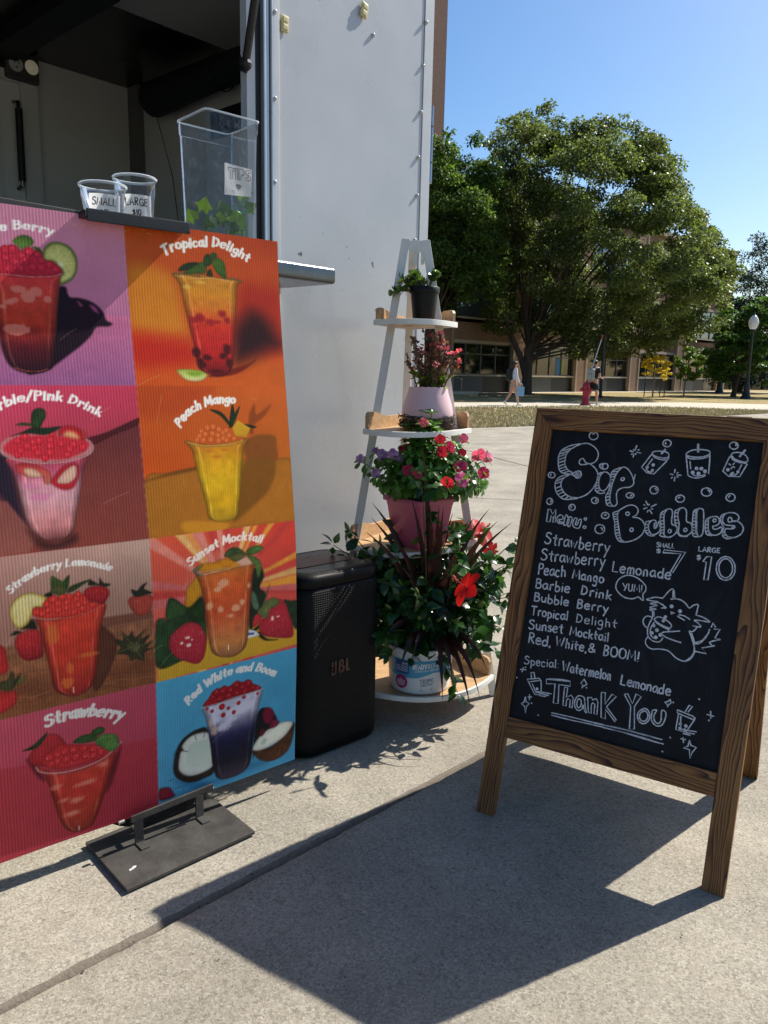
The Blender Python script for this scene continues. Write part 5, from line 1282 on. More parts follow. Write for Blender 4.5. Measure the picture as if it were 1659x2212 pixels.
# ================================================================ LOUDSPEAKER
SPX = Vector((-.255, 2.262, 0)); spa = math.atan2(.66, .75)
spk = empty('loudspeaker', SPX, spa, 'black portable party loudspeaker with rounded perforated grille standing between banner and plants', 'loudspeaker')
W_, D_ = .358, .30
M_SPK = pm('speaker_plastic', '050506', .45, spec=.2, var=.15, bump=.25, bscale=400, bdist=.001)
def rrect(x0, x1, y0, y1, r, n=8):
    p = []
    for cx_, cy_, a0 in ((x1 - r, y1 - r, 0), (x0 + r, y1 - r, 90), (x0 + r, y0 + r, 180), (x1 - r, y0 + r, 270)): p += [(cx_ + r * math.cos(R(a0 + 90 * k / n)), cy_ + r * math.sin(R(a0 + 90 * k / n))) for k in range(n + 1)]
    return p
def rings(lst, r): return [[(x, y, z) for x, y in rrect(o, W_ - o, o, D_ - o, max(r - o * .5, .01))] for o, z in lst]
mb = MB(); loft(mb, rings([(.022, 0), (.006, .006), (.0, .02), (.0, .04)], .075), cap0=True); mb.build('base_band', M_SPK, spk, smooth=50)
t = NT('speaker_grille'); t.set(Roughness=.55); t.b.inputs['Specular IOR Level'].default_value = .25
tc = t.coord('UV'); vo = t.n('ShaderNodeTexVoronoi', feature='F1', i_Scale=1.0, i_Randomness=.0); t.l(tc, vo.inputs['Vector'])
t.base(t.ramp(vo.outputs['Distance'], [(.30, '010101'), (.40, '060607')])); t.bump(t.ramp(vo.outputs['Distance'], [(.28, 0.0), (.44, 1.0)]), .9, .003)
mb = MB(); rr = rings([(.0005, .0405), (.0005, .55), (.004, .562), (.012, .570)], .075); loft(mb, rr)
gr = mb.build('grille', t.m, spk, smooth=50)
uvl = gr.data.uv_layers.new(name='UVMap'); n = len(rr[0]); per = [0]
for k in range(n): per.append(per[-1] + math.dist(rr[0][k], rr[0][(k + 1) % n]))
for poly in gr.data.polygons:
    for li in poly.loop_indices:
        vi = gr.data.loops[li].vertex_index; k = vi % n; u = per[k]
        if k == 0 and any((gr.data.loops[l2].vertex_index % n) == n - 1 for l2 in poly.loop_indices): u = per[n]
        z = gr.data.vertices[vi].co.z; uvl.data[li].uv = (u / .0072, z / .0072 + (.0))
mb = MB(); loft(mb, rings([(.012, .5695), (.012, .573), (.004, .576), (.002, .590), (.006, .605), (.016, .613), (.035, .616)], .075)); mb.build('top_band', M_SPK, spk, smooth=50)
top = MB().add([(x, y, .6155) for x, y in rrect(.034, W_ - .034, .034, D_ - .034, .06)], [tuple(range(36))]).build('control_panel', pm('panel_black', '0b0b0d', .25), spk)
mb = MB(); loft(mb, [[(x, y, z) for x, y in rrect(.06, W_ - .06, .10, D_ - .08, .03)] for z in (.6158, .6172)]); mb.add([(x, y, .6172) for x, y in rrect(.06, W_ - .06, .10, D_ - .08, .03)], [tuple(range(36))]); mb.build('light_strip', pm('red_orange_plastic', '5a1c10', .4), top)
t = NT('badge_orange'); t.set(Roughness=.3, Metallic=.6); t.base(t.ramp(t.noise(t.coord(), 30).outputs[0], [(.3, '4a3630'), (.7, '6a544c')]))
lm = MB()
for p in ([(.150, .282), (.150, .250), (.148, .242), (.141, .240), (.134, .245)], [(.166, .282), (.166, .242)], [(.166, .281), (.176, .281), (.180, .275), (.177, .264), (.167, .263)], [(.177, .263), (.183, .256), (.181, .244), (.166, .242)], [(.196, .282), (.196, .243), (.207, .243)]): ribbon(lm, np.array(p) + [-.003, 0], .0085)
ribbon(lm, np.array([(.134, .282), (.134, .266)]), .007); disc(lm, .134, .257, .004)
lm.v = [(x - .004, -.0042, z + .035) for x, z, _ in lm.v]; lm.build('logo', t.m, spk)
# ================================================================ CHALKBOARD SIGN
def wood():
    t = NT('stained_wood'); t.set(Roughness=.55); t.b.inputs['Specular IOR Level'].default_value = .35
    v = t.n('ShaderNodeTexCoord').outputs['UV']
    d1 = t.n('ShaderNodeTexNoise', i_Scale=1.0, i_Detail=2.0, i_Roughness=.5); mp = t.n('ShaderNodeMapping'); mp.inputs['Scale'].default_value = (2.6, 15, 1); t.l(v, mp.inputs[0]); t.l(mp.outputs[0], d1.inputs['Vector'])
    sx = t.n('ShaderNodeSeparateXYZ'); t.l(v, sx.inputs[0])
    a = t.math('ADD', t.math('MULTIPLY', sx.outputs[1], 95.0), t.math('MULTIPLY', d1.outputs[0], 9.5))
    band = t.math('FRACT', a)
    fine = t.n('ShaderNodeTexNoise', i_Scale=1.0, i_Detail=5.0, i_Roughness=.7); mp2 = t.n('ShaderNodeMapping'); mp2.inputs['Scale'].default_value = (16, 420, 1); t.l(v, mp2.inputs[0]); t.l(mp2.outputs[0], fine.inputs['Vector'])
    c = t.ramp(band, [(.0, 'a67844'), (.45, '9a6a38'), (.72, '7a4c28'), (.9, '452817'), (.97, '452817'), (1, 'a67844')])
    c = t.mix(.5, c, t.ramp(fine.outputs[0], [(.35, '7a7a7a'), (.65, 'ffffff')]), 'MULTIPLY')
    big = t.n('ShaderNodeTexNoise', i_Scale=5.0, i_Detail=3.0); t.l(v, big.inputs['Vector']); c = t.mix(.5, c, t.ramp(big.outputs[0], [(.3, '8a7a70'), (.7, 'ffffff')]), 'MULTIPLY')
    kn = t.n('ShaderNodeTexVoronoi', i_Scale=4.3); mp3 = t.n('ShaderNodeMapping'); mp3.inputs['Scale'].default_value = (.8, 1.6, 1); t.l(v, mp3.inputs[0]); t.l(mp3.outputs[0], kn.inputs['Vector'])
    c = t.mix(t.ramp(kn.outputs['Distance'], [(.05, .85), (.085, 0.0)]), c, '341c10')
    t.base(c); t.bump(t.math('ADD', band, t.math('MULTIPLY', fine.outputs[0], .6)), .25, .002); return t.m
M_WOOD = wood()
LF_ = Vector((.284, 2.015, 0)); RF_ = Vector((.844, 1.668, 0)); be = (RF_ - LF_).normalized(); bn_ = Vector((-be.y, be.x, 0)); TILT = R(15)
sgn = empty('chalkboard_sign', LF_, math.atan2(be.y, be.x), 'wooden A-frame chalkboard sign with a handwritten white drinks menu on the concrete', 'chalkboard sign')
# local: x along the front foot line, y away from the viewer; front leaf leans back 15 degrees
ML = Matrix.Rotation(-TILT, 4, 'X')                    # (r, depth, q): q runs up the leaf
BW = (RF_ - LF_).length; BT = 1.188; ST = .0545; TH = .024
def board_wood(name, mb, parent, axis, off):
    o = mb.build(name, M_WOOD, parent, bevel=.0018); me = o.data; uv = me.uv_layers.new(name='UVMap')
    for p in me.polygons:
        nx = abs(p.normal.x)
        for li in p.loop_indices:
            c = me.vertices[me.loops[li].vertex_index].co
            along, across = (c.z, c.x + c.y) if axis == 'z' else (c.x, c.z + c.y)
            uv.data[li].uv = (along + off * 3.1, across + off * 1.7)
    return o
def leaf_frame(mat, fr, depth0, offs, chalk_in):
    """four boards of one leaf in its own plane"""
    parts = []
    def bd(name, poly, axis, off):   # poly in (r, q)
        n = len(poly); vs = [(x, depth0, z) for x, z in poly] + [(x, depth0 + TH, z) for x, z in poly]
        mb = MB().add(vs, [tuple(range(n)), tuple(range(2 * n - 1, n - 1, -1))] + [((i + 1) % n, i, n + i, n + (i + 1) % n) for i in range(n)])
        o = board_wood(name, mb, sgn, axis, off); o.matrix_local = mat; parts.append(o); return o
    L0, L1, Rr0, Rr1, zb0, zb1, zt0, zt1 = fr
    bd('stile', [(L0[0], L0[1]), (L1[0], L1[1]), (L1[2], zt0), (L0[2], zt1)], 'z', offs)
    bd('stile', [(Rr0[0], Rr0[1]), (Rr1[0], Rr1[1]), (Rr1[2], zt1), (Rr0[2], zt0)], 'z', offs + .37)
    bd('top_rail', [(L1[2] , zt0 + .0), (Rr0[2], zt0), (Rr1[2] , zt1), (L0[2], zt1)], 'x', offs + .71)
    bd('bottom_rail', [(L1[0] + .0003, zb0), (Rr0[0] - .0003, zb0), (Rr0[0] - .0003, zb1), (L1[0] + .0003, zb1)], 'x', offs + .13)
    return parts
IL, IR, IB, IT = .050, .607, .292, 1.128
FRM = ((-.002, .002, -.004), (IL, .002, IL), (IR, .002, IR), (BW + .002, .002, BW + .004), .232, IB, IT, BT)
leaf_frame(ML, FRM, 0.0, .0, True)
t = NT('chalkboard_black'); t.set(Roughness=.6); t.b.inputs['Specular IOR Level'].default_value = .22; v = t.coord()
sm = t.noise(t.coord(scale=(3, 1, 1.4)), 4, 6, .7, 1.2); fn = t.noise(v, 220, 3, .7)
t.base(t.mix(t.math('MULTIPLY', t.ramp(sm.outputs[0], [(.48, 0.0), (.8, 1.0)]), .5), t.ramp(fn.outputs[0], [(.3, '0b0d11'), (.7, '10131a')]), '30353e')); t.bump(fn.outputs[0], .15, .001)
mb = MB().box(IL - .006, IR + .006, .012, .020, IB - .006, IT + .006); cbd = mb.build('chalkboard', t.m, sgn); cbd.matrix_local = ML
# white paint-pen drawing and lettering
t = NT('white_pen'); t.set(Roughness=.75); n = t.noise(t.coord(), 130, 5, .75); t.base(t.ramp(n.outputs[0], [(.3, '80858c'), (.45, 'bcc0c6'), (.65, 'e2e5e9')])); M_PEN = t.m
def draw(items): 
    mb = MB()
    for ln in items:
        k, rest = ln[0], ln[2:].split()
        if k == 'f':
            x, y, r = (float(a) / 2000 for a in rest[0].split(',')); disc(mb, x, y, max(r, .0022)); continue
        if k == 'w':
            a, b = (np.array([float(q) / 2000 for q in p.split(',')]) for p in rest[:2]); ribbon(mb, np.array([a, b]), float(rest[2]) / 2000 * 1.5, .0, 0); continue
        P = np.array([[float(q) / 2000 for q in p.split(',')] for p in rest])
        if k in 'sc': P = catmull(P, k == 'c', 5)
        if k in 'cq': P = np.concatenate([P, P[:1]])
        else:
            pass
        ribbon(mb, P, .0031, .0, 0, .35)
    return mb
lines = CHALK.strip().split('\n')
def cy_of(l):
    p = l[2:].split()[0].split(','); return float(p[0]) / 2000, float(p[1]) / 2000
groups = {}
for l in lines:
    q = np.array([[float(a) / 2000 for a in p.split(',')[:2]] for p in l[2:].split() if ',' in p]); x, y = q.mean(0); span = np.ptp(q, axis=0).max() if len(q) > 1 else 0
    if y < .46: k = 'thank_you_lettering' if .13 < x < .47 else 'thank_you_doodle'
    elif x > .33 and y < .665: k = 'cat_doodle'
    elif x > .29 and y < .72: k = 'speech_bubble'
    elif y > .985 and x > .375: k = 'cup_doodle'
    elif x > .38 and y < .81: k = 'price_figure'
    elif x < .17 and y < .865: k = 'menu_heading'
    elif l[0] == 'c' and span < .06 or y > .93 and x > .31: k = 'bubble_doodle'
    else: k = 'title_lettering'
    groups.setdefault(k, []).append(l)
ZP = .0116
for nme, it in groups.items():
    box_ = [(np.array([[float(a) / 2000 for a in p.split(',')[:2]] for p in l[2:].split() if ',' in p])) for l in it]; box_ = [(*b.min(0), *b.max(0)) for b in box_]
    cl_ = list(range(len(it)))                                   # strokes that touch or nest belong to one doodle
    for i in range(len(it)):
        for j in range(i):
            a, b = box_[i], box_[j]; e = .007
            if a[0] - e < b[2] and b[0] - e < a[2] and a[1] - e < b[3] and b[1] - e < a[3]: cl_ = [cl_[j] if c == cl_[i] else c for c in cl_]
    for c in sorted(set(cl_)):
        mb = draw([l for l, k in zip(it, cl_) if k == c]); mb.v = [(x, ZP, q) for x, q, z in mb.v]; mb.build(nme, M_PEN, cbd)
for s_, x0, y0, x1, y1, cap in CHALK_TEXT:
    mb = MB(); cap /= 2000; write(mb, s_, x0 / 2000, y0 / 2000, x1 / 2000, y1 / 2000, cap, .0039 if cap > .024 else .0028, 0, 0, .45, .035)
    mb.v = [(x, ZP, q) for x, q, z in mb.v]; mb.build('written_words', M_PEN, cbd)
# rear leaf hinged at the top, standing further back
top_l = ML @ Vector((0, TH, BT)); foot_y = .655
a2 = math.atan2(foot_y - top_l.y - .0, top_l.z); MR = Matrix.Translation((0, top_l.y + .004, top_l.z)) @ Matrix.Rotation(a2, 4, 'X')
BL = math.hypot(foot_y - top_l.y, top_l.z) - .004
FRB = ((.0, -BL, .0), (IL, -BL, IL), (IR, -BL, IR), (BW, -BL, BW), -BL + .232, -BL + IB, -.06, -.002)
leaf_frame(MR, FRB, 0.0, 1.3, False)
o = MB().box(IL - .006, IR + .006, .005, .013, -BL + IB - .006, -.054).build('rear_chalkboard', pm('rear_board', '15181e', .6), sgn); o.matrix_local = MR
M_BRASS = pm('brass_hinge', '8a6d38', .35, .9)
for x in (.12, .54): MB().tube([(x - .03, top_l.y + .002, top_l.z + .003), (x + .03, top_l.y + .002, top_l.z + .003)], .004, 8).build('hinge', M_BRASS, sgn)
# slack chain below the bottom rails
mb = MB(); pa = ML @ Vector((.33, TH, .26)); pb = MR @ Vector((.33, 0, -BL + .26))
N = 34
for i in range(N):
    q = (i + .5) / N; c = pa.lerp(pb, q); c.z -= .12 * 4 * q * (1 - q) * .6
    m = Matrix.Translation(c) @ Matrix.Rotation(R(90 * (i % 2)), 4, 'Y') @ Matrix.Rotation(R(20), 4, 'X')
    pts = [(.0, .007 * math.cos(2 * math.pi * k / 10), .0042 * math.sin(2 * math.pi * k / 10)) for k in range(11)]; mb.at(m).tube(pts, .0009, 4, caps=False)
mb.build('stay_chain', M_BRASS, sgn)
# ================================================================ LADDER SHELF WITH POTTED PLANTS
M_WHITE = pm('chalky_white_paint', 'd5d3cc', .6, var=.07, vscale=30, bump=.15, bscale=60)
def shelfwood():
    t = NT('pine_shelf'); t.set(Roughness=.5); v = t.coord(scale=(3, 24, 40)); n = t.noise(v, 1.6, 5, .6, .6); f = t.noise(t.coord(scale=(6, 60, 120)), 2, 4, .7)
    t.base(t.mix(.4, t.ramp(n.outputs[0], [(.3, '94714a'), (.6, 'b8946a'), (.8, 'c8a880')]), t.ramp(f.outputs[0], [(.3, '86643e'), (.7, 'c8a67c')]))); return t.m
M_PINE = shelfwood()
std = empty('plant_stand', (.10, 2.85, 0), 0, 'white ladder plant stand with four curved wooden shelves against the trailer corner', 'plant stand')
SO = Vector((.10, 2.85, 0))
def leg(name, a, b, w, d):
    a = Vector(a) - SO; b = Vector(b) - SO; m = MB(); vs = []
    for p in (a, b):
        for sx, sy in ((-1, -1), (1, -1), (1, 1), (-1, 1)): vs.append((p.x + sx * w / 2, p.y + sy * d / 2, p.z))
    m.add(vs, [(3, 2, 1, 0), (4, 5, 6, 7)] + [(i, (i + 1) % 4, 4 + (i + 1) % 4, 4 + i) for i in range(4)]); m.build(name, M_WHITE, std, bevel=.0015)
leg('leg', (.058, 2.92, 1.715), (-.195, 2.72, 0), .030, .018)
leg('leg', (.130, 2.92, 1.712), (.445, 2.84, 0), .030, .018)
leg('leg', (.086, 2.965, 1.70), (.06, 3.25, 0), .028, .022)
MB().box(-.012, .0, .06, .115, 1.625, 1.70).box(-.075 + .09, -.075 + .102, .06, .115, 1.63, 1.70).box(-.030, .022, .056, .064, 1.668, 1.708).build('apex_block', M_WHITE, std, bevel=.001)
def shelf(z, L, Rr, F, Bk, hb, t=.014):
    L, Rr, F, Bk = (np.array(p) for p in (L, Rr, F, Bk))
    c = np.array([np.linspace(0, 1, 19)]).T; ctrl = 2 * F - .5 * (L + Rr); arc = (1 - c) ** 2 * L + 2 * c * (1 - c) * ctrl + c ** 2 * Rr
    o = np.array([SO.x, SO.y]); poly = [tuple(p - o) for p in arc] + [tuple(Bk - o)]
    s = MB().prism(poly, z - t + .003, z).build('shelf', M_PINE, std)
    rim = MB(); n = len(arc); cen = (L + Rr + Bk) / 3; out = [(p - cen) / np.hypot(*(p - cen)) for p in arc]
    vs = []
    for p, u in zip(arc, out):
        q0, q1 = p - u * .004 - o, p + u * .006 - o; vs += [(*q0, z - t - .002), (*q1, z - t - .002), (*q1, z + .003), (*q0, z + .003)]
    rim.add(vs, [(4 * i + k, 4 * i + (k + 1) % 4, 4 * i + 4 + (k + 1) % 4, 4 * i + 4 + k) for i in range(n - 1) for k in range(4)] + [(0, 1, 2, 3), (4 * n - 1, 4 * n - 2, 4 * n - 3, 4 * n - 4)])
    for a, b in ((L, Bk), (Rr, Bk)):
        d = (b - a); nn = np.array([-d[1], d[0]]) / np.hypot(*d); nn = nn if nn @ (cen - a) < 0 else -nn; q = [a - o, b - o, b - o + nn * .006, a - o + nn * .006]
        rim.prism([tuple(p) for p in q], z - t - .001, z - .001)
    rim.build('shelf_rim', M_WHITE, s, bevel=.0012)
    for a, b in ((L, Bk), (Rr, Bk)):       # shaped guard rail along each straight side
        d = b - a; nn = np.array([-d[1], d[0]]) / np.hypot(*d); nn = nn if nn @ (cen - a) > 0 else -nn
        prof = [(0, .25), (.0, .75), (.02, .95), (.06, 1.0), (.16, .98), (.26, .86), (.36, .72), (.5, .66), (.8, .66), (1, .66)]
        vs = []; fs = []; m_ = len(prof)
        for off in (.001, .013):
            for u, h in prof: p = a + d * (.015 + u * .97) + nn * off - o; vs += [(*p, z + .0005), (*p, z + hb * h)]
        for i in range(m_ - 1):
            fs += [(2 * i, 2 * i + 2, 2 * i + 3, 2 * i + 1), (2 * m_ + 2 * i + 1, 2 * m_ + 2 * i + 3, 2 * m_ + 2 * i + 2, 2 * m_ + 2 * i), (2 * i + 1, 2 * i + 3, 2 * m_ + 2 * i + 3, 2 * m_ + 2 * i + 1)]
        fs += [(0, 1, 2 * m_ + 1, 2 * m_), (2 * m_ - 2, 4 * m_ - 2, 4 * m_ - 1, 2 * m_ - 1)]
        MB().add(vs, fs).build('guard_rail', M_PINE, s)
    b_ = MB(); p = L * .8 + Bk * .2 - o; b_.ball((p[0] - .005, p[1], z + .045), .007, 8, 5).tube([(p[0] - .025, p[1], z + .04), (p[0] + .0, p[1], z + .042)], .004, 6); b_.build('wing_nut', pm('white_plastic', 'd8d8d4', .4), s)
    return s
shelf(1.420, (-.048, 2.84), (.250, 2.90), (.11, 2.73), (.074, 3.13), .047)
shelf(1.037, (-.077, 2.74), (.315, 2.88), (.11, 2.635), (.075, 3.07), .062)
shelf(.617, (-.128, 2.76), (.375, 2.90), (.10, 2.62), (.07, 3.14), .066)
shelf(.102, (-.20, 2.72), (.43, 2.792), (.165, 2.572), (.065, 3.20), .07)
# ---------------------------------------------------------------- leaf scattering
def leaf_geo(prof, fold=.25, droop=.3, serr=0):
    """unit leaf along +x, face up +z: strip of (edge, mid, edge) rows"""
    V = []; F = []
    for i, (x, w) in enumerate(prof):
        z = -droop * x * x; s = 1 + (serr if i % 2 else -serr) if 0 < i < len(prof) - 1 else 1
        V += [(x, w * s, z + fold * w), (x, 0, z), (x, -w * s, z + fold * w)]
    for i in range(len(prof) - 1):
        a = 3 * i; F += [(a, a + 1, a + 4, a + 3), (a + 1, a + 2, a + 5, a + 4)]
    return np.array(V), np.array(F)
def place(geo, items):
    """items: (origin, axis, up, scale) -> merged arrays"""
    V0, F0 = geo; VV = []; FF = []; k = 0
    for o, x, u, s in items:
        x = np.asarray(x, float); x = x / (np.linalg.norm(x) + 1e-9); y = np.cross(u, x); y = y / (np.linalg.norm(y) + 1e-9); z = np.cross(x, y)
        VV.append(np.asarray(o) + (V0 @ np.stack([x, y, z])) * s); FF.append(F0 + k); k += len(V0)
    return np.concatenate(VV), np.concatenate(FF)
OVATE = [(0, .02), (.08, .12), (.2, .24), (.34, .31), (.5, .30), (.65, .24), (.8, .15), (.92, .06), (1, .005)]
OBOV = [(0, .03), (.15, .08), (.35, .17), (.55, .24), (.72, .25), (.87, .19), (.96, .09), (1, .01)]
ROUNDL = [(0, .05), (.1, .2), (.3, .36), (.55, .42), (.78, .34), (.93, .18), (1, .03)]
rg = np.random.default_rng(21)
def unit(v): v = np.asarray(v, float); return v / (np.linalg.norm(v) + 1e-9)
def curve_pts(a, b, lift, n=7):
    a, b = np.asarray(a, float), np.asarray(b, float); t = np.linspace(0, 1, n)[:, None]; m = a * .45 + b * .55 + np.array([0, 0, lift]); return (1 - t) ** 2 * a + 2 * t * (1 - t) * m + t ** 2 * b
# ---------------------------------------------------------------- jade plant in a black nursery pot (top shelf)
PC = Vector((.128, 2.86, 1.4205)); jp = empty('potted_plant', PC, 0, 'small jade plant with fleshy leaves in a black nursery pot on the top shelf', 'potted plant')
MB().lathe([(.001, .002), (.036, .002), (.038, 0), (.039, .004), (.049, .098), (.0535, .099), (.0545, .104), (.0545, .119), (.0530, .121), (.0505, .119), (.047, .10), (.001, .10)], 36).build('pot', pm('nursery_pot', '0a0a0b', .5, spec=.25, var=.2, bump=.1), jp, smooth=40)
sm_ = MB(); items = []
for k in range(13):
    a = rg.random() * 6.28; e = np.array([-.035 + .055 * math.cos(a), .02 * math.sin(a), .135 + rg.random() * .035 - (.035 if math.cos(a) < -.5 else 0)]) + [(-.025 if k < 8 else .02), 0, 0]
    P = curve_pts([-.01 + .02 * math.cos(a), .02 * math.sin(a), .10], e, .012); sm_.tube(P, [.004 - .0003 * i for i in range(7)], 6)
    for j in range(3, 7):
        ax = unit(P[min(j, 6)] - P[j - 1]); b0 = rg.random() * 6.28
        for s in (0, math.pi):
            d = unit(np.cross(ax, [math.cos(b0), math.sin(b0), .3])) * (1 if s == 0 else -1); items.append((P[j], unit(d + ax * .6), unit(ax + rg.normal(0, .2, 3)), .021 + rg.random() * .010))
sm_.build('stem', pm('succulent_stem', '5c5238', .7), jp, smooth=60)
V, F = place(leaf_geo(ROUNDL, .25, -.1), items); fast_mesh('foliage', V, F, leafmat('jade_leaf', '2c4420', '5f7c34', '93a858', .22, .35, 20), jp, smooth=True)
# ---------------------------------------------------------------- fading kalanchoe in a pink egg-shaped pot on a twig nest
KC = Vector((.150, 2.82, 1.0375)); kp = empty('potted_plant', KC, 0, 'half dried brown kalanchoe with pink blooms in a pale pink egg-shaped pot', 'potted plant')
prof_ = [(.001, .004), (.06, .004), (.082, .02), (.0925, .045), (.0935, .062), (.088, .09), (.076, .124), (.0705, .143)]
N_ = 48; mb = MB(); vs = []; fs = []
for r, z in prof_ + [(.070, .150), (.067, .150), (.066, .13), (.001, .13)]:
    for k in range(N_):
        a = 2 * math.pi * k / N_; zz = z + (.0035 * abs(math.sin(a * 9)) if z > .14 else 0); vs.append((r * math.cos(a), r * math.sin(a), zz))
for i in range(len(prof_) + 3):
    for k in range(N_): fs.append((i * N_ + k, i * N_ + (k + 1) % N_, (i + 1) * N_ + (k + 1) % N_, (i + 1) * N_ + k))
mb.add(vs, fs).build('pot', pm('pink_ceramic', 'd2aeb0', .45, var=.06, vscale=12), kp, smooth=50)
MB().lathe([(.066, .132), (.03, .138), (.001, .139)], 20).build('soil', pm('potting_soil', '2a1f17', .95, var=.4, vscale=60, bump=.8, bscale=90), kp)
sm_ = MB(); items = []; dry = []
tips = [(-.034, -.04, .2815), (.04, .02, .3385), (.01, 0, .3305), (.044, 0, .3075), (.010, -.02, .3045), (.033, -.04, .2955), (.05, -.02, .2905), (.09, -.02, .2695), (.108, 0, .2425), (.022, -.07, .2375)]
for k in range(40):
    if k < len(tips): e = np.array(tips[k])
    else:
        q = rg.random(); e = np.array([-.095 + .17 * q + rg.normal(0, .01), rg.normal(-.005, .035), .21 + .12 * rg.random() + (.02 if q < .55 else 0)])
    b0 = np.array([e[0] * .45, e[1] * .5, .132]); P = curve_pts(b0, e, .02, 8); sm_.tube(P, [.0032 - .0003 * i for i in range(8)], 5)
    for j in range(3, 8):
        for q in range(4): dry.append((P[j] + rg.normal(0, .003, 3), unit(rg.normal(0, 1, 3) + [0, 0, .7]), unit(rg.normal(0, 1, 3)), .008 + rg.random() * .012))
    for j in range(1, 3):
        if rg.random() < .75: items.append((P[j], unit([e[0] * 4 + rg.normal(0, .5), e[1] * 4 + rg.normal(0, .6) - .3, .35 + rg.normal(0, .3)]), unit(rg.normal(0, .3, 3) + [0, -.2, 1]), .03 + rg.random() * .022))
sm_.build('stem', pm('dry_stem', '664634', .8, var=.3, vscale=40), kp, smooth=60)
V, F = place(leaf_geo(OVATE, .5, .3), dry); fast_mesh('dried_bloom', V, F, leafmat('dried_bloom', '4a3026', '86604a', 'a07c58', .2, .8, 30), kp)
V, F = place(leaf_geo(OBOV, .25, .25), items); fast_mesh('foliage', V, F, leafmat('kalanchoe_leaf', '4a5c28', '7f9c3c', 'b08c50', .4, .4, 25), kp, smooth=True)
PET = leaf_geo([(0, .08), (.25, .26), (.5, .44), (.75, .5), (.92, .38), (1, .12)], .12, .2)
def flower(name, o, nrm, s, m, parent, pet=5, spread=.35, eye=None):
    n = unit(nrm); a = unit(np.cross(n, [.3, .5, .8])); b = np.cross(n, a); it = []
    for k in range(pet):
        t = 2 * math.pi * k / pet + rg.random() * .15; d = a * math.cos(t) + b * math.sin(t); it.append((o, unit(d + n * spread), n, s * (.92 + .16 * rg.random())))
    V, F = place(PET, it); f = fast_mesh(name, V, F, m, parent, smooth=True)
    if eye: MB().ball(tuple(np.asarray(o) + n * s * .06), s * .12, 8, 5).build('flower_eye', eye, f)
    return f
M_CORAL = leafmat('coral_petal', 'd84a68', 'ea7c92', None, .4, .6, 40)
for x, y, z in tips + [(.04, .0, .30), (.057, -.02, .2925), (.08, -.02, .2745), (.1, -.01, .2745)]:
    it = []
    for q in range(5): it.append((np.array([x, y, z]) + rg.normal(0, .006, 3), unit(rg.normal(0, .6, 3) + [0, -.6, .5])))
    VV = []; FF = []; k0 = 0
    for o, n in it:
        a = unit(np.cross(n, [.3, .5, .8])); b = np.cross(n, a); V, F = place(PET, [(o, unit(a * math.cos(t) + b * math.sin(t) + n * .3), n, .0068) for t in np.arange(4) * 1.57]); VV.append(V); FF.append(F + k0); k0 += len(V)
    fast_mesh('flower', np.concatenate(VV), np.concatenate(FF), M_CORAL, kp)
nest = empty('twig_nest', KC, 0, 'round brown twig nest ring around the foot of the pale pink pot', 'twig nest')
mb = MB()
for k in range(190):
    a = rg.random() * 6.28; L = .4 + rg.random() * .8; r = .094 + rg.normal(0, .006); z = .004 + rg.random() * .046; pts = []
    for j in range(6): t = a + L * j / 5; rr = r + rg.normal(0, .0022) + (.004 if j in (0, 5) and rg.random() < .35 else 0); pts.append((rr * math.cos(t), rr * math.sin(t), z + rg.normal(0, .0018) + (rg.normal(0, .004) if j in (0, 5) else 0)))
    mb.tube(pts, .0011 + rg.random() * .0009, 4)
mb.build('twig_ring', leafmat('twig', '2c1d16', '5a4232', '7a5c46', 0.0, .85, 60), nest)
# ---------------------------------------------------------------- periwinkles in a square pink planter
VC = Vector((.13, 2.765, .6175)); vp = empty('potted_plant', VC, 0, 'bushy periwinkles with pink, red and purple flowers in a square rose pink planter', 'potted plant')
M_ROSE = pm('rose_plastic', 'b5526e', .42, var=.05, vscale=6, bump=.06, bscale=120)
rot = R(41); mb = MB()
def sqr(s, z, r): return [(x * math.cos(rot) - y * math.sin(rot), x * math.sin(rot) + y * math.cos(rot), z) for x, y in sq(s, r)]
loft(mb, [sqr(.068, .0, .012), sqr(.070, .004, .012), sqr(.088, .148, .014), sqr(.089, .15, .014), sqr(.0905, .160, .014), sqr(.0925, .163, .014)], cap0=True)
loft(mb, [sqr(.0925, .163, .014), sqr(.099, .164, .016), sqr(.1005, .168, .016), sqr(.1005, .178, .016), sqr(.098, .182, .016), sqr(.092, .182, .014), sqr(.090, .17, .014), sqr(.088, .15, .014)])
mb.build('pot', M_ROSE, vp, smooth=35)
MB().add([(x, y, .158) for x, y, z in sqr(.0885, 0, .014)], [tuple(range(28))]).build('soil', MATS['potting_soil'], vp)
VF = [(0.263, 2.58, 0.887, 'p', .025), (0.26, 2.62, 0.929, 'm', .022), (0.21, 2.56, 0.878, 'r', .021), (0.344, 2.66, 0.902, 'm', .02), (0.328, 2.7, 0.958, 'p', .025), (0.363, 2.74, 0.949, 'p', .024), (0.192, 2.62, 0.975, 'r', .02), (0.221, 2.66, 0.987, 'm', .02), (0.111, 2.57, 0.903, 'r', .016), (0.078, 2.6, 0.914, 'r', .019), (0.026, 2.64, 0.961, 'v', .02), (-0.011, 2.66, 0.956, 'v', .021), (-0.031, 2.6, 0.899, 'v', .017), (-0.086, 2.66, 0.941, 'v', .016), (-0.033, 2.7, 0.967, 'v', .015), (0.05, 2.66, 0.949, 'v', .016), (0.131, 2.66, 1.071, 'r', .019), (0.187, 2.64, 1.015, 'r', .019), (0.276, 2.72, 1.014, 'p', .017), (0.058, 2.68, 0.974, 'r', .014), (0.088, 2.7, 0.979, 'r', .014), (0.268, 2.68, 0.968, 'r', .014)]
sm_ = MB(); items = []; ends = [np.array(f[:3]) - [0, -.008, .012] for f in VF]
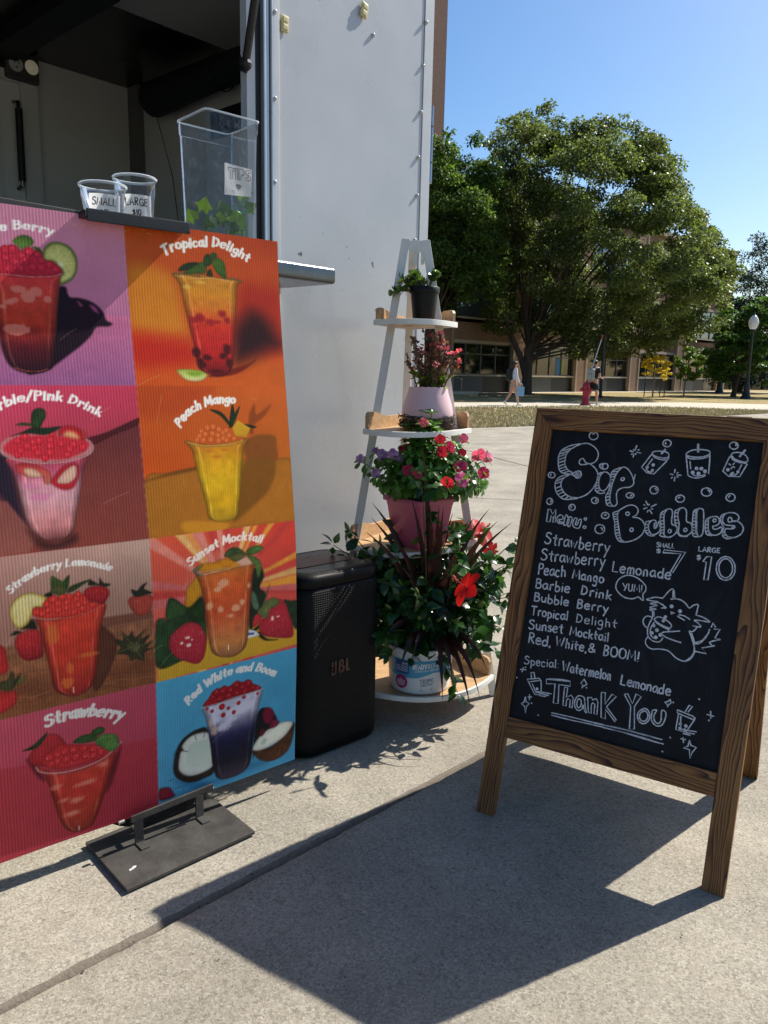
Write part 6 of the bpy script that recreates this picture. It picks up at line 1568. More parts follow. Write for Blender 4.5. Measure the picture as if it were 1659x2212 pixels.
for k in range(84):
    t = rg.random() * 6.28; q = rg.random() ** .5; x = .155 + .205 * q * math.cos(t); y = 2.73 + .13 * q * math.sin(t); ends.append(np.array([x, y, .82 + .13 * (1 - q * q) + .10 * rg.random() * (1 - q) + .03 * rg.random() + (.05 if abs(x - .13) < .05 else 0)]))
for e in ends:
    e = e - np.array(VC); b0 = np.array([e[0] * .35, e[1] * .35, .155]); P = curve_pts(b0, e, .05, 9); sm_.tube(P, [.0030 - .0002 * i for i in range(9)], 5)
    for j in range(3, 9):
        ax = unit(P[j] - P[j - 1]); t0 = rg.random() * 6.28; a = unit(np.cross(ax, [.2, .4, .9])); b = np.cross(ax, a)
        for s in range(2 if j < 8 else 5):
            t = t0 + s * (math.pi if j < 8 else 1.256); d = a * math.cos(t) + b * math.sin(t); items.append((P[j], unit(d + ax * (.35 if j < 8 else .8) + [0, 0, -.1]), unit(ax + rg.normal(0, .25, 3) + [0, -.15, .6]), (.034 + rg.random() * .018) * (1 if j < 8 else .7)))
sm_.build('stem', pm('green_stem', '4a6a2a', .6), vp, smooth=60)
V, F = place(leaf_geo(OBOV, .22, .35), items); fast_mesh('foliage', V, F, leafmat('periwinkle_leaf', '34561f', '64923a', 'a0bc58', .45, .3, 18), vp, smooth=True)
PM = {'p': leafmat('pink_petal', 'd84888', 'e8689c', None, .4, .55, 40), 'm': leafmat('magenta_petal', 'a81f58', 'c83a70', None, .4, .55, 40), 'r': leafmat('crimson_petal', '96142c', 'c02440', None, .4, .55, 40), 'v': leafmat('violet_petal', '8a589a', 'b48cc2', None, .4, .55, 40)}
M_EYE = pm('flower_eye', 'd8c8a0', .6)
for x, y, z, k, s in VF: flower('flower', np.array([x, y, z]) - np.array(VC), (rg.normal(.1, .35), -.9, .35 + rg.normal(0, .3)), s * (1.0 if k == 'v' else 1.08), PM[k], vp, 5, .12, M_EYE if k in 'pv' else None)
# ---------------------------------------------------------------- dracaena spike and red hibiscus in a white nursery tub (bottom shelf)
DC = Vector((.145, 2.70, .1025)); dp = empty('potted_plant', DC, 0, 'burgundy spiky dracaena and red hibiscus bush in a labelled white plastic tub', 'potted plant')
M_TUB = pm('white_tub', 'cfd0d2', .4, var=.04); TR = .121
def tubr(z): return .112 + (TR - .112) * z / .17
MB().lathe([(.001, .006), (.100, .006), (.104, 0), (.110, .004), (tubr(.02), .02), (tubr(.150), .150), (TR + .004, .152), (TR + .006, .156), (TR + .006, .168), (TR + .002, .171), (TR - .003, .168), (.112, .15), (.001, .15)], 56).build('pot', M_TUB, dp, smooth=40)
MB().lathe([(.112, .151), (.05, .157), (.001, .158)], 24).build('soil', MATS['potting_soil'], dp)
def wrap(mb, off, az0=-97):
    out = []
    for u, z, _ in mb.v: r = tubr(z) + off; a = R(az0) + u / r; out.append((r * math.cos(a), r * math.sin(a), z))
    mb.v = out; return mb
def band(poly_lo, poly_hi, n=40):
    mb = MB(); us = np.linspace(poly_lo[0][0], poly_lo[-1][0], n); lo = np.interp(us, *np.array(poly_lo).T); hi = np.interp(us, *np.array(poly_hi).T); vs = []
    for u, a, b in zip(us, lo, hi): vs += [(u, a, 0), (u, b, 0)]
    return mb.add(vs, [(2 * i, 2 * i + 2, 2 * i + 3, 2 * i + 1) for i in range(n - 1)])
lab = wrap(band([(-.15, .070), (-.06, .062), (.0, .066), (.06, .086), (.15, .078)], [(-.15, .132), (.15, .132)]), .0008).build('label_band', pm('label_teal', '3f93b4', .4, var=.06), dp, smooth=60)
wrap(band([(-.088, .078), (-.030, .078)], [(-.088, .128), (-.030, .128)], 12), .0014).build('blue_patch', pm('label_blue', '2c4c86', .4), lab)
mb = MB(); mb.add([(-.062 + .026 * math.cos(2 * math.pi * k / 28), .046 + .026 * math.sin(2 * math.pi * k / 28), 0) for k in range(28)], [tuple(range(28))]); wrap(mb, .0030).build('magenta_roundel', pm('label_magenta', 'a02660', .4), lab)
mb = MB(); write(mb, 'READY', -.016, .100, .034, .104, .018, .0042, wob=0, jitter=0); write(mb, 'REFILL', .038, .104, .094, .110, .018, .0024, wob=0, jitter=0); write(mb, 'GARDENING MADE EASY', -.008, .090, .085, .098, .0065, .0013, wob=0, jitter=0)
write(mb, '10-12', -.062, .113, -.036, .113, .009, .0018, wob=0, jitter=0)
for zz in (.106, .100, .094, .088): ribbon(mb, np.array([(-.084, zz), (-.034, zz)]), .0017)
for zz, w in ((.060, .006), (.052, .03), (.046, .036), (.040, .034), (.034, .026)): ribbon(mb, np.array([(-.062 - w / 2, zz), (-.062 + w / 2, zz)]), .0022)
wrap(mb, .0040).build('label_writing', pm('label_white', 'd8dde0', .5), lab)
mb = MB(); write(mb, 'TROPIC', .010, .044, .062, .050, .016, .0019, wob=0, jitter=0); write(mb, 'ESCAPE', .014, .034, .058, .039, .007, .0014, wob=0, jitter=0)
for k in range(3): ribbon(mb, np.array([(.012, .024 - k * .004), (.056, .028 - k * .004)]), .0009)
wrap(mb, .0012).build('tub_writing', pm('label_ink', '4a6a78', .5), dp)
tipsD = [(-0.044, 2.72, 0.777), (-0.044, 2.6, 0.745), (-0.059, 2.5, 0.717), (0.018, 2.75, 0.7), (0.089, 2.54, 0.83), (0.123, 2.56, 1.003), (0.153, 2.52, 0.806), (0.183, 2.52, 0.807), (0.198, 2.52, 0.801), (0.319, 2.68, 0.737), (0.386, 2.78, 0.753), (0.392, 2.6, 0.743), (0.46, 2.72, 0.713), (0.02, 2.55, 0.705), (0.064, 2.45, 0.253), (0.105, 2.46, 0.275), (0.208, 2.4, 0.173), (0.242, 2.44, 0.228), (0.298, 2.38, 0.16), (0.337, 2.44, 0.165), (0.365, 2.5, 0.24), (-0.005, 2.5, 0.3), (0.062, 2.5, 0.6), (0.26, 2.55, 0.66), (.15, 2.9, .75), (.08, 2.85, .7), (.26, 2.86, .72), (.2, 2.58, .62)]
M_DRA = leafmat('dracaena_leaf', '1e0e0f', '3c1c1a', '623628', .22, .38, 6)
b0 = np.array([.183, 2.69, .27]) - np.array(DC)
for tp in tipsD:
    e = np.array(tp) - np.array(DC); low = e[2] < .25
    if low: m_ = (b0 + e) / 2 + np.array([(e[0] - b0[0]) * .1, -.06, .16 + .06 * rg.random()])
    else: m_ = b0 * .45 + e * .55 + np.array([(b0[0] - e[0]) * .22, 0, .06])
    t = np.linspace(0, 1, 14)[:, None]; P = (1 - t) ** 2 * b0 + 2 * t * (1 - t) * m_ + t ** 2 * e; V = []; F = []
    w0 = .0105 + .004 * rg.random()
    for j in range(14):
        tg = unit(P[min(j + 1, 13)] - P[max(j - 1, 0)]); side = unit(np.cross(tg, [0, -1, .25])); nn = np.cross(side, tg); w = w0 * (.45 + .55 * math.sin(math.pi * min(j / 13 * .9 + .18, 1))) * (1 - (j / 13) ** 4) + .0004
        V += [P[j] + side * w + nn * w * .45, P[j], P[j] - side * w + nn * w * .45]
    for j in range(13): a = 3 * j; F += [(a, a + 1, a + 4, a + 3), (a + 1, a + 2, a + 5, a + 4)]
    fast_mesh('spike_leaf', V, F, M_DRA, dp, smooth=True)
sm_ = MB(); items = []; buds = []
ends = [(-0.17, 2.56, 0.655), (-0.12, 2.62, 0.69), (0.008, 2.5, 0.545), (-0.013, 2.55, 0.33), (0.474, 2.75, 0.635), (0.459, 2.75, 0.425), (0.41, 2.65, 0.25), (0.241, 2.7, 0.681), (.44, 2.70, .56), (.40, 2.62, .50), (.36, 2.6, .60), (.33, 2.56, .44), (.42, 2.6, .36), (.03, 2.52, .44), (-.03, 2.6, .5), (.05, 2.58, .62), (-.05, 2.7, .6), (.38, 2.85, .63), (.30, 2.8, .66), (.10, 2.85, .6), (-.04, 2.8, .45), (.34, 2.55, .30), (.0, 2.48, .36), (.25, 2.52, .40), (.12, 2.5, .5), (.46, 2.8, .52)]
for k in range(84):
    t = rg.random() * 6.28; q = .5 + .5 * rg.random(); ends.append((.17 + .27 * q * math.cos(t), 2.70 + .16 * q * math.sin(t), .43 + .23 * rg.normal(0, .45)))
for e in ends:
    e = np.array(e) - np.array(DC); b1 = np.array([rg.normal(.02, .03), rg.normal(0, .03), .155]); P = curve_pts(b1, e, .07, 9); sm_.tube(P, [.0042 - .00035 * i for i in range(9)], 5)
    for j in range(3, 9):
        ax = unit(P[j] - P[j - 1])
        for s in range(2 if j < 8 else 4):
            d = unit(rg.normal(0, 1, 3) + ax * .4 + [0, -.25, -.15]); items.append((P[j] + d * .008, d, unit(rg.normal(0, .35, 3) + [.1, -.45, .9]), (.044 + rg.random() * .024) * (1 if j < 8 else .72)))
    if rg.random() < .35: buds.append((P[-1], unit(ax + [0, 0, .8])))
sm_.build('stem', pm('hibiscus_stem', '4a4a2c', .7), dp, smooth=60)
V, F = place(leaf_geo([(x / 14, max(.005, np.interp(x / 14, *np.array(OVATE).T))) for x in range(15)], .2, .3, .10), items); fast_mesh('foliage', V, F, leafmat('hibiscus_leaf', '18321a', '345a24', '668a34', .34, .28, 14), dp, smooth=False)
for o, d in buds:
    mb = MB(); o = Vector(o); d = Vector(d); mb.tube([o, o + d * .008, o + d * .018, o + d * .032, o + d * .04], [.003, .0065, .008, .005, .001], 7)
    mb.build('bud', leafmat('hibiscus_bud', '4a6a2a', '7f8a40', 'b07050', .2, .5, 40), dp, smooth=60)
M_RED = leafmat('hibiscus_petal', 'a80f18', 'd0242a', None, .4, .5, 40)
BIGP = leaf_geo([(0, .05), (.2, .16), (.45, .32), (.7, .40), (.88, .3), (.97, .14), (1, .03)], .18, .5, .04)
def hib(o, n, s):
    o = np.array(o) - np.array(DC); n = unit(n); a = unit(np.cross(n, [.1, .3, .9])); b = np.cross(n, a)
    V, F = place(BIGP, [(o, unit(a * math.cos(t) + b * math.sin(t) + n * .55), n, s * (.9 + .2 * rg.random())) for t in np.arange(5) * 1.257 + .3]); f = fast_mesh('flower', V, F, M_RED, dp, smooth=True)
    P = [Vector(o + n * s * q + np.array([0, 0, .12 * s * q * q])) for q in (0, .4, .8, 1.15)]; m1 = MB().tube(P, [.0022, .0018, .0016, .0014], 6); m1.build('pistil', pm('pistil_red', 'b8303c', .5), f)
    m2 = MB()
    for k in range(26): q = .75 + .4 * rg.random(); m2.ball(tuple(o + n * s * q + np.array([0, 0, .12 * s * q * q]) + rg.normal(0, .0034, 3)), .0019, 5, 3)
    m2.build('anther', pm('anther_orange', 'd07040', .6), f)
hib((.285, 2.475, .535), (-.78, -.28, .55), .062); hib((.365, 2.85, .652), (.5, -.6, .5), .05); hib((.40, 2.80, .595), (.5, -.7, -.1), .035)
# ================================================================ BRICK BUILDING ACROSS THE LAWN
def brick(name, c0, c1, c2, mortar):
    t = NT(name); t.set(Roughness=.9); t.b.inputs['Specular IOR Level'].default_value = .2
    v = t.coord(); sx = t.n('ShaderNodeSeparateXYZ'); t.l(v, sx.inputs[0]); cb = t.n('ShaderNodeCombineXYZ'); t.l(t.math('ADD', sx.outputs[0], sx.outputs[1]), cb.inputs[0]); t.l(sx.outputs[2], cb.inputs[1])
    br = t.n('ShaderNodeTexBrick', i_Scale=1.0); br.inputs['Brick Width'].default_value = .22; br.inputs['Row Height'].default_value = .075; br.inputs['Mortar Size'].default_value = .008; br.inputs['Bias'].default_value = 0
    br.inputs['Color1'].default_value = C4(c0); br.inputs['Color2'].default_value = C4(c1); br.inputs['Mortar'].default_value = C4(mortar); t.l(cb.outputs[0], br.inputs['Vector'])
    n = t.noise(v, .8, 5, .6); t.base(t.mix(t.ramp(n.outputs[0], [(.35, .0), (.75, .5)]), br.outputs[0], c2)); t.bump(br.outputs['Fac'], -.4, .01); return t.m
M_BRICK = brick('tan_brick', '8a6a54', '765844', '9a7c66', '9a8c7c'); M_BRICK2 = brick('brown_brick', '7a5a4c', '664a40', '84665a', '8a7a6e')
M_LIME = pm('limestone_trim', 'b0a490', .8, var=.12, vscale=2); M_PIERT = pm('pier_trim', '9a8a74', .8, var=.1, vscale=2)
M_GLASS = pm('dark_glazing', '10171a', .06, var=.3, vscale=.4, spec=.9); M_SKYG = pm('sky_reflect_glazing', '5a6e7c', .06, .5, var=.15, vscale=.3, spec=.9); M_MUL = pm('bronze_mullion', '5a554c', .5); M_PANEL = pm('grey_spandrel', '41464a', .5, var=.15, vscale=1); M_PANELD = pm('black_spandrel', '17181a', .5, var=.15); M_ROOF = pm('flat_roof', '55504a', .9)  # M_SKYG: reflected sky put into the base colour of the upper panes
B_ = empty('brick_building', (4.16, 44.0, 0), R(43.5), 'long three storey brick college building with large dark windows behind the big tree', 'building')
BX0, BX1, BD_, BHT = -8.4, 34.6, 16.0, 11.6
piers = [(-8.4, -7.4), (-2.0, -.75), (4.70, 6.24), (11.52, 12.81), (18.5, 19.83), (25.56, 26.81), (33.05, 34.6)]
flo = [(.0, .95, 2.80, 3.95), (3.95, 4.14, 6.45, 7.55), (7.55, 7.70, 9.95, 11.2)]
wl_ = MB()
for a, b in piers: wl_.box(a, b, .0, BD_, 0, BHT - .35)
for (p0, p1) in zip(piers[:-1], piers[1:]):
    for zb, z0, z1, zt in flo: wl_.box(p0[1], p1[0], .22, .5, z1 + .16, zt if zt < 11 else BHT - .35)
wl_.box(BX0 + .5, BX1 - .5, 6, BD_ - .01, .1, BHT - .5)
wl_.build('brick_wall', M_BRICK, B_)
MB().box(BX0 - .05, BX1 + .05, -.06, BD_ + .05, BHT - .35, BHT).build('roof_coping', M_LIME, B_)
MB().box(BX0, BX1, .5, BD_, BHT - .5, BHT - .36).build('roof', M_ROOF, B_)
for a, b in piers[1:]:
    MB().box(a - .02, a + .16, -.03, .2, 0, BHT - .36).box(b - .16, b + .02, -.03, .2, 0, BHT - .36).build('pier_trim', M_PIERT, B_)
for bi, (p0, p1) in enumerate(zip(piers[:-1], piers[1:])):
    x0, x1 = p0[1], p1[0]; w = x1 - x0
    for fi, (zb, z0, z1, zt) in enumerate(flo):
        xe = x1 - 1.75 if (bi == 5 and fi == 0) else x1
        m = MB(); n = 4 if xe == x1 else 3; ww = (xe - x0) / n
        m.box(x0, xe, .30, .33, z0 + .09, z1, 1 if fi == 0 else 2)
        for k in range(n + 1): m.box(x0 + k * ww - .035 + (.035 if k == 0 else 0) - (.035 if k == n else 0), x0 + k * ww + .035 + (.035 if k == 0 else 0) - (.035 if k == n else 0), .24, .30, z0 + .09, z1, 0)
        for zz in ((z0 + .09, z0 + .15), (z1 - .06, z1), (z0 + (z1 - z0) * .66, z0 + (z1 - z0) * .66 + .06)): m.box(x0, xe, .245, .30, zz[0], zz[1], 0)
        wd = m.build('window', [M_MUL, M_GLASS, M_SKYG], B_)
        MB().box(x0, xe, .10, .30, z0, z0 + .088).build('sill', M_LIME, wd); MB().box(x0, x1, .16, .31, z1 + .002, z1 + .16).build('lintel', M_LIME, wd)
        if fi == 0:
            half = x0 + (xe - x0) * .55
            MB().box(x0, half, .27, .32, 0, z0).build('apron_panel', M_PANEL, wd); MB().box(half, xe, .27, .32, 0, z0).build('apron_panel', M_PANELD, wd)
        if xe != x1:
            d = MB().box(xe + .25, x1 - .2, .28, .33, .02, 2.05).build('door', pm('cream_door', '9a927e', .6, var=.06), B_); MB().box(xe + .35, xe + .40, .22, .28, .95, 1.15).build('handle', M_MUL, d)
            MB().box(xe, x1, .30, .34, 0, z1).build('door_surround', M_PIERT, B_); MB().box(xe + .2, x1 - .15, .26, .30, 2.2, z1).build('door_light', M_GLASS, B_)
pn = MB().box(9.6, 10.1, .285, .296, 1.05, 2.2, 0).box(10.15, 10.5, .285, .296, 1.05, 2.1, 1).build('window_poster', [pm('blue_poster', '2a6a9a', .5), pm('yellow_green_poster', '9aa040', .5)], B_)
tw = empty('brick_tower', (2.87, 46.0, 0), R(43.5), 'tall windowless brown brick tower rising beyond the trailer corner', 'tower')
MB().box(-12, 0, 0, 10, 0, 34).build('brick_wall', M_BRICK2, tw); MB().box(-12.1, .1, -.1, 10.1, 34, 34.5).build('coping', M_LIME, tw)
lb = empty('low_building', (30, 74, 0), R(25), 'low dark glazed building half hidden behind the trees at the far right', 'building')
MB().box(0, 60, 0, 14, 4.2, 5.2).box(0, .6, 0, 14, 0, 4.2).box(59.4, 60, 0, 14, 0, 4.2).box(.6, 59.4, 10, 14, 0, 4.2).build('wall', M_BRICK2, lb)
mb = MB().box(.6, 59.4, .5, .55, 0, 4.2, 0)
for k in range(30): mb.box(.6 + k * 2, .75 + k * 2, .3, .5, 0, 4.2, 1)
for z in (.9, 2.6): mb.box(.6, 59.4, .35, .5, z, z + .12, 1)
mb.build('window', [M_GLASS, M_MUL], lb)
# steps and hand rail at the building door on the left
rl = empty('hand_rail', (3.75, 41.9, 0), R(43.5), 'pale metal hand rail beside a low step in front of the building', 'hand rail')
mb = MB()
for y in (0, .9): mb.tube([(-.3, y, 0), (-.3, y, .92), (.42, y, .80), (.42, y, 0)], .03, 6)
mb.build('rail_tube', pm('galvanised', 'a39a7c', .5, .3), rl)
stp = MB().box(-3.5, 1.6, -.9, 2.6, 0, .16).build('concrete_step', M_SLAB); stp.location = (3.2, 41.6, .0); stp.rotation_euler = (0, 0, R(43.5)); tag(stp, 'low concrete step slab in front of the building door by the hand rail', 'step')
# ================================================================ TREES
def bark(name, c0, c1):
    t = NT(name); t.set(Roughness=.95); v = t.coord(scale=(1, 1, .18)); n = t.noise(v, 9, 6, .7); t.base(t.ramp(n.outputs[0], [(.3, c0), (.7, c1)])); t.bump(n.outputs[0], .8, .04); return t.m
M_BARK = bark('elm_bark', '2a211a', '5c4c3e'); M_BARK2 = bark('young_bark', '6a5c4a', '94846c')
def in_poly(P, x, y):
    ins = np.zeros(len(x), bool); n = len(P)
    for i in range(n):
        a, b = P[i], P[(i + 1) % n]
        if a[1] != b[1]: c = ((a[1] > y) != (b[1] > y)) & (x < (b[0] - a[0]) * (y - a[1]) / (b[1] - a[1]) + a[0]); ins ^= c
    return ins
def edge_d(P, x, y):
    d = np.full(len(x), 1e9); n = len(P)
    for i in range(n):
        a, b = P[i], P[(i + 1) % n]; ab = b - a; t = np.clip(((x - a[0]) * ab[0] + (y - a[1]) * ab[1]) / (ab @ ab), 0, 1); d = np.minimum(d, np.hypot(x - a[0] - t * ab[0], y - a[1] - t * ab[1]))
    return d
def crown(name, out, depth, nclump, cr, nleaf, ls, mat, parent, seed, droop=.5, limbs=None, flat=.62, asp=.42):
    """leaf sprays gathered in clumps through the volume whose side view is the outline `out` (metres, x and z)"""
    r = np.random.default_rng(seed); P = np.array(out, float); C = []
    while len(C) < nclump:
        x = r.uniform(P[:, 0].min(), P[:, 0].max(), 400); z = r.uniform(P[:, 1].min(), P[:, 1].max(), 400); k = in_poly(P, x, z); x, z = x[k], z[k]; d = edge_d(P, x, z)
        for a, b, e in zip(x, z, d):
            half = min(depth, .3 + 1.9 * max(e, .01)); s = r.uniform(-1, 1); y = half * np.sign(s) * abs(s) ** .5
            if len(C) < nclump: C.append((a, y, b, cr * r.uniform(.55, 1.25) * min(1, .45 + e / 2)))
    C = np.array(C); N = nclump * nleaf; wt = C[:, 3] ** 2.2; ci = r.choice(nclump, N, p=wt / wt.sum()); q = r.normal(0, 1, (N, 3)); q /= np.linalg.norm(q, axis=1)[:, None]; rad = r.random(N) ** .45
    p = C[ci, :3] + q * (rad * C[ci, 3])[:, None] * np.array([1, 1, flat]); p[:, 2] -= droop * C[ci, 3] * (rad ** 2) * (np.abs(q[:, 0]) + np.abs(q[:, 1])) * .35
    ax = q * [1, 1, .3] + r.normal(0, .55, (N, 3)); ax[:, 2] -= droop; ax /= np.linalg.norm(ax, axis=1)[:, None]
    up = r.normal(0, .55, (N, 3)) + [0, 0, 1]; sd_ = np.cross(up, ax); sd_ /= np.linalg.norm(sd_, axis=1)[:, None] + 1e-9; nn = np.cross(ax, sd_)
    L = (ls * r.uniform(.6, 1.35, N))[:, None]; w = L * asp
    V = np.stack([p, p + ax * L * .45 + sd_ * w + nn * w * .2, p + ax * L, p + ax * L * .45 - sd_ * w + nn * w * .2], 1).reshape(-1, 3); F = np.arange(4 * N).reshape(-1, 4)
    return fast_mesh(name, V, F, mat, parent), C
def trunk_and_limbs(parent, C, base_r, fork_z, lean, n_l, mat, seed, top=None):
    r = np.random.default_rng(seed); mb = MB(); fk = np.array([lean[0], lean[1], fork_z])
    mb.tube([(0, 0, -.05), (0, 0, .15), (lean[0] * .3, 0, fork_z * .35), tuple(fk)], [base_r * 1.7, base_r * 1.15, base_r, base_r * .85], 12); tr = mb.build('trunk', mat, parent, smooth=60)
    mb = MB(); idx = r.permutation(len(C))[:n_l]
    for i in idx:
        e = C[i, :3]; m = fk * .5 + e * .5 + [0, 0, (e[2] - fk[2]) * .10 + .3]; t = np.linspace(0, 1, 9)[:, None]; s0 = fk - [0, 0, fork_z * .3 * r.random()]
        P = (1 - t) ** 2 * s0 + 2 * t * (1 - t) * (s0 * .45 + e * .55 + np.array([0, 0, .15 * (e[2] - s0[2])]) + r.normal(0, .3, 3)) + t ** 2 * e; r0 = base_r * r.uniform(.12, .32); mb.tube([tuple(p) for p in P], [r0 * (1 - .88 * k / 8) for k in range(9)], 6)
        for q in range(3):
            j = r.integers(3, 8); e2 = P[j] + r.normal(0, 1.1, 3) + [0, 0, .3]; mb.tube([tuple(P[j]), tuple(P[j] * .5 + e2 * .5 + [0, 0, .15]), tuple(e2)], [r0 * .3, r0 * .2, .012], 4)
    mb.build('limbs', mat, parent, smooth=60); return tr
def px(x, y, cx_, by, s): return ((x - cx_) * s, (by - y) * s)
M_ELM = leafmat('elm_leaf', '404c2a', '6c7848', '9c9a62', .5, .42, .35, .22)
# the big elm
TB = empty('elm_tree', (7.75, 43.2, 0), 0, 'big broad green elm with a forked trunk standing before the brick building', 'tree')
OUTL = [(1042, 470), (1050, 420), (1035, 370), (1045, 300), (1072, 245), (1110, 240), (1165, 215), (1200, 240), (1250, 232), (1300, 238), (1335, 232), (1352, 268), (1392, 282), (1420, 322), (1462, 345), (1462, 395), (1490, 430), (1530, 478), (1555, 520), (1590, 545), (1592, 600), (1572, 640), (1592, 672), (1560, 720), (1530, 745), (1500, 775), (1470, 755), (1452, 800), (1415, 775), (1370, 800), (1310, 800), (1262, 795), (1235, 770), (1205, 742), (1170, 762), (1160, 735), (1120, 750), (1085, 735), (1062, 760), (1048, 700), (1060, 640), (1040, 580)]
OUTM = [(-8 + ((x - 1138) * .0259 + 8) * .95, 1.3 + ((855 - y) * .0259 - 1.3) * .86 + .55) for x, y in OUTL]
_, Cc = crown('crown', OUTM, 7.0, 600, .76, 320, .135, M_ELM, TB, 31, .55)
trunk_and_limbs(TB, Cc, .27, 2.6, (-.0, 0), 44, M_BARK, 5)
mb = MB(); mb.tube([(-.05, .1, 1.0), (-.35, 0, 1.9), (-1.0, -.1, 3.2), (-1.6, -.2, 4.6), (-2.0, -.3, 6)], [.20, .17, .13, .1, .05], 8); mb.build('limbs', M_BARK, TB, smooth=60)
# second tree at the left, partly behind the trailer corner
T2 = empty('elm_tree', (1.6, 40.0, 0), 0, 'darker tree half hidden behind the trailer corner to the left of the big elm', 'tree')
O2 = [(860, 420), (905, 340), (935, 320), (950, 330), (968, 345), (985, 335), (1012, 345), (1022, 375), (1045, 390), (1055, 430), (1070, 470), (1062, 530), (1080, 575), (1065, 630), (1040, 665), (1020, 640), (1005, 690), (965, 700), (930, 722), (880, 700), (850, 600)]
_, C2 = crown('crown', [((x - 897) * .0241, (857 - y) * .0241) for x, y in O2], 3.0, 170, .8, 290, .145, leafmat('dark_elm_leaf', '324420', '5e763a', '8c984e', .5, .42, .35, .22), T2, 33, .6)
trunk_and_limbs(T2, C2, .22, 2.4, (0, 0), 18, M_BARK, 6)
# right hand trees
T3 = empty('spruce_tree', (27.6, 61, 0), 0, 'tall dark blue green evergreen with reddish tips at the far right edge', 'tree')
O3 = [(-2.2, .5), (-2.6, 3), (-1.9, 5), (-1.6, 7), (-1.0, 9.2), (-.3, 11.4), (.3, 12.2), (1.0, 11), (2.2, 9), (3, 6), (3.4, 3), (3, .5)]
_, C3 = crown('crown', O3, 2.6, 170, .8, 170, .22, leafmat('evergreen_needle', '182c28', '2c463c', '5a3834', .3, .6, .3), T3, 35, .25, asp=.22); trunk_and_limbs(T3, C3, .22, 3, (0, 0), 10, M_BARK, 7)
T4 = empty('maple_tree', (21.6, 48.5, 0), 0, 'mid green feathery tree behind the globe street lamp at the right edge', 'tree')
O4 = [(-2.0, 1.4), (-1.7, 2.4), (-2.2, 3.0), (-1.2, 3.9), (-1.5, 4.8), (-.6, 5.6), (.0, 6.1), (1.0, 6.0), (2.0, 6.4), (4.0, 6.6), (4.4, 3.5), (3.8, 1.0), (2.2, .8), (.8, 1.5), (-.4, .9)]
_, C4_ = crown('crown', O4, 2.2, 150, .65, 170, .18, leafmat('feathery_leaf', '2e4a22', '587838', '88984c', .45, .45, .4, .22), T4, 37, .4, flat=.4); trunk_and_limbs(T4, C4_, .14, 1.6, (.2, 0), 14, M_BARK, 8)
T5 = empty('bare_tree', (26.3, 62, 0), 0, 'thin leafless tree with fine grey twigs above the right end of the building', 'tree')
mb = MB(); r5 = np.random.default_rng(9); mb.tube([(0, 0, 0), (.1, 0, 3), (0, 0, 6), (.1, 0, 9.3)], [.1, .08, .05, .012], 7); mb.build('trunk', M_BARK2, T5, smooth=60)
mb = MB()
for k in range(34):
    z = 4 + 4.8 * r5.random(); a = r5.random() * 6.28; L = (1.9 - (z - 4) * .22) * r5.uniform(.6, 1.1); e = np.array([L * math.cos(a) * .75, L * math.sin(a) * .75, z + L * .9]); mb.tube([(0.05, 0, z), (e[0] * .5, e[1] * .5, z + L * .55), tuple(e)], [.022, .014, .006], 4)
    for q in range(4): f = .4 + .6 * r5.random(); s = np.array([e[0] * f, e[1] * f, z + L * .9 * f]); mb.tube([tuple(s), tuple(s + r5.normal(0, .25, 3) + [0, 0, .3])], [.009, .004], 3)
mb.build('twigs', M_BARK2, T5)
T6 = empty('maple_sapling', (15.0, 43.9, 0), 0, 'small staked sapling with yellow autumn leaves on the lawn', 'sapling')
O6 = [(-.75, 1.45), (-.7, 1.9), (-.45, 2.2), (-.3, 2.5), (.05, 2.62), (.45, 2.3), (.8, 2.0), (.85, 1.4), (.5, 1.0), (.2, 1.25), (-.3, 1.2)]
_, C6 = crown('crown', O6, .7, 40, .22, 75, .09, leafmat('yellow_leaf', 'b8a434', 'd4bc44', 'a0a83c', .5, .5, 1.2), T6, 39, .4)
mb = MB().tube([(0, 0, 0), (.02, 0, .9), (0, 0, 1.6), (.03, 0, 2.4)], [.045, .04, .03, .012], 7)
for i in range(0, len(C6), 3): mb.tube([(.01, 0, 1.0 + .03 * i), tuple(C6[i, :3])], [.012, .005], 4)
mb.build('trunk', M_BARK2, T6, smooth=60)
T7 = empty('elm_sapling', (17.4, 45.6, 0), 0, 'small green sapling just right of the yellow one', 'sapling')
_, C7 = crown('crown', [(-.7, 1.2), (-.6, 2.2), (-.1, 2.9), (.5, 2.8), (.85, 2.2), (.8, 1.4), (.3, .8)], .7, 46, .27, 60, .15, leafmat('lime_leaf', '3f5a1c', '6f8a2c', '96a23c', .4, .45, 1), T7, 41, .4)
MB().tube([(0, 0, 0), (.02, 0, .9), (0, 0, 2.4)], [.045, .035, .012], 7).build('trunk', M_BARK2, T7, smooth=60)
M_STAKE = pm('dark_stake', '241f1b', .7)
for i, (dx, dy, lb_) in enumerate(((-.48, 0, 'thin dark stake on the left of the yellow sapling'), (.42, .12, 'first thin dark stake on the right of the yellow sapling'), (.62, -.05, 'outer thin dark stake on the right of the yellow sapling'))):
    o = MB().tube([(0, 0, 0), (.06 if i else 0, 0, 1.05)], .025, 6).box(-.03, .03, -.03, .03, .95, 1.0).build('tree_stake', M_STAKE); o.location = (15.0 + dx, 43.9 + dy, 0); tag(o, lb_, 'stake', 'stakes round the yellow sapling')
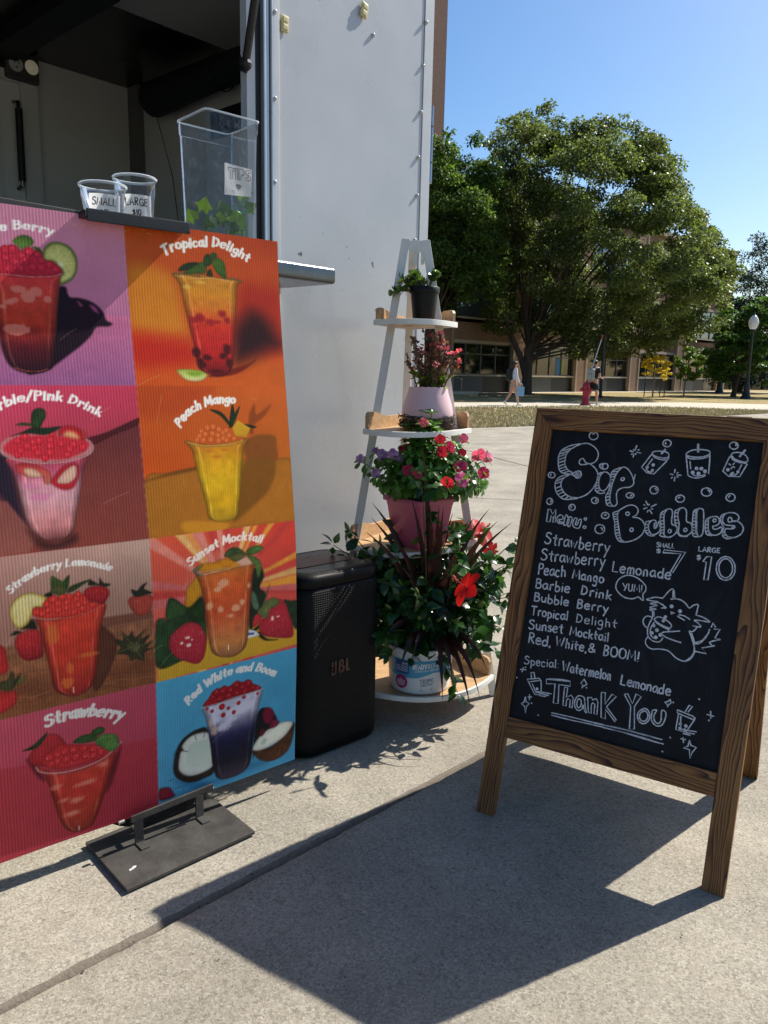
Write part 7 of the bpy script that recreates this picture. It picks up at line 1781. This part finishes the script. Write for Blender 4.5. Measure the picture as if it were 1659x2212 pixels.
# ================================================================ STREET FURNITURE
M_POST = pm('black_lamp_post', '26282a', .5, .2)
t = NT('lamp_globe'); t.set(Roughness=.2, Transmission_Weight=.35, IOR=1.2); t.base(t.ramp(t.noise(t.coord(), 8).outputs[0], [(.3, 'e4e8ec'), (.7, 'f8fafc')])); M_GLOBE = t.m
def lamp(loc, h, label, s=1.0):
    o = empty('street_lamp', loc, 0, label, 'street lamp', 'globe street lamps')
    hp = h - .95 * s
    MB().lathe([(.30 * s, 0), (.30 * s, .12), (.22 * s, .2), (.17 * s, .5), (.15 * s, .75), (.10 * s, .95), (.085 * s, 1.2), (.07 * s, hp - .3), (.095 * s, hp - .28), (.06 * s, hp - .2), (.09 * s, hp - .05), (.16 * s, hp), (.16 * s, hp + .05), (.001, hp + .05)], 16).build('lamp_post', M_POST, o, smooth=50)
    MB().lathe([(.13, 0), (.20, .1), (.265, .28), (.27, .42), (.22, .6), (.13, .72), (.07, .78), (.001, .8)], 20, 0, (0, 0, hp + .05), s, s).build('globe', M_GLOBE, o, smooth=60)
    MB().lathe([(.07, .76), (.075, .8), (.03, .84), (.02, .93), (.001, .96)], 12, 0, (0, 0, hp + .05), s, s).build('finial', M_POST, o, smooth=60); return o
lamp((20.4, 44.2, 0), 4.75, 'black street lamp with a white acorn globe on the lawn at far right')
lamp((25.0, 58.6, 0), 6.0, 'distant street lamp with pale globe seen beside the right end of the building', 1.0)
tl_ = empty('area_light', (11.1, 40.4, 0), 0, 'tall black pole light with a single side arm standing in front of the big elm', 'pole light')
MB().lathe([(.16, 0), (.16, .1), (.09, .14), (.075, 3), (.07, 6.2), (.09, 6.25), (.09, 6.5), (.02, 6.6), (.001, 6.7)], 12).build('pole', M_POST, tl_, smooth=50)
ar = MB().tube(catmull([(0, 0, 6.35), (.4, 0, 6.6), (.85, 0, 6.62), (1.0, 0, 6.5)], sub=5), .025, 8).build('arm', M_POST, tl_, smooth=60)
MB().lathe([(.03, .12), (.06, .08), (.2, .0), (.24, -.09), (.22, -.1), (.001, -.1)], 16, 0, (1.0, 0, 6.4)).build('lamp_head', M_POST, tl_, smooth=50)
# fire hydrant
hy = empty('fire_hydrant', (7.8, 30.45, 0), R(10), 'red fire hydrant with a tall thin marker rod beside the path', 'hydrant')
M_HYD = pm('hydrant_red', '9c1f2c', .45, var=.15, vscale=10)
MB().lathe([(.21, 0), (.21, .05), (.16, .07), (.155, .12), (.135, .14), (.13, .55), (.155, .56), (.155, .60), (.14, .62), (.15, .68), (.14, .78), (.11, .86), (.06, .91), (.035, .92), (.035, .98), (.001, .985)], 20).build('barrel', M_HYD, hy, smooth=45)
for a, r_, l_ in ((0, .06, .22), (180, .06, .22), (270, .08, .24)):
    MB().at(Matrix.Translation((0, 0, .62 if a != 270 else .58)) @ Matrix.Rotation(R(a), 4, 'Z') @ Matrix.Rotation(R(90), 4, 'Y')).lathe([(r_ * .9, .08), (r_ * .9, l_ - .06), (r_ * 1.2, l_ - .05), (r_ * 1.2, l_), (.03, l_ + .01), (.03, l_ + .04), (.001, l_ + .04)], 12).build('nozzle', M_HYD, hy, smooth=45)
rod = MB().tube([(.05, 0, .85), (.25, 0, 1.7), (.52, .05, 2.6)], .016, 6).build('marker_rod', pm('marker_white', 'b8babc', .5), hy); MB().tube([(.50, .05, 2.53), (.55, .05, 2.72)], .024, 6).build('rod_tip', pm('marker_red', '9a4030', .5), rod)
# ================================================================ PEOPLE
def skin_body(name, J, E, root, mat, parent, sub=2):
    me = bpy.data.meshes.new(name); names = list(J); me.from_pydata([J[k][0] for k in names], [(names.index(a), names.index(b)) for a, b in E], []); me.materials.append(mat)
    o = bpy.data.objects.new(name, me); col.objects.link(o); o.parent = parent
    sk = o.modifiers.new('skin', 'SKIN'); sk.use_smooth_shade = True
    for i, k in enumerate(names):
        v = me.skin_vertices[0].data[i]; r = J[k][1]; v.radius = r if isinstance(r, tuple) else (r, r); v.use_root = k == root
    ss = o.modifiers.new('sub', 'SUBSURF'); ss.levels = ss.render_levels = sub; return o
M_SKIN = pm('skin', 'b98a70', .55, var=.05)
def person(loc, rz, H, label, skin_c, top_m, short_m, hair_m, hair_long, arms, stride, pack_m, sock=None):
    """walks along +x; arms = (left hand, right hand) positions relative to H"""
    o = empty('person', loc, rz, label, 'person'); h = H
    J = {'pelvis': ((0, 0, .53 * h), (.075 * h, .085 * h)), 'waist': ((.0, 0, .61 * h), (.065 * h, .078 * h)), 'chest': ((.01 * h, 0, .73 * h), (.068 * h, .095 * h)), 'neckb': ((.005 * h, 0, .82 * h), (.04 * h, .05 * h)), 'neck': ((.012 * h, 0, .855 * h), .030 * h), 'head': ((.028 * h, 0, .905 * h), (.055 * h, .045 * h)), 'crown': ((.022 * h, 0, .965 * h), (.050 * h, .043 * h))}
    E = [('pelvis', 'waist'), ('waist', 'chest'), ('chest', 'neckb'), ('neckb', 'neck'), ('neck', 'head'), ('head', 'crown')]
    for s, nm in ((1, 'l'), (-1, 'r')):
        fx, kx, kz, fz = stride[0 if s > 0 else 1]
        J['hip' + nm] = ((0, s * .052 * h, .49 * h), .055 * h); J['knee' + nm] = ((kx * h, s * .055 * h, kz * h), .034 * h); J['calf' + nm] = (((kx * .6 + fx * .4) * h, s * .056 * h, (kz * .62 + fz * .38) * h), .033 * h); J['ankle' + nm] = ((fx * h, s * .055 * h, fz * h), .020 * h)
        E += [('pelvis', 'hip' + nm), ('hip' + nm, 'knee' + nm), ('knee' + nm, 'calf' + nm), ('calf' + nm, 'ankle' + nm)]
        hx, hz, ex, ez = arms[0 if s > 0 else 1]
        J['sh' + nm] = ((0, s * .105 * h, .80 * h), .035 * h); J['el' + nm] = ((ex * h, s * .135 * h, ez * h), .024 * h); J['wr' + nm] = ((hx * h, s * .13 * h, hz * h), .016 * h); J['hand' + nm] = (((hx + (hx - ex) * .22) * h, s * .128 * h, (hz + (hz - ez) * .22) * h), (.012 * h, .02 * h)); J['fing' + nm] = (((hx + (hx - ex) * .42) * h, s * .126 * h, (hz + (hz - ez) * .42) * h), (.008 * h, .016 * h))
        E += [('neckb', 'sh' + nm), ('sh' + nm, 'el' + nm), ('el' + nm, 'wr' + nm), ('wr' + nm, 'hand' + nm), ('hand' + nm, 'fing' + nm)]
    body = skin_body('body', J, E, 'pelvis', skin_c, o)
    g = lambda k, f: (J[k][0], tuple(x * f for x in J[k][1]) if isinstance(J[k][1], tuple) else J[k][1] * f)
    mid = lambda a, b, t, f: (tuple(np.array(J[a][0]) * (1 - t) + np.array(J[b][0]) * t), (J[a][1] if not isinstance(J[a][1], tuple) else J[a][1][0]) * f)
    S = {'pelvis': g('pelvis', 1.12), 'waist': g('waist', 1.22), 'chest': g('chest', 1.15), 'neckb': g('neckb', 1.12)}; SE = [('pelvis', 'waist'), ('waist', 'chest'), ('chest', 'neckb')]
    for nm in 'lr':
        S['sh' + nm] = g('sh' + nm, 1.25); S['sl' + nm] = mid('sh' + nm, 'el' + nm, .95 if hair_long else .6, 1.15); SE += [('neckb', 'sh' + nm), ('sh' + nm, 'sl' + nm)]
        if hair_long: S['cu' + nm] = mid('el' + nm, 'wr' + nm, .9, 1.15); SE.append(('sl' + nm, 'cu' + nm))
    skin_body('shirt', S, SE, 'pelvis', top_m, o)
    Q = {'waist': (tuple(np.array(J['pelvis'][0]) + [0, 0, .02 * h]), (.08 * h, .088 * h)), 'pelvis': g('pelvis', 1.15)}; QE = [('waist', 'pelvis')]
    for nm in 'lr': Q['hip' + nm] = g('hip' + nm, 1.2); Q['th' + nm] = mid('hip' + nm, 'knee' + nm, .45 if hair_long else .75, 1.18); QE += [('pelvis', 'hip' + nm), ('hip' + nm, 'th' + nm)]
    skin_body('shorts', Q, QE, 'pelvis', short_m, o)
    hb = MB()
    hb.ball((.005 * h, 0, .948 * h), .062 * h, 14, 8, sc=(1.05, .88, .85))
    if hair_long: hb.tube([(-.02 * h, 0, .96 * h), (-.055 * h, 0, .88 * h), (-.075 * h, 0, .80 * h), (-.085 * h, 0, .70 * h)], [.055 * h, .06 * h, .055 * h, .02 * h], 10)
    hb.build('hair', hair_m, o, smooth=60)
    fc = MB(); [fc.ball((.078 * h, s * .018 * h, .913 * h), .006 * h, 6, 4) for s in (1, -1)]; fc.build('eye', M_BLK, o)
    MB().ball((.086 * h, 0, .897 * h), .010 * h, 8, 5, sc=(1, .7, 1.3)).build('nose', skin_c, o, smooth=60)
    for s, nm in ((1, 'l'), (-1, 'r')):
        a = J['ankle' + nm][0]; up_ = stride[0 if s > 0 else 1][3] > .06; m = Matrix.Translation((a[0], a[1], a[2])) @ Matrix.Rotation(R(38 if up_ else 0), 4, 'Y')
        MB().at(m).lathe([(.001, -.042 * h), (.026 * h, -.040 * h), (.030 * h, -.025 * h), (.026 * h, .0), (.018 * h, .012 * h)], 10, 0, (.0, 0, 0), 1, 1).box(-.02 * h, .085 * h, -.024 * h, .024 * h, -.042 * h, -.016 * h).build('shoe', pm('white_shoe', 'c8c8ca', .6, var=.05), o, bevel=.008)
    return o, J
def backpack(name, loc, rz, s, mat, label, J=None):
    o = empty(name, loc, rz, label, 'backpack')
    MB().box(-.17 * s, 0, -.15 * s, .15 * s, -.22 * s, .22 * s).build('pack_body', mat, o, bevel=.05 * s, seg=3); MB().box(-.215 * s, -.165 * s, -.11 * s, .11 * s, -.18 * s, .02 * s).build('front_pocket', mat, o, bevel=.02 * s)
    for y in (-.1, .1): MB().tube(catmull([(-.01, y * s, .2 * s), (.1 * s, y * s, .26 * s), (.2 * s, y * 1.1 * s, .12 * s), (.16 * s, y * 1.3 * s, -.08 * s), (-.01, y * 1.2 * s, -.16 * s)], sub=4), .018 * s, 6).build('shoulder_strap', mat, o, smooth=60)
    return o
M_WSH = pm('white_shirt', 'c6c8d4', .8, var=.05); M_BEI = pm('beige_shorts', '9a8876', .85, var=.08); M_BHAIR = pm('brown_hair', '2c1d17', .6, var=.3, vscale=40); M_BTEE = pm('black_tee', '121318', .85, var=.1); M_BSH = pm('charcoal_shorts', '1d1d20', .85); M_DHAIR = pm('dark_hair', '120f0f', .6)
P1, J1 = person((4.72, 29.0, .012), R(8), 1.63, 'woman with long brown hair in a white top and shorts walking past the elm trunk', M_SKIN, M_WSH, M_BEI, M_BHAIR, True, ((.07, .50, .0, .64), (.10, .49, .02, .63)), ((-.17, -.05, .27, .085), (.11, .06, .27, .045)), None)
backpack('backpack', (4.72 - .10, 29.0 - .01, 1.13), R(8), .95, pm('black_pack', '101015', .7, var=.3, vscale=20), 'black backpack on the back of the woman with long brown hair')
bg_ = empty('shopping_bag', (4.72 + .235, 29.0 - .19, .36), R(8), 'pale blue paper carrier bag held by the walking woman', 'bag')
MB().box(-.13, .13, -.05, .05, 0, .34).build('bag_body', pm('pale_blue_paper', '7fa4c4', .7, var=.06), bg_, bevel=.006)
mb = MB(); [mb.tube(catmull([(-.06, y, .33), (-.05, y, .43), (.0, y * .3, .475), (.05, y, .43), (.06, y, .33)], sub=4), .006, 5) for y in (-.04, .04)]; mb.build('handle', pm('cord_white', 'b0b4bc', .7), bg_)
P2, J2 = person((8.12, 30.6, .012), R(35), 1.76, 'dark haired man in a black t-shirt and shorts walking behind the red hydrant', M_SKIN, M_BTEE, M_BSH, M_DHAIR, False, ((.13, .62, .02, .64), (.12, .60, .03, .63)), ((-.13, -.04, .27, .07), (.08, .05, .27, .045)), None)
backpack('backpack', (8.12 - .10, 30.6 - .07, 1.20), R(35), 1.05, pm('pale_grey_pack', '8f9088', .7, var=.2, vscale=8), 'pale grey backpack on the back of the man in black')
